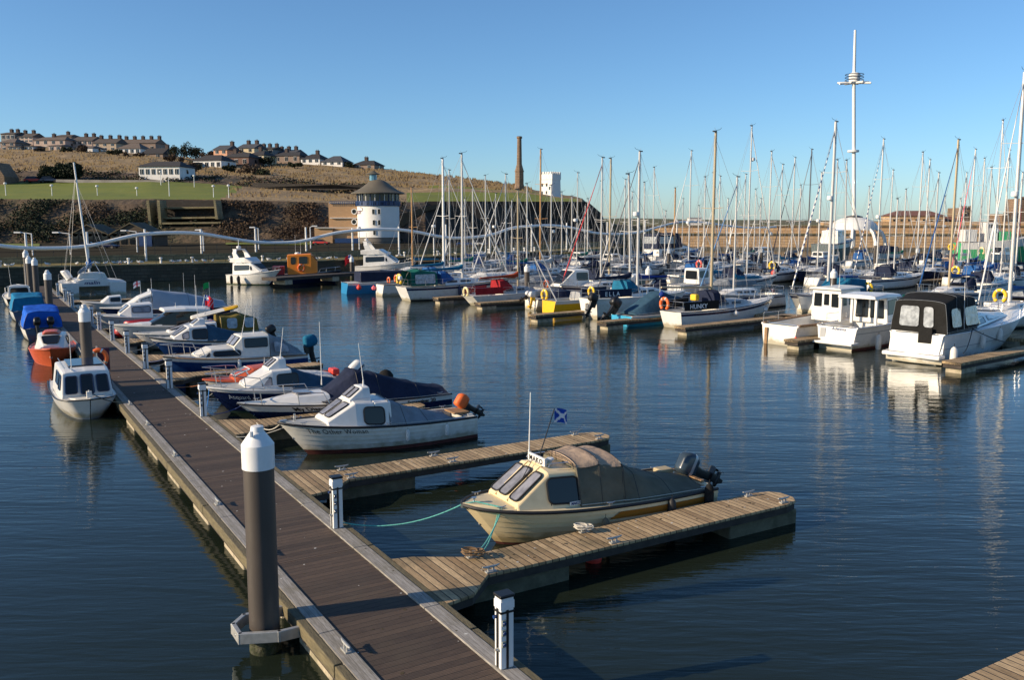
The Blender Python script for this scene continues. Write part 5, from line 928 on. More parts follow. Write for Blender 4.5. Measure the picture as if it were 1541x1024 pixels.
# --- rest of the marina: yachts located by their masts
def mastyacht(lb, mx_, ty, by, head, D=None, L=9, H=None, name='sailing_yacht', stern_left=True, lean=0, gp=None, **kw):
    if D is None: D = 5*FPX/(by-332)
    base = P(mx_, 332+5*FPX/D, D); fx = kw.get('mx', .56)
    top = CAMH+(332-ty)/FPX*D*1.0
    hd = head; loc = Vector((base.x-fx*L*math.cos(hd), base.y-fx*L*math.sin(hd), 0))
    return yacht(name, lb, loc, hd, L=L, mast=top, lean=lean, B=L*.31, mr=kw.pop('mr', .075), group=gp or 'sailing yachts moored behind the second walkway', **kw)
HL = HB+math.pi
Y = [  # label, px, top, base(None = D given), heading, kwargs
 ('grey hulled yacht with teal boom cover behind the green canopy boat', 668, 241, 0, HB, dict(D=86, L=10.5, boom=C_TEAL, hood=C_BLUE, hull=GREYH, mr=.13, mm=ALUW, mx=.5)),
 ('slim masted yacht close behind the teal boom cover', 677, 258, 0, HL, dict(D=98, boom=C_BLUE, hood=None)),
 ('old gaff boat with varnished wooden mast and yard', 621, 283, 0, HL, dict(D=97, mm=WOODM, boom=C_TEAL, hood=None, furl=None, hull=NAVY, mr=.1)),
 ('white yacht against the quay wall near the tower, thin mast', 731, 266, 0, HB, dict(D=112, L=8, boom=C_WHITE)),
 ('white yacht with short bow rail left of the red boom mast', 761, 264, 0, HL, dict(D=88, L=9, boom=C_BLUE)),
 ('pale yacht just beyond the white capped pile', 793, 278, 0, HB, dict(D=92, L=9, boom=C_GREEN, hood=C_NAVY)),
 ('cream wooden ketch with tan mast and white furled sail', 813, 228, 0, HL, dict(D=103, L=11, mm=WOODM, hull=CREAM, boom=C_WHITE, hood=None, mr=.11, furl=None)),
 ('white yacht with radar stub mast in front of the white fort', 829, 280, 0, HB, dict(D=94, L=9, boom=C_WHITE, radar=.45, hood=C_BLUE)),
 ('yacht with bright red furled foresail', 904, 240, 0, HL, dict(D=74, L=9.5, boom=None, jibcol=None, furl=mat('sail_red', (.6, .02, .03), .6), hood=C_NAVY)),
 ('dark hulled yacht with thin mast behind the red sail', 904, 274, 0, HB, dict(D=108, L=8, hull=NAVY, boom=C_WHITE)),
 ('navy hulled yacht with beige mast', 917, 241, 0, HB, dict(D=84, L=10, hull=NAVY, mm=ALUT, boom=C_NAVY, furl=None, mr=.1)),
 ('white ketch near the navy motor yacht', 939, 272, 0, HL, dict(D=104, L=9, boom=C_WHITE, furl=WHITE)),
 ('yacht with royal blue boom cover and dark slanting forestay', 959, 231, 433, HL, dict(L=9, boom=C_ROYAL, furl=ALUD, mr=.11, radar=.55, hood=C_NAVY)),
 ('white yacht with pale furled sail in front of the pier', 982, 254, 0, HB, dict(D=112, L=9, boom=C_BLUE)),
 ('yacht with short tan mast near the sandstone pier', 1014, 284, 0, HB, dict(D=125, L=9, mm=WOODM, boom=C_WHITE, furl=None, mr=.12)),
 ('white sloop with radar dome halfway up its mast', 1036, 230, 0, HL, dict(D=100, L=10, boom=C_NAVY, radar=.38)),
 ('first of two close masts, white yacht with grey cover', 1070, 262, 0, HB, dict(D=103, L=9, boom=C_GREY)),
 ('second of two close masts, yacht with blue boom cover', 1080, 267, 0, HL, dict(D=110, L=9, boom=C_BLUE)),
 ('white yacht with blue lashed foresail and teal tied cover', 1104, 268, 434, HL, dict(L=8.5, boom=C_TEAL, furl=C_PALEB, hood=None)),
 ('tall masted yacht with high radar dome', 1124, 194, 0, HB, dict(D=84, L=10, boom=None, radar=.78, furl=WHITE)),
 ('small yacht with thin mast between two taller ones', 1118, 264, 0, HL, dict(D=115, L=8, boom=C_WHITE)),
 ('white sailing cruiser with navy spray hood name panel and yellow lifebuoy', 1155, 231, 0, HB, dict(D=95, L=9.5, boom=None, radar=.3, dodger=C_NAVY, hood=C_NAVY, word='ALMADEN', mx=.3)),
 ('yacht with navy lazy-bag and navy furled foresail', 1190, 240, 0, HL, dict(D=106, L=9.5, boom=C_NAVY, furl=C_NAVY, boomup=-.3)),
 ('yacht with dark painted mast', 1214, 228, 0, HL, dict(D=100, L=9.5, mm=ALUD, boom=C_BLUE, furl=ALUD)),
 ('white sugar-scoop yacht with thick mast, radar and striped forestay', 1246, 188, 0, HL, dict(D=66, L=10, mr=.12, radar=.55, boom=C_BLUE, furl=WHITE, jibcol=BLUEH)),
 ('white yacht with bare transom and yellow danbuoy', 1253, 243, 0, HB, dict(D=92, L=10, boom=None, mx=.3, trake=1.3, hood=None)),
 ('yacht with slightly leaning mast before the pilot boat', 1271, 244, 0, HB, dict(D=90, L=9, boom=C_GREY, lean=-.5)),
 ('white yacht with blue and white striped forestay by the dome', 1319, 213, 0, HL, dict(D=88, L=9.5, radar=.42, boom=None, jibcol=BLUEH)),
 ('first of a pair of slim masts in front of the brown roof', 1379, 232, 0, HB, dict(D=98, L=9, boom=C_NAVY)),
 ('second of a pair of slim masts in front of the brown roof', 1390, 243, 0, HL, dict(D=103, L=9, boom=C_NAVY, furl=GREYH)),
 ('yacht with tan mast and bright blue furled foresail', 1428, 214, 0, HL, dict(D=68, L=9.5, mm=ALUT, mr=.1, boom=C_BLUE, furl=C_BLUE, hood=C_NAVY)),
 ('yacht with pink forestay near the green ship', 1456, 228, 0, HL, dict(D=93, L=9, boom=C_NAVY, furl=FPINK)),
 ('slender yacht right behind the pink forestay one', 1471, 241, 0, HB, dict(D=98, L=9, boom=C_BLUE)),
 ('tall white masted yacht near the green ship', 1493, 186, 0, HB, dict(D=80, L=10, mm=ALUW, boom=C_BLUE, radar=.3)),
 ('yacht with white furled sail crossing the tall mast', 1506, 229, 0, HL, dict(D=86, L=9.5, boom=C_WHITE)),
 ('large yacht with thick silver mast at the edge of the view', 1519, 118, 0, HL, dict(D=55, L=11, mr=.12, boom=C_BLUE, lean=.25, radar=.48, furl=WHITE, spread=.6)),
 ('white yacht with blue hood beside a pale float', 1345, 300, 0, HB, dict(D=87, L=10, boom=None, mx=.5, hood=C_NAVY, rig=False)),
 ('white yacht with short mast near the tower end', 700, 300, 0, HL, dict(D=108, L=8, boom=C_BLUE, hood=C_BLUE)),
 ('low white yacht with brown boom near the quay corner', 860, 296, 0, HB, dict(D=116, L=9, boom=C_BROWN)),
 ('small white yacht with grey cover in the far centre', 1000, 318, 0, HL, dict(D=118, L=8, boom=C_GREY)),
 ('small yacht by the pier with thin short mast', 1050, 310, 0, HB, dict(D=124, L=8, boom=C_BLUE)),
 ('small sloop by the pier with white cover', 1142, 300, 0, HL, dict(D=122, L=8, boom=C_WHITE)),
 ('small sloop under the fort headland', 770, 302, 0, HL, dict(D=120, L=8, boom=C_WHITE)),
 ('small yacht with green cover near the headland foot', 880, 310, 0, HL, dict(D=126, L=8, boom=C_GREEN)),
 ('white yacht with tan spray hood near the sandstone castle', 1440, 300, 0, HB, dict(D=110, L=9, boom=C_TAN, hood=C_TAN)),
]
for lb, px, ty, by, hd, kw in Y:
    kw = dict(kw); mastyacht(lb, px, ty, by, hd+R(random.uniform(-4, 4)), **kw)
FAR = [(868, 262, 98, 'past the red foresail'), (884, 300, 112, 'under the headland tip'), (950, 290, 118, 'beyond the navy topped motor yacht'), (968, 276, 108, 'just right of the dark slanting forestay'), (1026, 300, 132, 'by the pier hut'), (1058, 268, 94, 'behind the tall tan mast'), (1093, 300, 128, 'below the pier ledge'), (1134, 286, 118, 'past the name panel cruiser'),
 (1172, 250, 100, 'between the two blue covered yachts'), (1201, 280, 124, 'behind the dark mast'), (1230, 262, 96, 'left of the striped forestay'), (1303, 282, 126, 'in front of the dome ribs'), (1336, 258, 98, 'between dome and brown roof'), (1358, 286, 118, 'below the pier building'), (1404, 262, 96, 'beside the blue furled foresail'), (1417, 296, 128, 'under the lookout tower'),
 (1446, 262, 112, 'next to the pink forestay'), (1482, 254, 90, 'before the trawler'), (1528, 262, 88, 'under the castle keep'), (712, 284, 96, 'near the white capped quay pile'), (746, 292, 116, 'by the quay steps'), (845, 290, 104, 'below the white fort')]
CVN = [('navy', C_NAVY), ('blue', C_BLUE), ('white', C_WHITE), ('grey', C_GREY), ('teal', C_TEAL), ('green', C_GREEN)]
for k, (px, ty, D_, pos) in enumerate(FAR):
    cn, cm = CVN[(k*5) % 6]; mastyacht('yacht with %s boom cover %s' % (cn, pos), px, ty, 0, (HB if k % 2 else HL)+R(random.uniform(-5, 5)), D=D_, L=random.uniform(8, 10), boom=cm, hood=[C_NAVY, None, C_BLUE][k % 3], furl=[None, WHITE, GREYH][k % 3], hull=[WHITE, WHITE2, NAVY, WHITE][k % 4], mr=random.uniform(.06, .09), radar=.5 if k % 5 == 0 else 0, booml=.34)
# extra motor boats among them
def mboat(lb, px, py, hd, L=7, col=WHITE, cov=None, wh=1.9, nm='motor_boat', **kw):
    cb = [(([(L*.3, L*.13, L*.115, 1.0, wh), (L*.5, L*.13, L*.11, 1.05, wh), (L*.68, L*.1, L*.08, 1.1, 1.25)], WHITE, [('side', 0, (.08, .4, .92, .88), dict(fr=0)), ('top', 1, (.06, .06, .94, .94), dict(fr=0)), ('back', 0, (.1, .3, .9, .88), dict(fr=0))]), dict(name='wheelhouse', cr=.07))] if not cov else []
    cv = [(([(L*.08, L*.15, L*.13, 1.0, wh, .1), (L*.35, L*.15, L*.13, 1.05, wh+.15, .1), (L*.55, L*.13, L*.09, 1.1, 1.5, .1), (L*.7, L*.08, L*.04, 1.15, 1.2, .03)], cov, 'boat_canopy'), dict(seed=px))] if cov else []
    return cruiser(nm, lb, at(px, py), hd, L=L, B=L*.34, fs=.95, fb=1.25, bands=[(0, ANTIB), (.06, col), (.85, col), (1, WHITE)], transom=WHITE, strake=NAVY, cabs=cb, covers=cv, group='motor boats among the yachts', **kw)
mboat('white wheelhouse boat with raked windows behind the yellow boat', 905, 447, HL, 7.5, wh=2.4)
mboat('white cabin boat behind the black dodger yacht', 1015, 446, HB, 7, wh=2.3)
mboat('white pilot cruiser left of the navy topped yacht', 990, 455, HL, 7, wh=2.3)
mboat('grey covered boat beyond the white wheelhouse boat', 850, 440, HL, 7.5, cov=C_GREY, wh=1.4)
mboat('white boat with long blue cover behind the pile', 780, 432, HL, 8, cov=C_WHITE, wh=1.3)
mboat('blue hooded boat with clear windows by the second fishing boat', 1290, 462, HL, 7.5, cov=C_TEAL, wh=2.1)
mboat('white boat with teal hood beside the navy spray hood cruiser', 1080, 432, HL, 7, cov=C_TEAL, wh=1.6)
mboat('white cruiser with navy canopy in the far row', 1345, 390, HL, 8, cov=C_NAVY, wh=2.1)
mboat('white cruiser with blue canopy under the green ship', 1500, 425, HL, 8, cov=C_BLUE, wh=2.0)
mboat('low white sports boat in the far centre', 1060, 405, HL, 8, wh=1.8)
mboat('white sports boat with swept windscreen', 1165, 392, HL, 9, wh=2.2)
mboat('white day boat behind the striped forestay', 1215, 398, HB, 8, wh=1.8)
mboat('cream boat with beige hood near the castle', 1455, 385, HL, 9, cov=C_TAN, wh=2.2)
mboat('white boat close under the pier near the castle', 1520, 392, HL, 8, wh=2.2)
mboat('white motor boat below the cream ketch', 850, 402, HB, 7, wh=2.0)
mboat('white boat with blue stripe below the headland', 895, 403, HB, 8, col=WHITE, wh=1.8)
mboat('small white cruiser beside the quay steps', 745, 400, HL, 7, wh=2.0)
mboat('grey inflatable-sided boat in the middle row', 1130, 445, HL, 7, cov=C_GREY, wh=1.4)
mboat('white runabout with navy cover behind the pilot boat', 1380, 402, HB, 8, cov=C_NAVY, wh=1.6)
mboat('white cabin boat with green skiff alongside', 1215, 470, HB, 7, wh=1.5)
mboat('low white boat with clear screen behind the big sports cruiser', 1505, 478, HB, 8, wh=1.6)
# detached things
for (px, py, lb, mt_) in ((1505, 446, 'yellow lifebuoy on the yacht behind the black canopy', LBY), (1438, 408, 'yellow lifebuoy on the blue dodger yacht', LBY), (1306, 434, 'amber lifebuoy beside the blue hood', LBY), (1162, 400, 'yellow lifebuoy by the navy name panel', LBY), (1052, 398, 'red and white lifebuoy on the white transom', FRED), (1432, 372, 'yellow lifebuoy in the far row by the ship', LBY), (1477, 378, 'pale yellow lifebuoy near the castle boats', LBC)):
    q = P(px, py, {1505: 52, 1438: 78, 1306: 66, 1162: 88, 1052: 92, 1432: 100, 1477: 100}[px]); lifebuoy(q, HB, lb, mt_, 1.2)
fender(P(1164, 411, 92), 0, 'red ball fender on the navy spray hood cruiser', mt=FRED, ball=True, s=1.2)
r, h = cruiser('rowing_skiff', 'dark green rowing skiff afloat behind the black canopy', at(1365, 452), R(12), L=4.2, B=1.4, fs=.4, fb=.55, bands=[(0, C_GREEN), (1, C_GREEN)], strake=C_GREEN, well=(.3, 3.4), group=GB, rails=False, cat='skiff')
# big motor yacht with navy canopy, white flybridge cruisers, workboat, pilot boat
r, h = cruiser('motor_yacht', 'white motor yacht with navy canvas upper deck', at(975, 403), HB, L=11, B=3.6, fs=1.6, fb=2.2, bands=[(0, ANTIB), (.05, NAVY), (.75, NAVY), (1, WHITE)], transom=WHITE, group='large motor yachts', cabs=[(([(.5, 1.6, 1.5, 1.6, 2.6), (7, 1.4, 1.2, 1.8, 2.8), (9, .8, .6, 2, 2.1)], WHITE, [('side', 0, (.1, .3, .9, .8), dict(fr=0))]), dict(name='saloon')), ],
    covers=[(([(.3, 1.5, 1.45, 2.6, 4.6, .1), (4.5, 1.5, 1.4, 2.7, 4.7, .1), (5.5, 1.3, 1.0, 2.8, 4.0, .1)], C_NAVY, 'navy_canopy'), dict(seed=71))], cat='motor yacht')
window(r, [(.3, 1.4, 3.2), (.3, -1.4, 3.2), (.3, -1.4, 4.4), (.3, 1.4, 4.4)], (-1, 0, 0), glass=VINYL, fr=0, uv=(.05, .1, .95, .9)); window(r, [(.5, -1.5, 3.2), (4, -1.5, 3.2), (4, -1.45, 4.4), (.5, -1.45, 4.4)], (0, -1, 0), glass=VINYL, fr=0, uv=(.05, .1, .95, .9))
def fly(lb, loc, hd, L=10, fr=False):
    r, h = cruiser('flybridge_cruiser', lb, loc, hd, L=L, B=L*.33, fs=1.25, fb=2.1, over=1.6, bands=[(0, ANTIG), (.06, ANTIG), (1, WHITE)], transom=WHITE, strake=WHITE, sr=.05, group='white flybridge cruisers', deckm=WHITE,
      cabs=[(([(L*.14, L*.145, L*.13, 1.25, 2.9), (L*.5, L*.14, L*.12, 1.5, 2.95), (L*.68, L*.1, L*.07, 1.8, 2.0)], WHITE, [('side', 0, (.1, .35, .95, .8)), ('side', 1, (.0, .35, .5, .75)), ('top', 1, (.05, .1, .95, .8))]), dict(name='saloon', cr=.08)),
            (([(L*.1, L*.145, L*.15, 2.95, 3.5), (L*.4, L*.14, L*.14, 2.95, 3.65), (L*.52, L*.12, L*.1, 2.95, 3.1)], WHITE, []), dict(name='flybridge', cr=.03))], cat='motor cruiser')
    for s in (1, -1):
        mb = MB(); mb.loft([[Vector((x, s*y, z)), Vector((x+w, s*y, z)), Vector((x+w, s*(y-.12), z)), Vector((x, s*(y-.12), z))] for x, y, z, w in ((L*.2, L*.145, 2.9, 1.0), (L*.15, L*.14, 4.2, .5), (L*.14, L*.1, 4.7, .4))], WHITE, True, True, True); mb.build('radar_arch_leg', r)
    mb = MB(); mb.box((L*.16, 0, 4.68), (.5, L*.2, .12), WHITE); mb.lathe((L*.16, 0, 4.8), [(.2, 0), (.25, .15), (.2, .3), (.05, .36)], WHITE, 10); mb.tube((L*.16, 0, 4.7), (L*.16, 0, 6.0), .03, ALUW); mb.build('radar_arch', r)
    return r
r = fly('white flybridge cruiser moored bow to the right beside the orange workboat', at(350, 427), R(-26), 6.4); r.scale = (1, 1, .76)
fender(T(r, (1.2, -1.4, .5)), 0, 'first dark fender on the flybridge cruiser', mt=C_BLACK, s=1.4); fender(T(r, (2.2, -1.45, .5)), 0, 'second dark fender on the flybridge cruiser', mt=C_BLACK, s=1.4)
r = fly('white twin-deck cruiser with red ensign below the round tower', at(538, 414), R(-6), 7.4); r.scale = (1, 1, .85)
mb = MB(); mb.tube((-.1, 0, 1.2), (-.7, 0, 2.9), .03, TEAK); o = mb.build('flag_staff', r); flag(o, (-.7, 0, 2.9), 1.0, 1.1, (-.6, -.5, 0), [RFLAG, WFLAG, BFLAG], 'ensign', droop=.6)
r, h = cruiser('workboat', 'orange wheelhouse workboat with dark hull at the low pontoon', at(402, 426), R(10), L=7.6, B=2.7, fs=.8, fb=1.2, bands=[(0, ANTIB), (1, NAVY)], strake=BLACK, sr=.1, group='working boats', cat='workboat',
    cabs=[(([(2.2, 1.0, .95, .8, 2.9), (4.6, 1.0, .9, .9, 3.0), (5.2, .8, .7, .95, 2.2)], mat('workboat_orange', (.75, .22, .01), .45), [('side', 0, (.15, .55, .35, .9)), ('side', 0, (.5, .55, .85, .9)), ('back', 0, (.15, .5, .45, .85)), ('top', 1, (.1, .1, .9, .8))]), dict(name='wheelhouse'))], ant=[dict(p=(3, 0, 3), h=2), dict(p=(3.5, .5, 3), h=1.4)])
mb = MB(); mb.lathe((3.2, 0, 3.0), [(.3, 0), (.3, .12), (.1, .2)], WHITE, 10); mb.box((1.2, 0, 1.3), (1.2, 1.2, .9), REDH); mb.build('deck_gear', r, bevel=.05)
lifebuoy(T(r, (3.6, -1.05, 1.6)), R(15-90), 'orange lifebuoy on the workboat wheelhouse', LBO, 1.1, False)
q = at(1255, 398)
r, h = cruiser('pilot_boat', 'high white and dark green pilot boat lifted among the yachts', q+Vector((0, 6, 0)), HL+R(190), L=11, B=3.8, fs=2.8, fb=3.6, bands=[(0, mat('pilot_dark', (.02, .05, .06), .5)), (.75, MATS['pilot_dark']), (1, WHITE)], transom=MATS['pilot_dark'], strake=BLACK, sr=.08, group='working boats', cat='pilot boat',
    cabs=[(([(3, 1.4, 1.3, 2.9, 4.9), (6, 1.4, 1.2, 3.1, 5.0), (7.2, 1.0, .8, 3.3, 3.7)], WHITE, [('side', 0, (.1, .55, .4, .9)), ('side', 0, (.55, .55, .9, .9)), ('top', 1, (.05, .1, .95, .8))]), dict(name='wheelhouse'))], ant=[dict(p=(4, 0, 5), h=2.2)])
mb = MB(); mb.lathe((4.2, 0, 5.0), [(.35, 0), (.4, .15), (.3, .3), (.05, .36)], ALUW, 10); mb.box((4.6, .9, 5.2), (.5, .3, .3), BLUEH); mb.build('roof_gear', r)
# ---------------------------------------------------------------- shore
STONE = blockmat('dark_quay_stone', (.1, .088, .062), (.065, .056, .04), (.03, .026, .02), .9, .35, bump=.03, stain=(.03, .034, .02))
STONE2 = blockmat('upper_quay_stone', (.36, .3, .17), (.26, .21, .12), (.12, .1, .06), .9, .32, bump=.03, stain=(.1, .1, .045))
SAND = blockmat('sandstone_pier', (.6, .4, .22), (.46, .3, .16), (.22, .14, .08), 1.3, .6, bump=.06, stain=(.3, .2, .11))
CSTONE = blockmat('castle_stone', (.3, .2, .13), (.22, .15, .1), (.1, .07, .05), .8, .4, bump=.04)
RWALL = blockmat('dark_retaining_stone', (.06, .05, .042), (.04, .034, .03), (.02, .017, .015), .8, .4, bump=.05)
PAVE = mat('quay_paving', (.05, .046, .036), 1.0, spec=.0, var=.2, vscale=.6, stain=(.03, .03, .02), stscale=.3)
GRASS = mat('mown_grass', (.11, .145, .004), .95, var=.25, vscale=.15, col2=(.15, .165, .008), stain=(.06, .085, .008), stscale=.08, stamt=.5, bump=.03, bscale=3)
ROUGH = mat('dry_grass', (.17, .115, .055), .95, vscale=.12, col2=(.33, .23, .11), stain=(.1, .07, .035), stscale=.4, stamt=.8, bump=.35, bscale=1.2)
SCRUBG = mat('cliff_earth', (.07, .05, .03), .95, vscale=.12, col2=(.13, .085, .05), stain=(.02, .03, .012), stscale=.15, stamt=.8, bump=.4, bscale=.8)
# terrain in columns: px, rows of (distance, py)
cols = {-420: [(150, 366), (166, 298), (215, 270), (224, 252), (262, 232), (305, 212), (420, 215)],
 -60: [(150, 366), (162, 299), (212, 275), (222, 258), (262, 238), (310, 222), (420, 224)],
 100: [(150, 366), (162, 300), (212, 274.5), (222, 259), (262, 238), (308, 222), (420, 226)],
 225: [(150, 366), (163, 300), (212, 272), (224, 262), (262, 243), (305, 231), (420, 236)],
 300: [(150, 366), (165, 300), (212, 276), (224, 266), (262, 252), (305, 240), (420, 246)],
 400: [(150, 366), (165, 302), (212, 283), (224, 268), (262, 254), (300, 242), (420, 248)],
 500: [(152, 366), (168, 306), (205, 292), (222, 278), (255, 262), (292, 247), (420, 254)],
 575: [(154, 366), (172, 306), (205, 290), (222, 280), (255, 264), (288, 254), (420, 262)],
 620: [(156, 366), (178, 304), (205, 290), (222, 284), (252, 268), (282, 260), (420, 270)],
 700: [(160, 366), (184, 303), (210, 289), (222, 284), (246, 275), (272, 268), (420, 280)],
 780: [(165, 366), (188, 303), (208, 290), (220, 287), (238, 284), (255, 279), (420, 300)],
 840: [(168, 366), (190, 303), (204, 298), (216, 296), (230, 295), (245, 293), (420, 320)],
 878: [(170, 366), (192, 304), (200, 300), (212, 300), (225, 301), (238, 300), (420, 330)],
 897: [(172, 366), (190, 320), (200, 318), (212, 318), (225, 320), (238, 322), (420, 333)],
 915: [(174, 366), (188, 350), (200, 345), (212, 344), (225, 342), (238, 340), (420, 334)],
 940: [(178, 368), (190, 362), (200, 360), (212, 356), (225, 352), (238, 345), (420, 334)]}
ks = sorted(cols)
def terr(px, row):
    k = max(i for i, v in enumerate(ks) if v <= px) if px >= ks[0] else 0; k = min(k, len(ks)-2); a, b = ks[k], ks[k+1]; t = (px-a)/(b-a); i = min(int(row), 5); f = row-i
    if k+1 < len(ks): t = max(0, min(1, t))
    q = lambda c: (cols[c][i][0]*(1-f)+cols[c][i+1][0]*f, cols[c][i][1]*(1-f)+cols[c][i+1][1]*f)
    A_, B_ = q(a), q(b); return P(px, A_[1]*(1-t)+B_[1]*t, A_[0]*(1-t)+B_[0]*t)
mb = MB(); NX, SUB = 170, 6
xs = [-420+(940+420)*i/NX for i in range(NX+1)]
def bandmat(px, row):
    if row < 1: return SCRUBG
    if row < 2: return GRASS if px < 330-(2-row)*0+40*(row-1) or (610 < px < 870) else ROUGH
    if row < 3: return SCRUBG if px < 560 else ROUGH
    if 640 < px < 870 and row < 3.3: return GRASS
    return ROUGH
pts = [[None]*(6*SUB+1) for _ in xs]
for i, x in enumerate(xs):
    for j in range(6*SUB+1):
        p = terr(x, j/SUB); amp = .0 if j in (0,) else (1.0 if j < SUB else (.12 if j <= 2*SUB else .5))
        if j == SUB: amp = .15
        n_ = noise.noise(p*.09)*1.3+noise.noise(p*.3)*.6; pts[i][j] = p+Vector((0, 0, n_*amp*.7))+(Vector((0, noise.noise(p*.13+Vector((9, 0, 0)))*2.2, 0)) if 0 < j < SUB else Vector())
for i in range(NX):
    for j in range(6*SUB): mb.poly([pts[i][j], pts[i+1][j], pts[i+1][j+1], pts[i][j+1]], bandmat((xs[i]+xs[i+1])/2, (j+.5)/SUB))
o = mb.build('hillside_terrain'); tag(o, 'green and brown hillside behind the harbour', kind='structure')
bm_ = __import__('bmesh').new(); bm_.from_mesh(o.data); __import__('bmesh').ops.remove_doubles(bm_, verts=bm_.verts, dist=.001); bm_.to_mesh(o.data); bm_.free()
def ground(px, row): return terr(px, row)
# quay: lower wall, terrace, upper wall, top
QZ = 1.75
ql = [(-95, 62), (-51, 89), (-32, 100), (-21, 106), (-9.6, 118), (0, 129), (10.5, 143), (20, 158)]
def off(i, d):
    a = Vector((*ql[max(0, i-1)], 0)); b = Vector((*ql[min(len(ql)-1, i+1)], 0)); t = (b-a).normalized(); return Vector((*ql[i], 0))+Vector((-t.y, t.x, 0))*d
mb = MB(); mb.loft([[off(i, 0)+Vector((0, 0, -1)), off(i, .15)+Vector((0, 0, QZ))] for i in range(len(ql))], STONE, False); mb.build('lower_quay_wall')
tag(bpy.data.objects['lower_quay_wall'], 'dark lower quay wall of wet stone along the water', 'quay wall')
mb = MB(); mb.loft([[off(i, .0)+Vector((0, 0, QZ)), off(i, .0)+Vector((0, 0, QZ+.12)), off(i, .6)+Vector((0, 0, QZ+.12)), off(i, .6)+Vector((0, 0, QZ))] for i in range(len(ql))], STONE2, False); mb.build('coping_stones', bpy.data.objects['lower_quay_wall'])
mb = MB(); mb.loft([[off(i, .6)+Vector((0, 0, QZ)), off(i, 4.5)+Vector((0, 0, QZ+.25))] for i in range(len(ql))], mat('ochre_terrace', (.26, .21, .1), .95, spec=.1, vscale=.8, col2=(.15, .13, .06), stain=(.09, .1, .03), stscale=.5, stamt=.7), False); tag(mb.build('terrace_pavement'), kind='structure')
mb = MB(); mb.loft([[off(i, 4.5)+Vector((0, 0, QZ)), off(i, 4.6)+Vector((0, 0, QZ+.95))] for i in range(len(ql))], STONE2, False); tag(mb.build('upper_quay_wall'), 'ochre upper quay wall behind the terrace', 'quay wall')
mb = MB(); mb.loft([[off(i, 4.6)+Vector((0, 0, QZ+.95)), off(i, 30)+Vector((0, 0, QZ+1.0)), Vector((off(i, 0).x*1.9, 240, QZ+1.05))] for i in range(len(ql))], PAVE, False); tag(mb.build('quay_ground'), kind='structure')
mb = MB()
for (x0, x1, D0) in ((340, 470, 135), (-100, 60, 128)):
    mb.poly([P(x0, 378, D0)*1+Vector((0, 0, 0)), P(x1, 378, D0), P(x1, 372, D0+14), P(x0, 372, D0+14)], GRASS)
for i, v in enumerate(mb.v): mb.v[i] = (v[0], v[1], QZ+1.12)
tag(mb.build('quayside_lawn'), kind='structure')
# railings along both edges
def fence(lb, d, z, hgt, i0, i1, step=2.0, rad=.03, mt=None, nm='quay_railing'):
    mt = mt or GALV; mb = MB(); ps = []
    for i in range(i0, i1):
        a, b = off(i, d), off(i+1, d); n = max(1, int((b-a).length/step))
        ps += [a.lerp(b, k/n) for k in range(n)]
    ps.append(off(i1, d)); up = lambda p, h: Vector((p.x, p.y, z+h))
    mb.path([up(p, hgt) for p in ps], rad, mt, 5); mb.path([up(p, hgt*.5) for p in ps], rad*.8, mt, 5)
    for p in ps: mb.tube(up(p, 0), up(p, hgt), rad*1.3, mt, n=5)
    return tag(mb.build(nm), lb, 'railing')
fence('thin grey railing along the lower quay edge', .4, QZ+.12, .75, 1, 7, 1.8, .02, BLACK)
fence('dark railing on top of the upper quay wall', 4.8, QZ+.95, 1.0, 0, 7, 1.6, .028, BLACK)
# wave sculpture: white posts carrying a wavy tube
PST = [(-60, 350, 404, 88), (38, 350.6, 400.7, 92.5), (130.5, 349, 396, 97), (217.5, 345, 396, 100), (302, 345, 395.5, 104), (384, 344, 389, 109), (460, 342, 391, 112), (530, 343.5, 390, 115), (600, 341, 386, 118), (671, 338, 383, 121), (737, 338, 380, 127), (800, 337, 378, 134), (853, 335.6, 376, 142), (914, 334, 372, 150), (971, 331.6, 366, 158), (1019, 331, 364, 166), (1100, 331, 362, 180)]
def depth(px): 
    for a, b in zip(PST[:-1], PST[1:]):
        if a[0] <= px <= b[0]: return a[3]+(b[3]-a[3])*(px-a[0])/(b[0]-a[0])
    return PST[0][3] if px < PST[0][0] else PST[-1][3]+(px-PST[-1][0])*.15
ws = thing('wave_sculpture', P(38, 395, 92.5), 0, 'long wavy pale tube carried on tall white posts along the quay', 'sculpture'); wl_ = ws.location
TB = [(-60, 360), (0, 370), (40, 373.5), (75, 373.8), (105, 373), (140, 369), (200, 355), (232, 351.5), (270, 350.5), (303, 352), (340, 358), (384, 364.5), (430, 365.5), (460, 362), (500, 352), (530, 347.5), (560, 345.5), (600, 346), (630, 350), (660, 356), (690, 358.5), (737, 354), (770, 343.5), (800, 340.5), (830, 339.5), (860, 343), (890, 350), (920, 352.5), (960, 350), (990, 342), (1019, 335), (1050, 334.5), (1095, 340), (1130, 343), (1180, 341)]
pp = []
for i in range(len(TB)-1):
    for k in range(4):
        t = k/4; m0 = (TB[i+1][1]-TB[max(0, i-1)][1])/(TB[i+1][0]-TB[max(0, i-1)][0]); j = min(i+2, len(TB)-1); m1 = (TB[j][1]-TB[i][1])/(TB[j][0]-TB[i][0]); w_ = TB[i+1][0]-TB[i][0]
        y = (2*t**3-3*t**2+1)*TB[i][1]+(t**3-2*t**2+t)*m0*w_+(-2*t**3+3*t**2)*TB[i+1][1]+(t**3-t**2)*m1*w_; x = TB[i][0]+w_*t; pp.append(P(x, y, depth(x)-.25)-wl_)
mb = MB(); mb.path(pp, .2, mat('tube_pale', (.8, .8, .78), .5), 8); mb.build('wave_tube', ws, True)
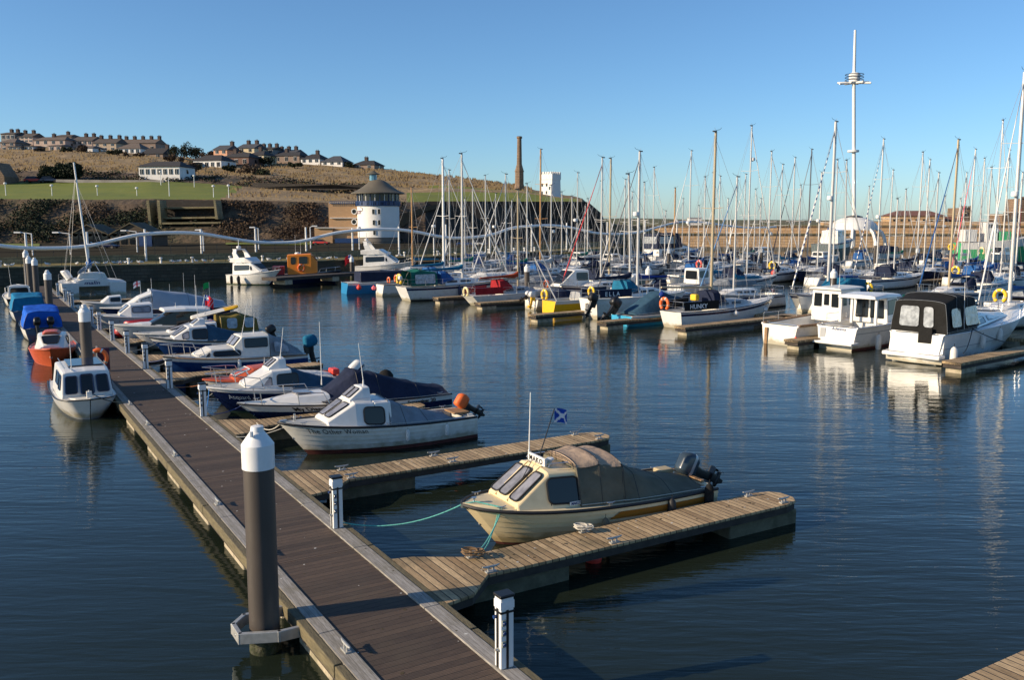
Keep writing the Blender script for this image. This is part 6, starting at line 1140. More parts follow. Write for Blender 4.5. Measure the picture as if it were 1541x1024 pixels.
for px, ty, by, D in PST:
    mb = MB(); a, b = P(px, by+4, D), P(px, ty, D); mb.tube(Vector((b.x, b.y, min(a.z, QZ)))-wl_, b-wl_, .13, WPLAS, .11, 10); mb.build('post', ws, True)
# lamp posts
def lamp(px, ty, by, D, lb, arm=1, gp='slim white lamp posts', mt=None):
    a, b = P(px, by, D), P(px, ty, D); t = thing('street_lamp', a, 0, lb, 'street lamp', gp); h = b.z-a.z
    mb = MB(); mb.tube((0, 0, -.5), (0, 0, h), .09, mt or WPLAS, .06, 8); mb.build('pole', t, True)
    mb = MB()
    if arm: mb.tube((0, 0, h), (arm*1.2, 0, h+.15), .05, mt or WPLAS, n=6); mb.box((arm*1.5, 0, h+.15), (.7, .3, .15), WPLAS)
    else: mb.lathe((0, 0, h), [(.1, 0), (.28, .1), (.28, .35), (.05, .45)], PCAP, 10)
    mb.build('lamp_head', t)
for k, (px, ty, by) in enumerate(((9, 278, 295), (78.6, 281, 297), (147, 282, 300), (206.5, 285, 301), (255, 268, 296), (292.7, 266, 286), (321.7, 282, 300), (344.6, 281, 301), (242, 260, 275))):
    lamp(px, ty, by, 172 if by > 290 else 200, ['first', 'second', 'third', 'fourth', 'fifth, taller', 'sixth', 'seventh', 'eighth', 'short upper'][k]+' white lamp post on the green hillside from the west', 0 if k not in (4,) else .6, 'white lamp posts on the lawn')
for k, (px, ty, by, D, ar) in enumerate(((50, 352, 390, 98, -1), (107, 352, 391, 100, -1), (207, 349, 384, 108, -1), (307, 348, 385, 112, -.4), (390, 344, 386, 118, -.5), (468, 342, 384, 122, .4), (653, 343, 385, 120, 0), (541, 346, 380, 118, 0))):
    lamp(px, ty, by, D, ['quay lamp beside the first tall sculpture post', 'quay lamp in front of the gabled sheds', 'quay lamp before the blue shed door', 'quay lamp at the foot of the retaining walls', 'twin-necked quay lamp behind the flybridge cruiser', 'quay lamp above the orange workboat', 'quay lamp beside the tall silver mast', 'quay lamp before the round tower'][k], ar, 'lamp posts on the quay')
# gulls
def gull():
    mb = MB(); mb.lathe((0, 0, .17), [(.01, -.22), (.06, -.12), (.09, 0), (.07, .12), (.02, .2)], WPLAS, 8, M=Matrix.Rotation(R(80), 3, 'Y')); mb.lathe((.19, 0, .27), [(.01, -.05), (.05, 0), (.01, .055)], WPLAS, 8); mb.box((.26, 0, .27), (.07, .02, .02), LBY); mb.box((-.06, 0, .2), (.26, .15, .05), GREYH)
    for s in (.03, -.03): mb.tube((0, s, 0), (0, s, .12), .008, LBO, n=4)
    return mb.build('gull', None, True)
g0 = gull(); random.seed(3); n = 0
for k in range(58):
    i = random.choice([1, 1, 1, 2, 2, 3, 4]); a, b = off(i, .3), off(i+1, .3); p = a.lerp(b, random.random()); 
    if random.random() < .35: a, b = off(i, 3), off(i+1, 3); p = a.lerp(b, random.random()); z = QZ+.03
    else: z = QZ+.13
    c = g0 if k == 0 else dup(g0, (0, 0, 0)); c.location = (p.x, p.y, z); c.rotation_euler = (0, 0, random.uniform(0, 6.28)); c.scale = (1.25,)*3
    tag(c, 'small white gull resting on the quay ledge', 'gull', 'gulls resting on the quay')
# beacon tower
D = 150; c0 = P(570.5, 378, D); tw = thing('round_tower', (c0.x, c0.y, 2.4), 0, 'white round tower with blue balcony and conical grey roof', 'building')
z_ = lambda py: P(570, py, D).z-2.4
rr = 31.0/FPX*D
TWW = mat('tower_render', (.72, .71, .68), .7, var=.05, vscale=.5, stain=(.5, .48, .42), stscale=.3, stamt=.25); BLUEP = mat('blue_paint', (.01, .04, .13), .45, var=.2); ROOF1 = mat('tower_lead_roof', (.115, .1, .075), .7, var=.15, vscale=.6, stain=(.09, .09, .05), stscale=.4)
mb = MB(); mb.lathe((0, 0, 0), [(rr, z_(357)), (rr, z_(310))], TWW, 48); mb.build('wall', tw, True)
mb = MB(); mb.lathe((0, 0, 0), [(rr*.97, -.5), (rr*.97, z_(357))], mat('tower_base', (.16, .14, .12), .8, var=.1), 32); mb.build('base_wall', tw, True)
mb = MB(); mb.lathe((0, 0, 0), [(rr*.98, z_(310)), (rr*.98, z_(292))], GLASS, 32); mb.build('glazing_band', tw, True)
for k in range(28):
    a = 2*math.pi*k/28; mb = MB(); mb.box((rr*1.0*math.cos(a), rr*math.sin(a), z_(298)), (.1, .1, z_(292)-z_(304)), TWW if k % 2 else BLUEP, rz=a); mb.build('mullion', tw)
mb = MB(); mb.lathe((0, 0, 0), [(rr*1.04, z_(310.5)), (rr*1.06, z_(309.5)), (rr*1.06, z_(308.8)), (rr*.98, z_(308.6))], BLUEP, 48)
for z in (z_(303.5), z_(305.5)): mb.path([Vector((rr*1.06*math.cos(t), rr*1.06*math.sin(t), z)) for t in [2*math.pi*k/40 for k in range(40)]], .05, BLUEP, 5, closed=True)
for k in range(60): t = 2*math.pi*k/60; mb.box((rr*1.06*math.cos(t), rr*1.06*math.sin(t), z_(306.7)), (.04, .3 if k % 3 else .12, z_(303.5)-z_(310)), BLUEP, rz=t)
mb.build('balcony', tw)
re = 39.5/FPX*D
mb = MB(); mb.lathe((0, 0, 0), [(rr*.9, z_(293)), (re, z_(291.8)), (re, z_(290.6)), (re*.78, z_(287)), (re*.55, z_(281)), (re*.36, z_(275)), (re*.22, z_(271.5)), (.3, z_(270.5))], ROOF1, 48); mb.build('roof', tw, True, angle=25)
lx = -.75; mb = MB(); mb.lathe((lx, 0, 0), [(.62, z_(272)), (.62, z_(263))], mat('lantern_glass', (.1, .25, .35), .1), 10); mb.build('lantern', tw)
mb = MB(); mb.lathe((lx, 0, 0), [(.7, z_(263)), (1.15, z_(262.3)), (1.1, z_(261.6)), (.6, z_(260)), (.25, z_(257.5)), (.1, z_(257))], ROOF1, 16); mb.build('lantern_cap', tw, True)
def onr(px, py): a = math.asin(max(-1, min(1, (px-570.5)/31.0))); return Vector((rr*1.005*math.sin(a), -rr*1.005*math.cos(a), z_(py)))
for (px, py) in ((568, 319), (576, 319), (568.5, 335), (576, 335), (569, 349.5)):
    a, b = onr(px-1.9, py+3.7), onr(px+1.9, py+3.7); up = Vector((0, 0, z_(py-3.7)-z_(py+3.7))); window(tw, [a, b, b+up, a+up], (0, -1, 0), uv=(0, 0, 1, 1), r=.03, fr=.02, frame=WPLAS, off=.05)
lettering(tw, 'beacon', 1.5, lambda x, y: onr(536.5+x*2.75, 322.5-y*8)+Vector((0, -.03, 0)), mat('purple_sign', (.1, .02, .08), .6))
mb = MB()
pc = [onr(548+3*math.cos(R(a)), 315.5+3*math.sin(R(a)))+Vector((0, -.05, 0)) for a in range(-120, 150, 15)]; mb.path(pc, .04, MATS['purple_sign'], 4); mb.build('logo_ring', tw)
BR = blockmat('tower_brick', (.55, .33, .17), (.47, .28, .14), (.3, .22, .15), .5, .14, bump=.01, stain=(.48, .29, .15))
def blk(root, px0, px1, py0, py1, dep, m, nm, D_=D, dz=0):
    a, b = P(px0, py1, D_)-root.location, P(px1, py0, D_)-root.location; mb = MB(); mb.box(((a.x+b.x)/2, a.y+dep/2, (a.z+b.z)/2), (b.x-a.x, dep, b.z-a.z), m); return mb.build(nm, root)
br = thing('brick_wing', (P(515, 378, 149).x, 149, 2.4), 0, 'tan brick wing with two portholes joined to the round tower', 'building')
blk(br, 496, 538, 306, 376, 8, BR, 'wall', 149.5); blk(br, 474, 500, 343, 376, 7, BR, 'low_wall', 148.8); blk(br, 495, 540, 304.6, 306, 8.3, TWW, 'parapet', 149.3); blk(br, 496.5, 538, 327.6, 328.6, .3, TWW, 'string_course', 149.2); blk(br, 474, 538, 342.4, 343.4, .3, TWW, 'string_course', 148.5); blk(br, 504, 540, 359, 372, 1, BLUEP, 'blue_cladding', 148.2)
for py in (318.5, 334):
    c = P(533, py, 149.3)-br.location; mb = MB(); q = [c+Vector((.42*math.cos(t), 0, .42*math.sin(t))) for t in [2*math.pi*k/16 for k in range(16)]]; mb.poly(q, GLASS); mb.path(q, .09, TWW, 5, closed=True); mb.build('porthole', br)
mb = MB(); a, b = P(496, 303, 149.3)-br.location, P(538, 303, 149.3)-br.location
for z in (0, -.25): mb.tube(a+Vector((0, 0, z)), b+Vector((0, 0, z)), .035, BLUEP)
for k in range(14): p = a.lerp(b, k/13); mb.tube(p, p-Vector((0, 0, .6)), .035, BLUEP)
mb.build('roof_railing', br)
# gabled sheds
SHED = blockmat('shed_stone', (.13, .1, .07), (.1, .078, .055), (.05, .04, .03), .7, .3); SROOF = mat('shed_slate', (.08, .066, .04), .85, var=.2, vscale=1, stain=(.08, .08, .03), stscale=.5)
for k, (x0, xm, x1, ey, ry) in enumerate(((108, 131, 163, 352, 338.5), (166, 196, 232, 352, 336))):
    Dd = 130; a, m_, b = P(x0, ey, Dd), P(xm, ry, Dd), P(x1, ey, Dd); t = thing('gabled_shed', (m_.x, Dd, 2.55), 0, ['dark stone gabled shed behind the catamaran mast', 'dark stone gabled shed with blue door'][k], 'shed', 'gabled sheds behind the quay')
    ax, bx, ez, rz_ = a.x-m_.x, b.x-m_.x, a.z-2.55, m_.z-2.55; dp = 5
    mb = MB()
    for y in (0, dp): mb.poly([(ax, y, 0), (bx, y, 0), (bx, y, ez), (0, y, rz_-.05), (ax, y, ez)], SHED)
    mb.poly([(ax, 0, 0), (ax, dp, 0), (ax, dp, ez), (ax, 0, ez)], SHED); mb.poly([(bx, 0, 0), (bx, dp, 0), (bx, dp, ez), (bx, 0, ez)], SHED); mb.build('wall', t)
    mb = MB(); mb.loft([[Vector((ax-.3, y, ez-.15)), Vector((0, y, rz_+.1)), Vector((bx+.3, y, ez-.15)), Vector((bx+.3, y, ez-.3)), Vector((0, y, rz_-.08)), Vector((ax-.3, y, ez-.3))] for y in (-.25, dp)], SROOF, True, True, True); mb.build('roof', t)
    for j in range(5):
        x = ax+(bx-ax)*(j+.5)/5; mb = MB(); mb.box((x, -.02, 1.3), (.8, .1, 1.5), GLASS); mb.lathe((x, -.02, 2.05), [(.4, -.05), (.4, .05)], GLASS, 12, M=Matrix.Rotation(R(90), 3, 'X')); mb.build('window', t)
    if k: mb = MB(); mb.box((bx-1.3, -.05, 1.1), (1.9, .12, 2.3), BLUEP); mb.build('door', t)
    for s in (1, 0):
        pass
# retaining walls and steps in the cliff
def slab(nm, lb, pts, dep, m, cat='wall', D_=160):
    q = [P(*p) if len(p) == 3 else P(p[0], p[1], D_) for p in pts]; mb = MB(); mb.loft([q, [v+Vector((0, dep, 0)) for v in q]], m, True, True, True); return tag(mb.build(nm), lb, cat)
slab('retaining_wall', 'dark stone retaining wall between two buttresses', [(232, 300), (322, 302), (332, 340), (332, 378), (238, 378), (236, 330)], 6, RWALL, D_=158)
slab('stone_buttress', 'pale edged buttress at the west side of the retaining wall', [(220, 302), (224, 301), (229, 352), (225, 352)], 3, STONE2, D_=154); slab('stone_buttress', 'buttress at the east side of the dark recess', [(236, 301), (240, 301), (244, 352), (240, 352)], 3, STONE2, D_=154); slab('stone_buttress', 'thin buttress below the seventh hillside lamp', [(321, 301), (324, 301), (328, 330), (324, 330)], 3, STONE2, D_=154)
for k, (y, x0, x1) in enumerate(((312, 246, 322), (327, 244, 330), (335, 244, 332))): slab('terrace_ledge', ['top', 'middle', 'lowest'][k]+' ochre ledge on the retaining wall', [(x0, y), (x1, y-1), (x1, y+1.6), (x0, y+2.6)], 2.5, STONE2, 'ledge', 156-k)
slab('cliff_wall', 'long dark stone wall under the headland lawn', [(640, 303, 158), (722, 303, 160), (885, 304, 172), (906, 322, 176), (915, 352, 178), (915, 374, 172), (760, 376, 160), (640, 376, 152)], 8, RWALL)
slab('cliff_wall', 'stepped stone wall climbing right of the round tower', [(600, 345, 154), (640, 318, 156), (668, 312, 158), (668, 304, 158), (640, 312, 156), (604, 322, 154)], 3, SCRUBG)
slab('cliff_wall', 'dark stone wall band below the brown slope', [(330, 301, 166), (496, 305, 168), (496, 316, 167), (330, 312, 165)], 2, RWALL)
slab('cliff_wall', 'upper dark wall across the hillside near the white bungalow', [(380, 283, 210), (500, 286, 206), (556, 284, 206), (556, 278, 206), (500, 278, 206), (380, 275, 210)], 2, RWALL)
slab('garden_wall', 'long pale garden wall behind the lawn', [(84, 270), (160, 271), (246, 271), (246, 276), (160, 276.5), (84, 274)], 1, mat('pale_wall', (.3, .27, .24), .8, var=.2, vscale=.5), D_=209)
# chimney column and fort
t = thing('stone_chimney', (P(781.5, 283, 225).x, 225, P(781.5, 284, 225).z-.5), 0, 'tall dark stone chimney column on the headland', 'chimney'); zz = lambda py: P(781, py, 225).z-t.location.z; w_ = lambda px: px/FPX*225/2*1.08
mb = MB(); mb.lathe((0, 0, 0), [(w_(15), 0), (w_(13), zz(279)), (w_(12), zz(277)), (w_(11.5), zz(256)), (w_(8), zz(249)), (w_(7), zz(247)), (w_(5.8), zz(208)), ], CSTONE, 8); mb.build('shaft', t)
mb = MB(); mb.lathe((0, 0, 0), [(w_(6), zz(209)), (w_(7.6), zz(208)), (w_(7.6), zz(205.5)), (w_(5), zz(205))], CSTONE, 8); mb.lathe((0, 0, 0), [(w_(12.4), zz(259)), (w_(12.8), zz(258)), (w_(12.4), zz(256.5))], CSTONE, 8); mb.build('capping', t)
t = thing('white_fort_tower', (P(828, 299, 215).x, 215, P(828, 299, 215).z-1), R(-38), 'white square battlemented tower on the headland edge', 'building'); s_ = 11.0/FPX*215*1.0; hz = P(828, 262, 215).z-t.location.z
mb = MB(); mb.loft([[Vector((x*s_*k, y*s_*k, z)) for x, y in ((-1, -1), (1, -1), (1, 1), (-1, 1))] for z, k in ((0, 1.06), (hz*.8, .97), (hz*.8, 1.03), (hz, 1.03))], TWW, True, False, True); mb.build('wall', t)
mb = MB()
for sx in (-1, 1):
    for k in range(5): mb.box((sx*s_, -s_+2*s_*(k+.5)/5, hz+.2), (.35, 2*s_/9, .5), TWW); mb.box((-s_+2*s_*(k+.5)/5, sx*s_, hz+.2), (2*s_/9, .33, .5), TWW)
mb.build('battlements', t)
for (x, z) in ((-.6, .62), (-.6, .35), (.1, .62), (.1, .35), (.6, .5)):
    mb = MB(); mb.box((x*s_, -s_*1.02, hz*z), (.35, .12, .7), GLASS); mb.build('window', t); mb = MB(); mb.box((-s_*1.02, x*s_, hz*z), (.12, .35, .7), GLASS); mb.build('window', t)
# houses
HW = {k: mat('render_'+k, c, .85, var=.12, vscale=1.2, stain=tuple(v*.6 for v in c), stscale=.6, stamt=.4) for k, c in dict(pink=(.46, .35, .29), brown=(.26, .19, .15), tan=(.42, .33, .24), white=(.74, .72, .68), salmon=(.62, .33, .2), grey=(.24, .22, .2), cream=(.6, .5, .33), red=(.16, .09, .07)).items()}
RF = {k: mat('roof_'+k, c, .85, var=.2, vscale=1.5) for k, c in dict(grey=(.085, .07, .06), brown=(.13, .1, .08), dark=(.035, .032, .032), slate=(.06, .065, .075)).items()}
WINW = mat('window_white', (.6, .6, .58), .6); CHM = mat('chimney_brick', (.07, .05, .045), .9, var=.2)
def house(lb, x0, x1, by, ey, ry, D, wm, rm, ch=(), nw=3, rows=2, hip=False, rot=0, dep=8, nm='terraced_house', gp='houses on the ridge', bay=False, gabled_front=False):
    a, b = P(x0, by, D), P(x1, by, D); w = (b.x-a.x)/2; t = thing(nm, ((a.x+b.x)/2, D, a.z-1), R(rot), lb, 'house', gp); ez = P(x0, ey, D).z-t.location.z; rz_ = P(x0, ry, D).z-t.location.z; w /= max(.5, math.cos(R(rot)))
    mb = MB(); mb.box((0, dep/2, ez/2), (2*w, dep, ez), HW[wm])
    if gabled_front:
        for y in (0.01, dep-.01): mb.poly([(-w, y, ez), (w, y, ez), (0, y, rz_-.05)], HW[wm])
    elif not hip:
        for x in (-w+.01, w-.01): mb.poly([(x, 0, ez), (x, dep, ez), (x, dep/2, rz_-.05)], HW[wm])
    mb.build('wall', t)
    mb = MB(); o_ = .3
    if gabled_front: mb.loft([[Vector((-w-o_, y, ez-.15)), Vector((0, y, rz_+.12)), Vector((w+o_, y, ez-.15)), Vector((w+o_, y, ez-.3)), Vector((0, y, rz_-.04)), Vector((-w-o_, y, ez-.3))] for y in (-.3, dep+.3)], RF[rm], True, True, True)
    else:
        i = min(w*.8, (rz_-ez)*1.3) if hip else -.15
        A_ = [Vector((-w-o_, -o_, ez)), Vector((w+o_, -o_, ez)), Vector((w+o_, dep+o_, ez)), Vector((-w-o_, dep+o_, ez))]; B_ = [Vector((-w+i, dep/2-.05, rz_+.1)), Vector((w-i, dep/2-.05, rz_+.1)), Vector((w-i, dep/2+.05, rz_+.1)), Vector((-w+i, dep/2+.05, rz_+.1))]
        mb.loft([[v-Vector((0, 0, .15)) for v in A_], A_, B_], RF[rm], True, True, True)
    rf = mb.build('roof', t)
    for cx in ch:
        mb = MB(); X = -w+2*w*cx; mb.box((X, dep/2, rz_+.35), (.95, 1.1, 1.5), CHM); mb.box((X, dep/2, rz_+1.1), (1.1, 1.25, .15), CHM)
        for k in (-.25, .25): mb.tube((X+k, dep/2, rz_+1.1), (X+k, dep/2, rz_+1.5), .12, CHM)
        mb.build('chimney', rf)
    H0 = ez-1
    for r_ in range(rows):
        for k in range(nw):
            x = -w+2*w*(k+.5)/nw; z = 1+H0*(r_+.55)/rows; mb = MB(); ww, wh = min(.95, w/nw*1.1), min(1.2, H0/rows*.52); mb.box((x, -.03, z), (ww+.16, .08, wh+.16), WINW); mb.box((x, -.085, z), (ww, .04, wh), GLASS); mb.box((x, -.11, z), (.05, .03, wh), WINW); mb.build('window', t)
    for sx in (-1, 1):
        mb = MB(); mb.box((sx*(w+.02), dep*.5, 1+H0*.6), (.08, .9, 1.0), GLASS); mb.build('window', t)
    return t
Hs = [
 ('terraced house at the western edge of the ridge', 2, 24, 222, 201, 198, 330, 'grey', 'grey', (.3, .75), 3, 2, False), ('terraced house with two rows of white windows', 23, 50, 213, 205.5, 199.5, 330, 'pink', 'grey', (.2, .7), 4, 2, False),
 ('gabled brown house below the first terrace', 0, 24, 226, 214, 207.5, 300, 'brown', 'brown', (), 2, 2, True), ('low white extension beside the gabled brown house', 36, 50, 227, 220, 218.5, 300, 'white', 'grey', (), 2, 1, False), ('low grey outbuilding left of the white extension', 12, 32, 227, 220.5, 218, 299, 'grey', 'dark', (), 3, 1, False),
 ('long pink house with hipped roof and one chimney', 50, 100, 226, 210.5, 205, 318, 'pink', 'brown', (.45,), 4, 2, True), ('dark roofed house peeping above the long pink house', 80, 109, 222, 205, 201.5, 334, 'brown', 'grey', (.5,), 3, 1, True), ('small square pink annexe in front of the long house', 73, 93, 228, 219, 216.5, 296, 'pink', 'brown', (), 2, 1, True),
 ('terraced house with white corner windows and two chimneys', 109, 140, 226, 211.5, 204.5, 322, 'pink', 'grey', (.4, .8), 4, 2, False), ('beige gabled house with blue shaded end wall', 140, 176, 226, 215, 207.5, 312, 'tan', 'grey', (.1, .5, .9), 3, 2, False), ('pointed brown shed roof house', 118, 140, 228, 222, 218.5, 294, 'white', 'brown', (), 1, 1, True),
 ('white fronted bungalow with broad brown roof', 177, 212, 231, 223, 214.5, 300, 'white', 'brown', (), 4, 1, True), ('long brown terrace above the white bungalow', 176, 236, 232, 215, 208.5, 325, 'brown', 'brown', (.1, .32, .54, .76, .97), 5, 1, False), ('brown gabled house stepping down the ridge', 214, 246, 239, 231, 222, 292, 'brown', 'dark', (.95,), 2, 1, False),
 ('white bungalow with dark hipped roof above the lawn', 208, 272, 267, 250, 242, 214, 'white', 'dark', (), 7, 1, True), ('pale bungalow with dark roof left of the salmon house', 288, 335, 254, 241, 232.5, 262, 'white', 'dark', (), 5, 1, True), ('small cream garage beside the dark roofed bungalow', 267, 290, 252, 244.5, 243.5, 258, 'cream', 'grey', (), 1, 1, True),
 ('salmon pink gable fronted house', 321, 343, 240, 225, 217.5, 285, 'salmon', 'slate', (.9,), 2, 2, False), ('dark brick house with bay in front of the salmon one', 336, 376, 250, 236, 229, 270, 'red', 'dark', (.2,), 3, 1, True), ('cream gable house east of the salmon one', 357, 384, 238, 222.5, 215.5, 292, 'cream', 'slate', (.3, .8), 2, 2, False),
 ('cream bungalow under dark roof in the middle of the slope', 373, 398, 243, 233, 226, 278, 'cream', 'dark', (.4,), 2, 1, True), ('grey terrace with a row of chimneys', 384, 412, 240, 224, 220.5, 300, 'grey', 'dark', (.15, .5, .9), 4, 2, False), ('second grey terrace with three chimneys', 412, 445, 243, 230, 224.5, 302, 'grey', 'slate', (.1, .45, .8), 4, 1, False),
 ('dark roofed house at the end of the grey terrace', 410, 452, 244, 234, 228, 288, 'brown', 'dark', (.3,), 3, 1, True), ('white walled house with dark hipped roof near the ridge end', 452, 482, 245, 238.5, 231, 286, 'white', 'dark', (.6,), 3, 1, True), ('slate roofed bungalow with white wall at the ridge end', 483, 516, 248, 243, 234, 284, 'white', 'slate', (), 3, 1, True), ('lone brown house on the skyline above the tower', 531, 564, 255, 247.5, 241, 284, 'brown', 'dark', (.4,), 2, 1, True)]
for (lb, x0, x1, by, ey, ry, D_, wm, rm, ch, nw, rows, hip) in Hs: house(lb, x0, x1, by+1.5, ey, ry, D_, wm, rm, ch, nw, rows, hip, rot=-6 if x0 < 260 else -14, nm='bungalow' if 'bungalow' in lb else 'terraced_house' if 'terrace' in lb else 'house')
t = thing('stone_gatehouse', (P(2, 290, 205).x, 205, P(0, 280, 205).z-1), 0, 'dark stone gable building cut by the edge of the hillside', 'building'); mb = MB(); mb.loft([[Vector((x, y, z)) for x, z in ((-5, 0), (.9, 0), (.9, 3.2), (-1, 6.3), (-5, 6.3))] for y in (0, 6)], CSTONE, True, True, True); mb.build('wall', t)
# cars
def car(p, rz, col, lb, gp='cars parked behind the quay'):
    t = thing('parked_car', p, rz, lb, 'car', gp); mb = MB(); mb.loft([[Vector((x, y, z)) for y, z in ((-.82, .3), (-.85, .75*k), (.85, .75*k), (.82, .3))] for x, k in ((-2.1, .9), (-1.9, 1.1), (.9, 1.15), (2.0, .95), (2.15, .8))], col, True, True, True); mb.build('body', t, bevel=.05)
    mb = MB(); mb.loft([[Vector((x, s*y, z)) for s, y, z in ((-1, .78, .8), (-1, .6, h), (1, .6, h), (1, .78, .8))] for x, h in ((-1.9, .85), (-1.4, 1.4), (.3, 1.42), (1.1, .86))], GLASS, True, True, True); mb.build('glasshouse', t)
    if 'quay' in lb: t.scale = (.6, .6, .6)
    for x in (-1.3, 1.35):
        for y in (-.8, .8): mb = MB(); mb.tube((x, y-.1, .32), (x, y+.1, .32), .32, RUBBER, n=12); mb.build('wheel', t)
CC = [WPLAS, NAVY, REDH, GREYH, BLACK, WPLAS, BLUEH]
for k, (px, py, D_) in enumerate(((135, 378, 122), (165, 378, 122), (410, 377, 140), (422, 377, 140), (437, 376, 141), (395, 378, 139), (700, 379, 132), (715, 378.5, 133), (745, 378, 135), (484, 377, 140))):
    p = P(px, py, D_); p.z = QZ+1.0; car(p, random.uniform(-.3, .3), CC[k % 7], ['first', 'second', 'third', 'fourth', 'fifth', 'sixth', 'seventh', 'eighth', 'ninth', 'tenth'][k]+' small '+['white', 'navy', 'red', 'grey', 'black', 'white', 'blue'][k % 7]+' car parked on the quay')
for px, m_, lb in ((52, REDH, 'brown-red car parked on the hillside road'), (76, NAVY, 'dark blue car parked on the hillside road')): p = ground(px, 1.97); car(p+Vector((0, 0, .1)), .1, m_, lb, 'cars on the hillside road')
# foliage
LG = [mat('leaf_dark', (.012, .018, .008), .95), mat('leaf_green', (.022, .034, .012), .95), mat('leaf_olive', (.036, .036, .016), .95)]; LB = [mat('twig_brown', (.05, .032, .022), .95), mat('bramble', (.075, .048, .03), .95), mat('leaf_rust', (.085, .052, .026), .95)]
def leaf(mb, p, s, m_):
    a = Vector((random.gauss(0, 1), random.gauss(0, 1), random.gauss(0, 1))).normalized(); b = a.orthogonal().normalized(); c = a.cross(b); q = random.random()*6.28; u = b*math.cos(q)+c*math.sin(q); v = a.cross(u)
    mb.poly([p-u*s, p-v*s*.5, p+u*s, p+v*s*.5], m_)
def bush(lb, px, row, w, h, n, ms, nm='bush', dp=2.5, D_=None, py=None, gp='bushes on the hillside'):
    c = ground(px, row) if D_ is None else P(px, py, D_); t = thing(nm, c, 0, lb, 'bush' if nm != 'tree' else 'tree', gp); mb = MB(); lobes = [(Vector((random.uniform(-w, w)*.7, random.uniform(-dp, dp)*.5, random.uniform(.25, .75)*h)), random.uniform(.25, .45)*min(w*1.2, h)) for _ in range(9)]
    for _ in range(n):
        l, r_ = random.choice(lobes); d_ = Vector((random.gauss(0, 1), random.gauss(0, 1), random.gauss(0, 1))).normalized()*r_*random.uniform(.6, 1.05); p = l+d_
        if p.z > -.3: leaf(mb, p, random.uniform(.18, .38), random.choice(ms))
    mb.build('crown', t)
    mb = MB()
    for k in range(3): mb.tube((random.uniform(-.3, .3)*w, 0, -.5), lobes[k][0], .12, PDK, .04, 6)
    mb.build('trunk', t)
random.seed(21)
for k, (px, row, w, h) in enumerate(((78, 2.1, 2.6, 3.4), (92, 2.1, 3, 4.8), (104, 2.1, 3, 5), (116, 2.15, 2.6, 4.4), (70, 2.05, 1.8, 2.2))): bush(['low', 'tall', 'tallest', 'rounded', 'small outer'][k]+' dark evergreen in the clump above the lawn', px, row, w, h, 2600, LG[:2], 'evergreen_tree', gp='evergreens above the lawn')
for k, (px, D_, py, w, h, ms) in enumerate(((270, 290, 233, 3, 4, LG), (285, 292, 232, 3.5, 4.5, LG), (299, 294, 236, 3, 3.4, LB), (312, 290, 238, 3, 2.8, LB), (262, 250, 240, 3, 2, LB), (280, 225, 264, 3, 3.6, LB), (293, 240, 252, 2.4, 2, LG), (375, 240, 262, 4, 3, LB), (392, 235, 268, 4, 3, LG), (350, 245, 255, 3, 1.8, LG), (400, 275, 246, 3, 2.4, LG), (445, 270, 249, 3, 1.5, LG), (526, 284, 251, 2, 2, LG), (200, 285, 235, 4, 1.8, LB), (172, 288, 231, 3, 1.8, LG), (101, 290, 228, 2.4, 2, LG), (125, 290, 228, 2.4, 2.6, LB), (60, 292, 227, 2, 1.6, LB))):
    bush('%s bush %s' % ('green' if ms is LG else 'brown leafless', ['beside the last terrace house', 'at the gap in the houses', 'left of the salmon gable', 'under the salmon gable', 'behind the white bungalow', 'right of the white bungalow', 'near the cream garage', 'below the cream gable', 'below the grey terrace', 'by the brick house', 'beside cream bungalow', 'before the slate roofed houses', 'beside the lone skyline house', 'below the brown terrace', 'below the white fronted bungalow', 'beside the long pink house', 'next to the pointed shed', 'by the white extension'][k]), px, 0, w, h, 900, ms, D_=D_, py=py+3)
# loose scrub on the cliff face and slopes
mb = MB(); random.seed(5)
for _ in range(52000):
    px = random.uniform(-200, 600); row = random.uniform(.05, .98)
    if 222 < px < 330 and random.random() < .85: continue
    p = terr(px, row); q = noise.noise(p*.06); 
    ms = LG if q > .12 else LB
    if noise.noise(p*.2) < -.02: continue
    leaf(mb, p+Vector((random.gauss(0, .6), random.uniform(-2.4, -.2), random.uniform(-.3, 1.0)*(1 if row < .85 else .2))), random.uniform(.14, .3), random.choice(ms[:2] if q > 0 else ms))
for _ in range(9000):
    px = random.uniform(-50, 610); row = random.uniform(2.0, 3.0) if px < 560 else random.uniform(.3, 1); p = terr(px, row)
    if noise.noise(p*.25) < 0: continue
    leaf(mb, p+Vector((random.gauss(0, .6), random.uniform(-.8, 0), random.uniform(0, .8))), random.uniform(.2, .4), random.choice(LG[:2]+LB[:2]))
tag(mb.build('scrub_vegetation'), 'tangled brown and green scrub covering the cliff', kind='stuff')
mb = MB()
for _ in range(17000):
    px = random.uniform(-60, 800); row = random.uniform(3.1, 5.05) if random.random() < .75 else random.uniform(1.2, 2.9); p = terr(px, row)
    if row < 3 and (px < 345 or px > 600): continue
    if noise.noise(p*.18) < -.05: continue
    s = random.uniform(.2, .45); a = random.uniform(-.5, .5); mb.poly([p+Vector((-s*.6, 0, -.1)), p+Vector((s*.6, 0, -.1)), p+Vector((a*s, .1, s*1.6))], random.choice((ROUGH, LB[1], mat('straw', (.3, .21, .1), .95), MATS['straw'])))
tag(mb.build('dry_grass_tufts'), 'dry straw coloured grass tufts on the slope', kind='stuff')
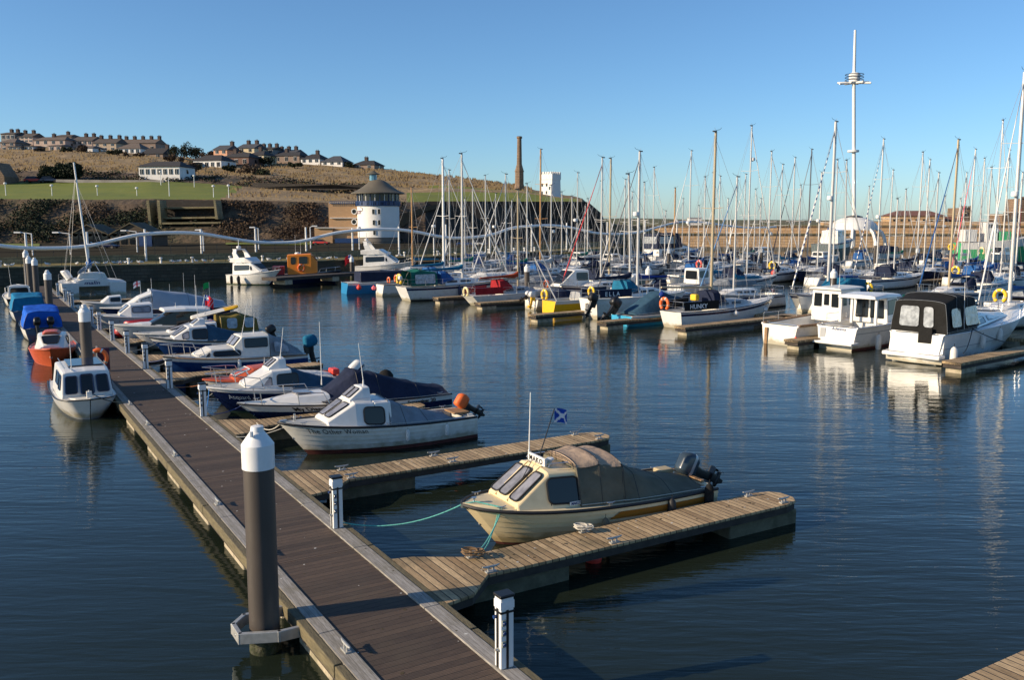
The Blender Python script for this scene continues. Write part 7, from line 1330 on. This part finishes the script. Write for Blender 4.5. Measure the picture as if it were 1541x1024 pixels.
# sandstone pier, dome, mast, castle, ship, far headland
def wall_line(nm, lb, a, b, z0, z1, dep, m, cat='pier'):
    t = thing(nm, a, math.atan2(b.y-a.y, b.x-a.x), lb, cat); L_ = (Vector((b.x, b.y, 0))-Vector((a.x, a.y, 0))).length; mb = MB(); mb.box((L_/2, dep/2, (z0+z1)/2), (L_, dep, z1-z0), m); mb.build('wall', t); return t, L_
a, b = P(912, 365, 205), P(1700, 365, 190); a.z = b.z = 0
t, L_ = wall_line('harbour_pier', 'long two-tier sandstone harbour pier wall', a, b, -1, 3.5, 6, SAND)
mb = MB(); mb.box((L_/2, 9, 2.8), (L_, 8, 5.0), SAND); mb.build('upper_tier', t); mb = MB(); mb.box((L_*.5+25, 14, 3.2), (L_-50, 6, 6.0), SAND); mb.build('parapet_wall', t)
for z, y in ((3.55, -.15), (5.35, 4.85)): mb = MB(); mb.box((L_/2, y, z), (L_, .5, .2), STONE2); mb.build('ledge_course', t)
mb = MB(); mb.box((L_/2, -1.2, .1), (L_, 2.6, .9), mat('rock_apron', (.1, .09, .07), .95, var=.3, vscale=2, bump=.1, bscale=3)); mb.build('rock_apron', t)
t = thing('pier_building', P(1380, 336, 212), R(-4), 'long sandstone pier building with brown hipped roof', 'building'); t.location.z = 5.6; w = 40/FPX*212*1.0; ez = P(1380, 325, 212).z-5.6; rz_ = P(1380, 317, 212).z-5.6
mb = MB(); mb.box((0, 3, ez/2), (2*w, 6, ez), SAND); mb.build('wall', t)
mb = MB(); mb.loft([[Vector((-w-.3, -.3, ez)), Vector((w+.3, -.3, ez)), Vector((w+.3, 6.3, ez)), Vector((-w-.3, 6.3, ez))], [Vector((-w+2.6, 2.9, rz_)), Vector((w-2.6, 2.9, rz_)), Vector((w-2.6, 3.1, rz_)), Vector((-w+2.6, 3.1, rz_))]], mat('tile_red_brown', (.17, .08, .06), .8, var=.15, vscale=2), True, True, True); mb.build('roof', t)
for k in range(7): mb = MB(); mb.box((-w+2*w*(k+.6)/7.4, -.03, ez*.5), (.45, .1, .5), GLASS); mb.build('window', t)
for lb, px0, px1, py0, py1, nm in (('squat sandstone lookout tower on the pier', 1443, 1462, 313, 332, 'lookout_tower'), ('ruined sandstone castle keep at the edge of the view', 1531, 1580, 299, 345, 'castle_tower'), ('low sandstone wall block beside the castle keep', 1507, 1532, 322, 345, 'castle_wall'), ('brown roofed low house beside the lookout tower', 1421, 1445, 326, 338, 'pier_house')):
    a, b = P(px0, py1+4, 214), P(px1, py0, 214); t = thing(nm, ((a.x+b.x)/2, 214, a.z), 0, lb, 'building'); mb = MB(); w, hh = b.x-a.x, b.z-a.z
    if nm == 'pier_house':
        mb.box((0, 2.5, hh*.3), (w, 5, hh*.6), CSTONE); mb.build('wall', t); mb = MB(); mb.loft([[Vector((x, -.2, hh*.6)), Vector((x, 2.5, hh)), Vector((x, 5.2, hh*.6))] for x in (-w/2-.2, w/2+.2)], MATS['tile_red_brown'], True, True, True); mb.build('roof', t)
    else:
        mb.box((0, 3, hh/2), (w, 6, hh), CSTONE); mb.build('wall', t); mb = MB(); n_ = max(3, int(w/1.1))
        for k in range(n_): mb.box((-w/2+w*(k+.5)/n_, 0.0, hh+.2), (w/n_*.55, .5, .5 if nm != 'castle_wall' else .25), CSTONE)
        mb.build('battlements', t); mb = MB(); mb.box((w*.1, -.03, hh*.6), (.6, .1, .9), BLACK); mb.build('window', t)
# dome and tall navigation mast
D_ = 165; base = P(1283, 372, D_); t = thing('domed_pavilion', (base.x, D_, 1.6), 0, 'white half-dome pavilion on curved ribs with a very tall mast', 'monument'); z_ = lambda py: P(1283, py, D_).z-1.6; sx = lambda px: (px-1283)/FPX*D_*1.0
rd = sx(1318); mb = MB(); n_ = 10; prof = [(rd*math.cos(R(a)), z_(346)+(z_(326)-z_(346))*math.sin(R(a))) for a in (0, 15, 30, 45, 60, 75, 88)]; mb.lathe((0, 0, 0), prof, TWW, 28); mb.build('dome', t, True, angle=40)
for k in range(8):
    a = 2*math.pi*(k+.5)/8; mb = MB(); mb.path([Vector((math.cos(a)*rd*q, math.sin(a)*rd*q, z)) for q, z in ((1.3, 0), (1.25, z_(360)), (1.12, z_(350)), (.9, z_(344)))], .3, TWW, 6); mb.build('rib', t, True)
tx = lambda px, py: P(px, py, D_).x-base.x
mb = MB(); mb.tube((0, 0, z_(330)), (tx(1285, 128), 0, z_(128)), .34, TWW, .3, 12); mb.tube((tx(1285, 128), 0, z_(128)), (tx(1287, 45), 0, z_(45)), .3, TWW, .2, 10); mb.build('tall_mast', t, True)
mb = MB(); mb.lathe((tx(1285.5, 126), 0, z_(126)), [(.5, 0), (.9, .3), (1.0, 1.6), (.7, 1.9)], TWW, 14); mb.lathe((tx(1284, 229), 0, z_(229)), [(1.0, 0), (1.0, .35)], TWW, 14); mb.build('crow_nest', t, True, angle=30)
for a in (0, 45, 90, 135):
    mb = MB(); c, s = math.cos(R(a+12)), math.sin(R(a+12)); q = Vector((tx(1285.3, 126), 0, z_(126.5))); mb.tube(q-Vector((c, s, 0))*2.9, q+Vector((c, s, .15))*2.9, .2, TWW, n=8); mb.build('crosstree', t, True)
mb = MB()
for z in (.6, 1.1, 1.6): mb.path([Vector((tx(1285.5, 122)+1.6*math.cos(k*.393), 1.6*math.sin(k*.393), z_(126)+z)) for k in range(16)], .06, BLACK, 4, closed=True)
mb.lathe((0, 0, z_(329)), [(1.6, 0), (1.5, .3), (1.6, .35), (.6, .6)], BLACK, 12); mb.build('dark_hoops', t)
# green ship behind the marina
q = P(1440, 364, 150); t = thing('fishing_ship', (q.x, 150, 0), R(-4), 'green and white trawler moored by the pier', 'ship'); SG = mat('ship_green', (.04, .36, .14), .5, var=.1); hs_ = Hull(13.5, 4.5, 2.8, 4.3, over=2.0, stern=.8)
hs_.build(t, [(0, SG), (.1, SG), (.62, SG), (1, WHITE)], transom=SG); hs_.deck(t, GREYDK)
for (x, y, z, a_, b_, c_, m_, nm) in ((1.6, 0, 4.0, 2.0, 3, 2.0, WHITE, 'deckhouse'), (5.0, 0, 4.6, 2.0, 2.4, 3.2, WHITE, 'wheelhouse'), (7.2, 0, 3.9, 1.8, 2.6, 1.6, SG, 'green_locker')): mb = MB(); mb.box((x, y, z), (a_, b_, c_), m_); mb.build(nm, t, bevel=.06)
for x in (4.4, 5.0, 5.6): mb = MB(); mb.box((x, -1.22, 5.6), (.4, .06, .6), GLASS); mb.build('window', t)
mb = MB(); mb.tube((3.6, 0, 3), (3.6, 0, 13.5), .16, mat('rust_mast', (.3, .07, .03), .7), .08, 8); mb.tube((10, 0, 4), (10, 0, 8.5), .1, MATS['rust_mast']); mb.build('mast', t)
# distant headland and outer pier behind
mb = MB(); hp = [(860, 331), (900, 329), (960, 328.5), (1020, 330), (1080, 331), (1160, 331), (1240, 332), (1330, 333)]
mb.loft([[P(x, 352, 330), P(x, (y+350)/2, 345), P(x, y, 380), P(x, y+3, 420)] for x, y in hp], mat('far_grass', (.07, .09, .025), .95, var=.3, vscale=.05, col2=(.12, .1, .05)), False); tag(mb.build('distant_headland_terrain', None, True), 'low green headland beyond the pier', kind='structure')
t = thing('pier_hut', P(1046, 344, 214), 0, 'small pale flat roofed hut on the pier', 'hut'); t.location.z = 5.3; mb = MB(); mb.box((0, 1, .9), (3.0, 2, 1.8), TWW); mb.build('wall', t); mb = MB(); mb.box((0, 1, 1.86), (3.4, 2.4, .12), GREYH); mb.build('roof', t)
for x in (-.8, .6): mb = MB(); mb.box((x, -.03, 1.0), (.5, .08, .6), GLASS); mb.build('window', t)
# bollards and life-ring cabinet along the quay
for k in range(16):
    i = 1+k % 5; p = off(i, 2.0).lerp(off(i+1, 2.0), (k*.37) % 1); mb = MB(); mb.lathe((0, 0, 0), [(.16, 0), (.12, .1), (.12, .5), (.2, .6), (.14, .7)], WPLAS, 10); o = mb.build('bollard', None, True); o.location = (p.x, p.y, QZ+.02); tag(o, 'small white bollard on the quay terrace', 'bollard', 'bollards on the quay terrace')
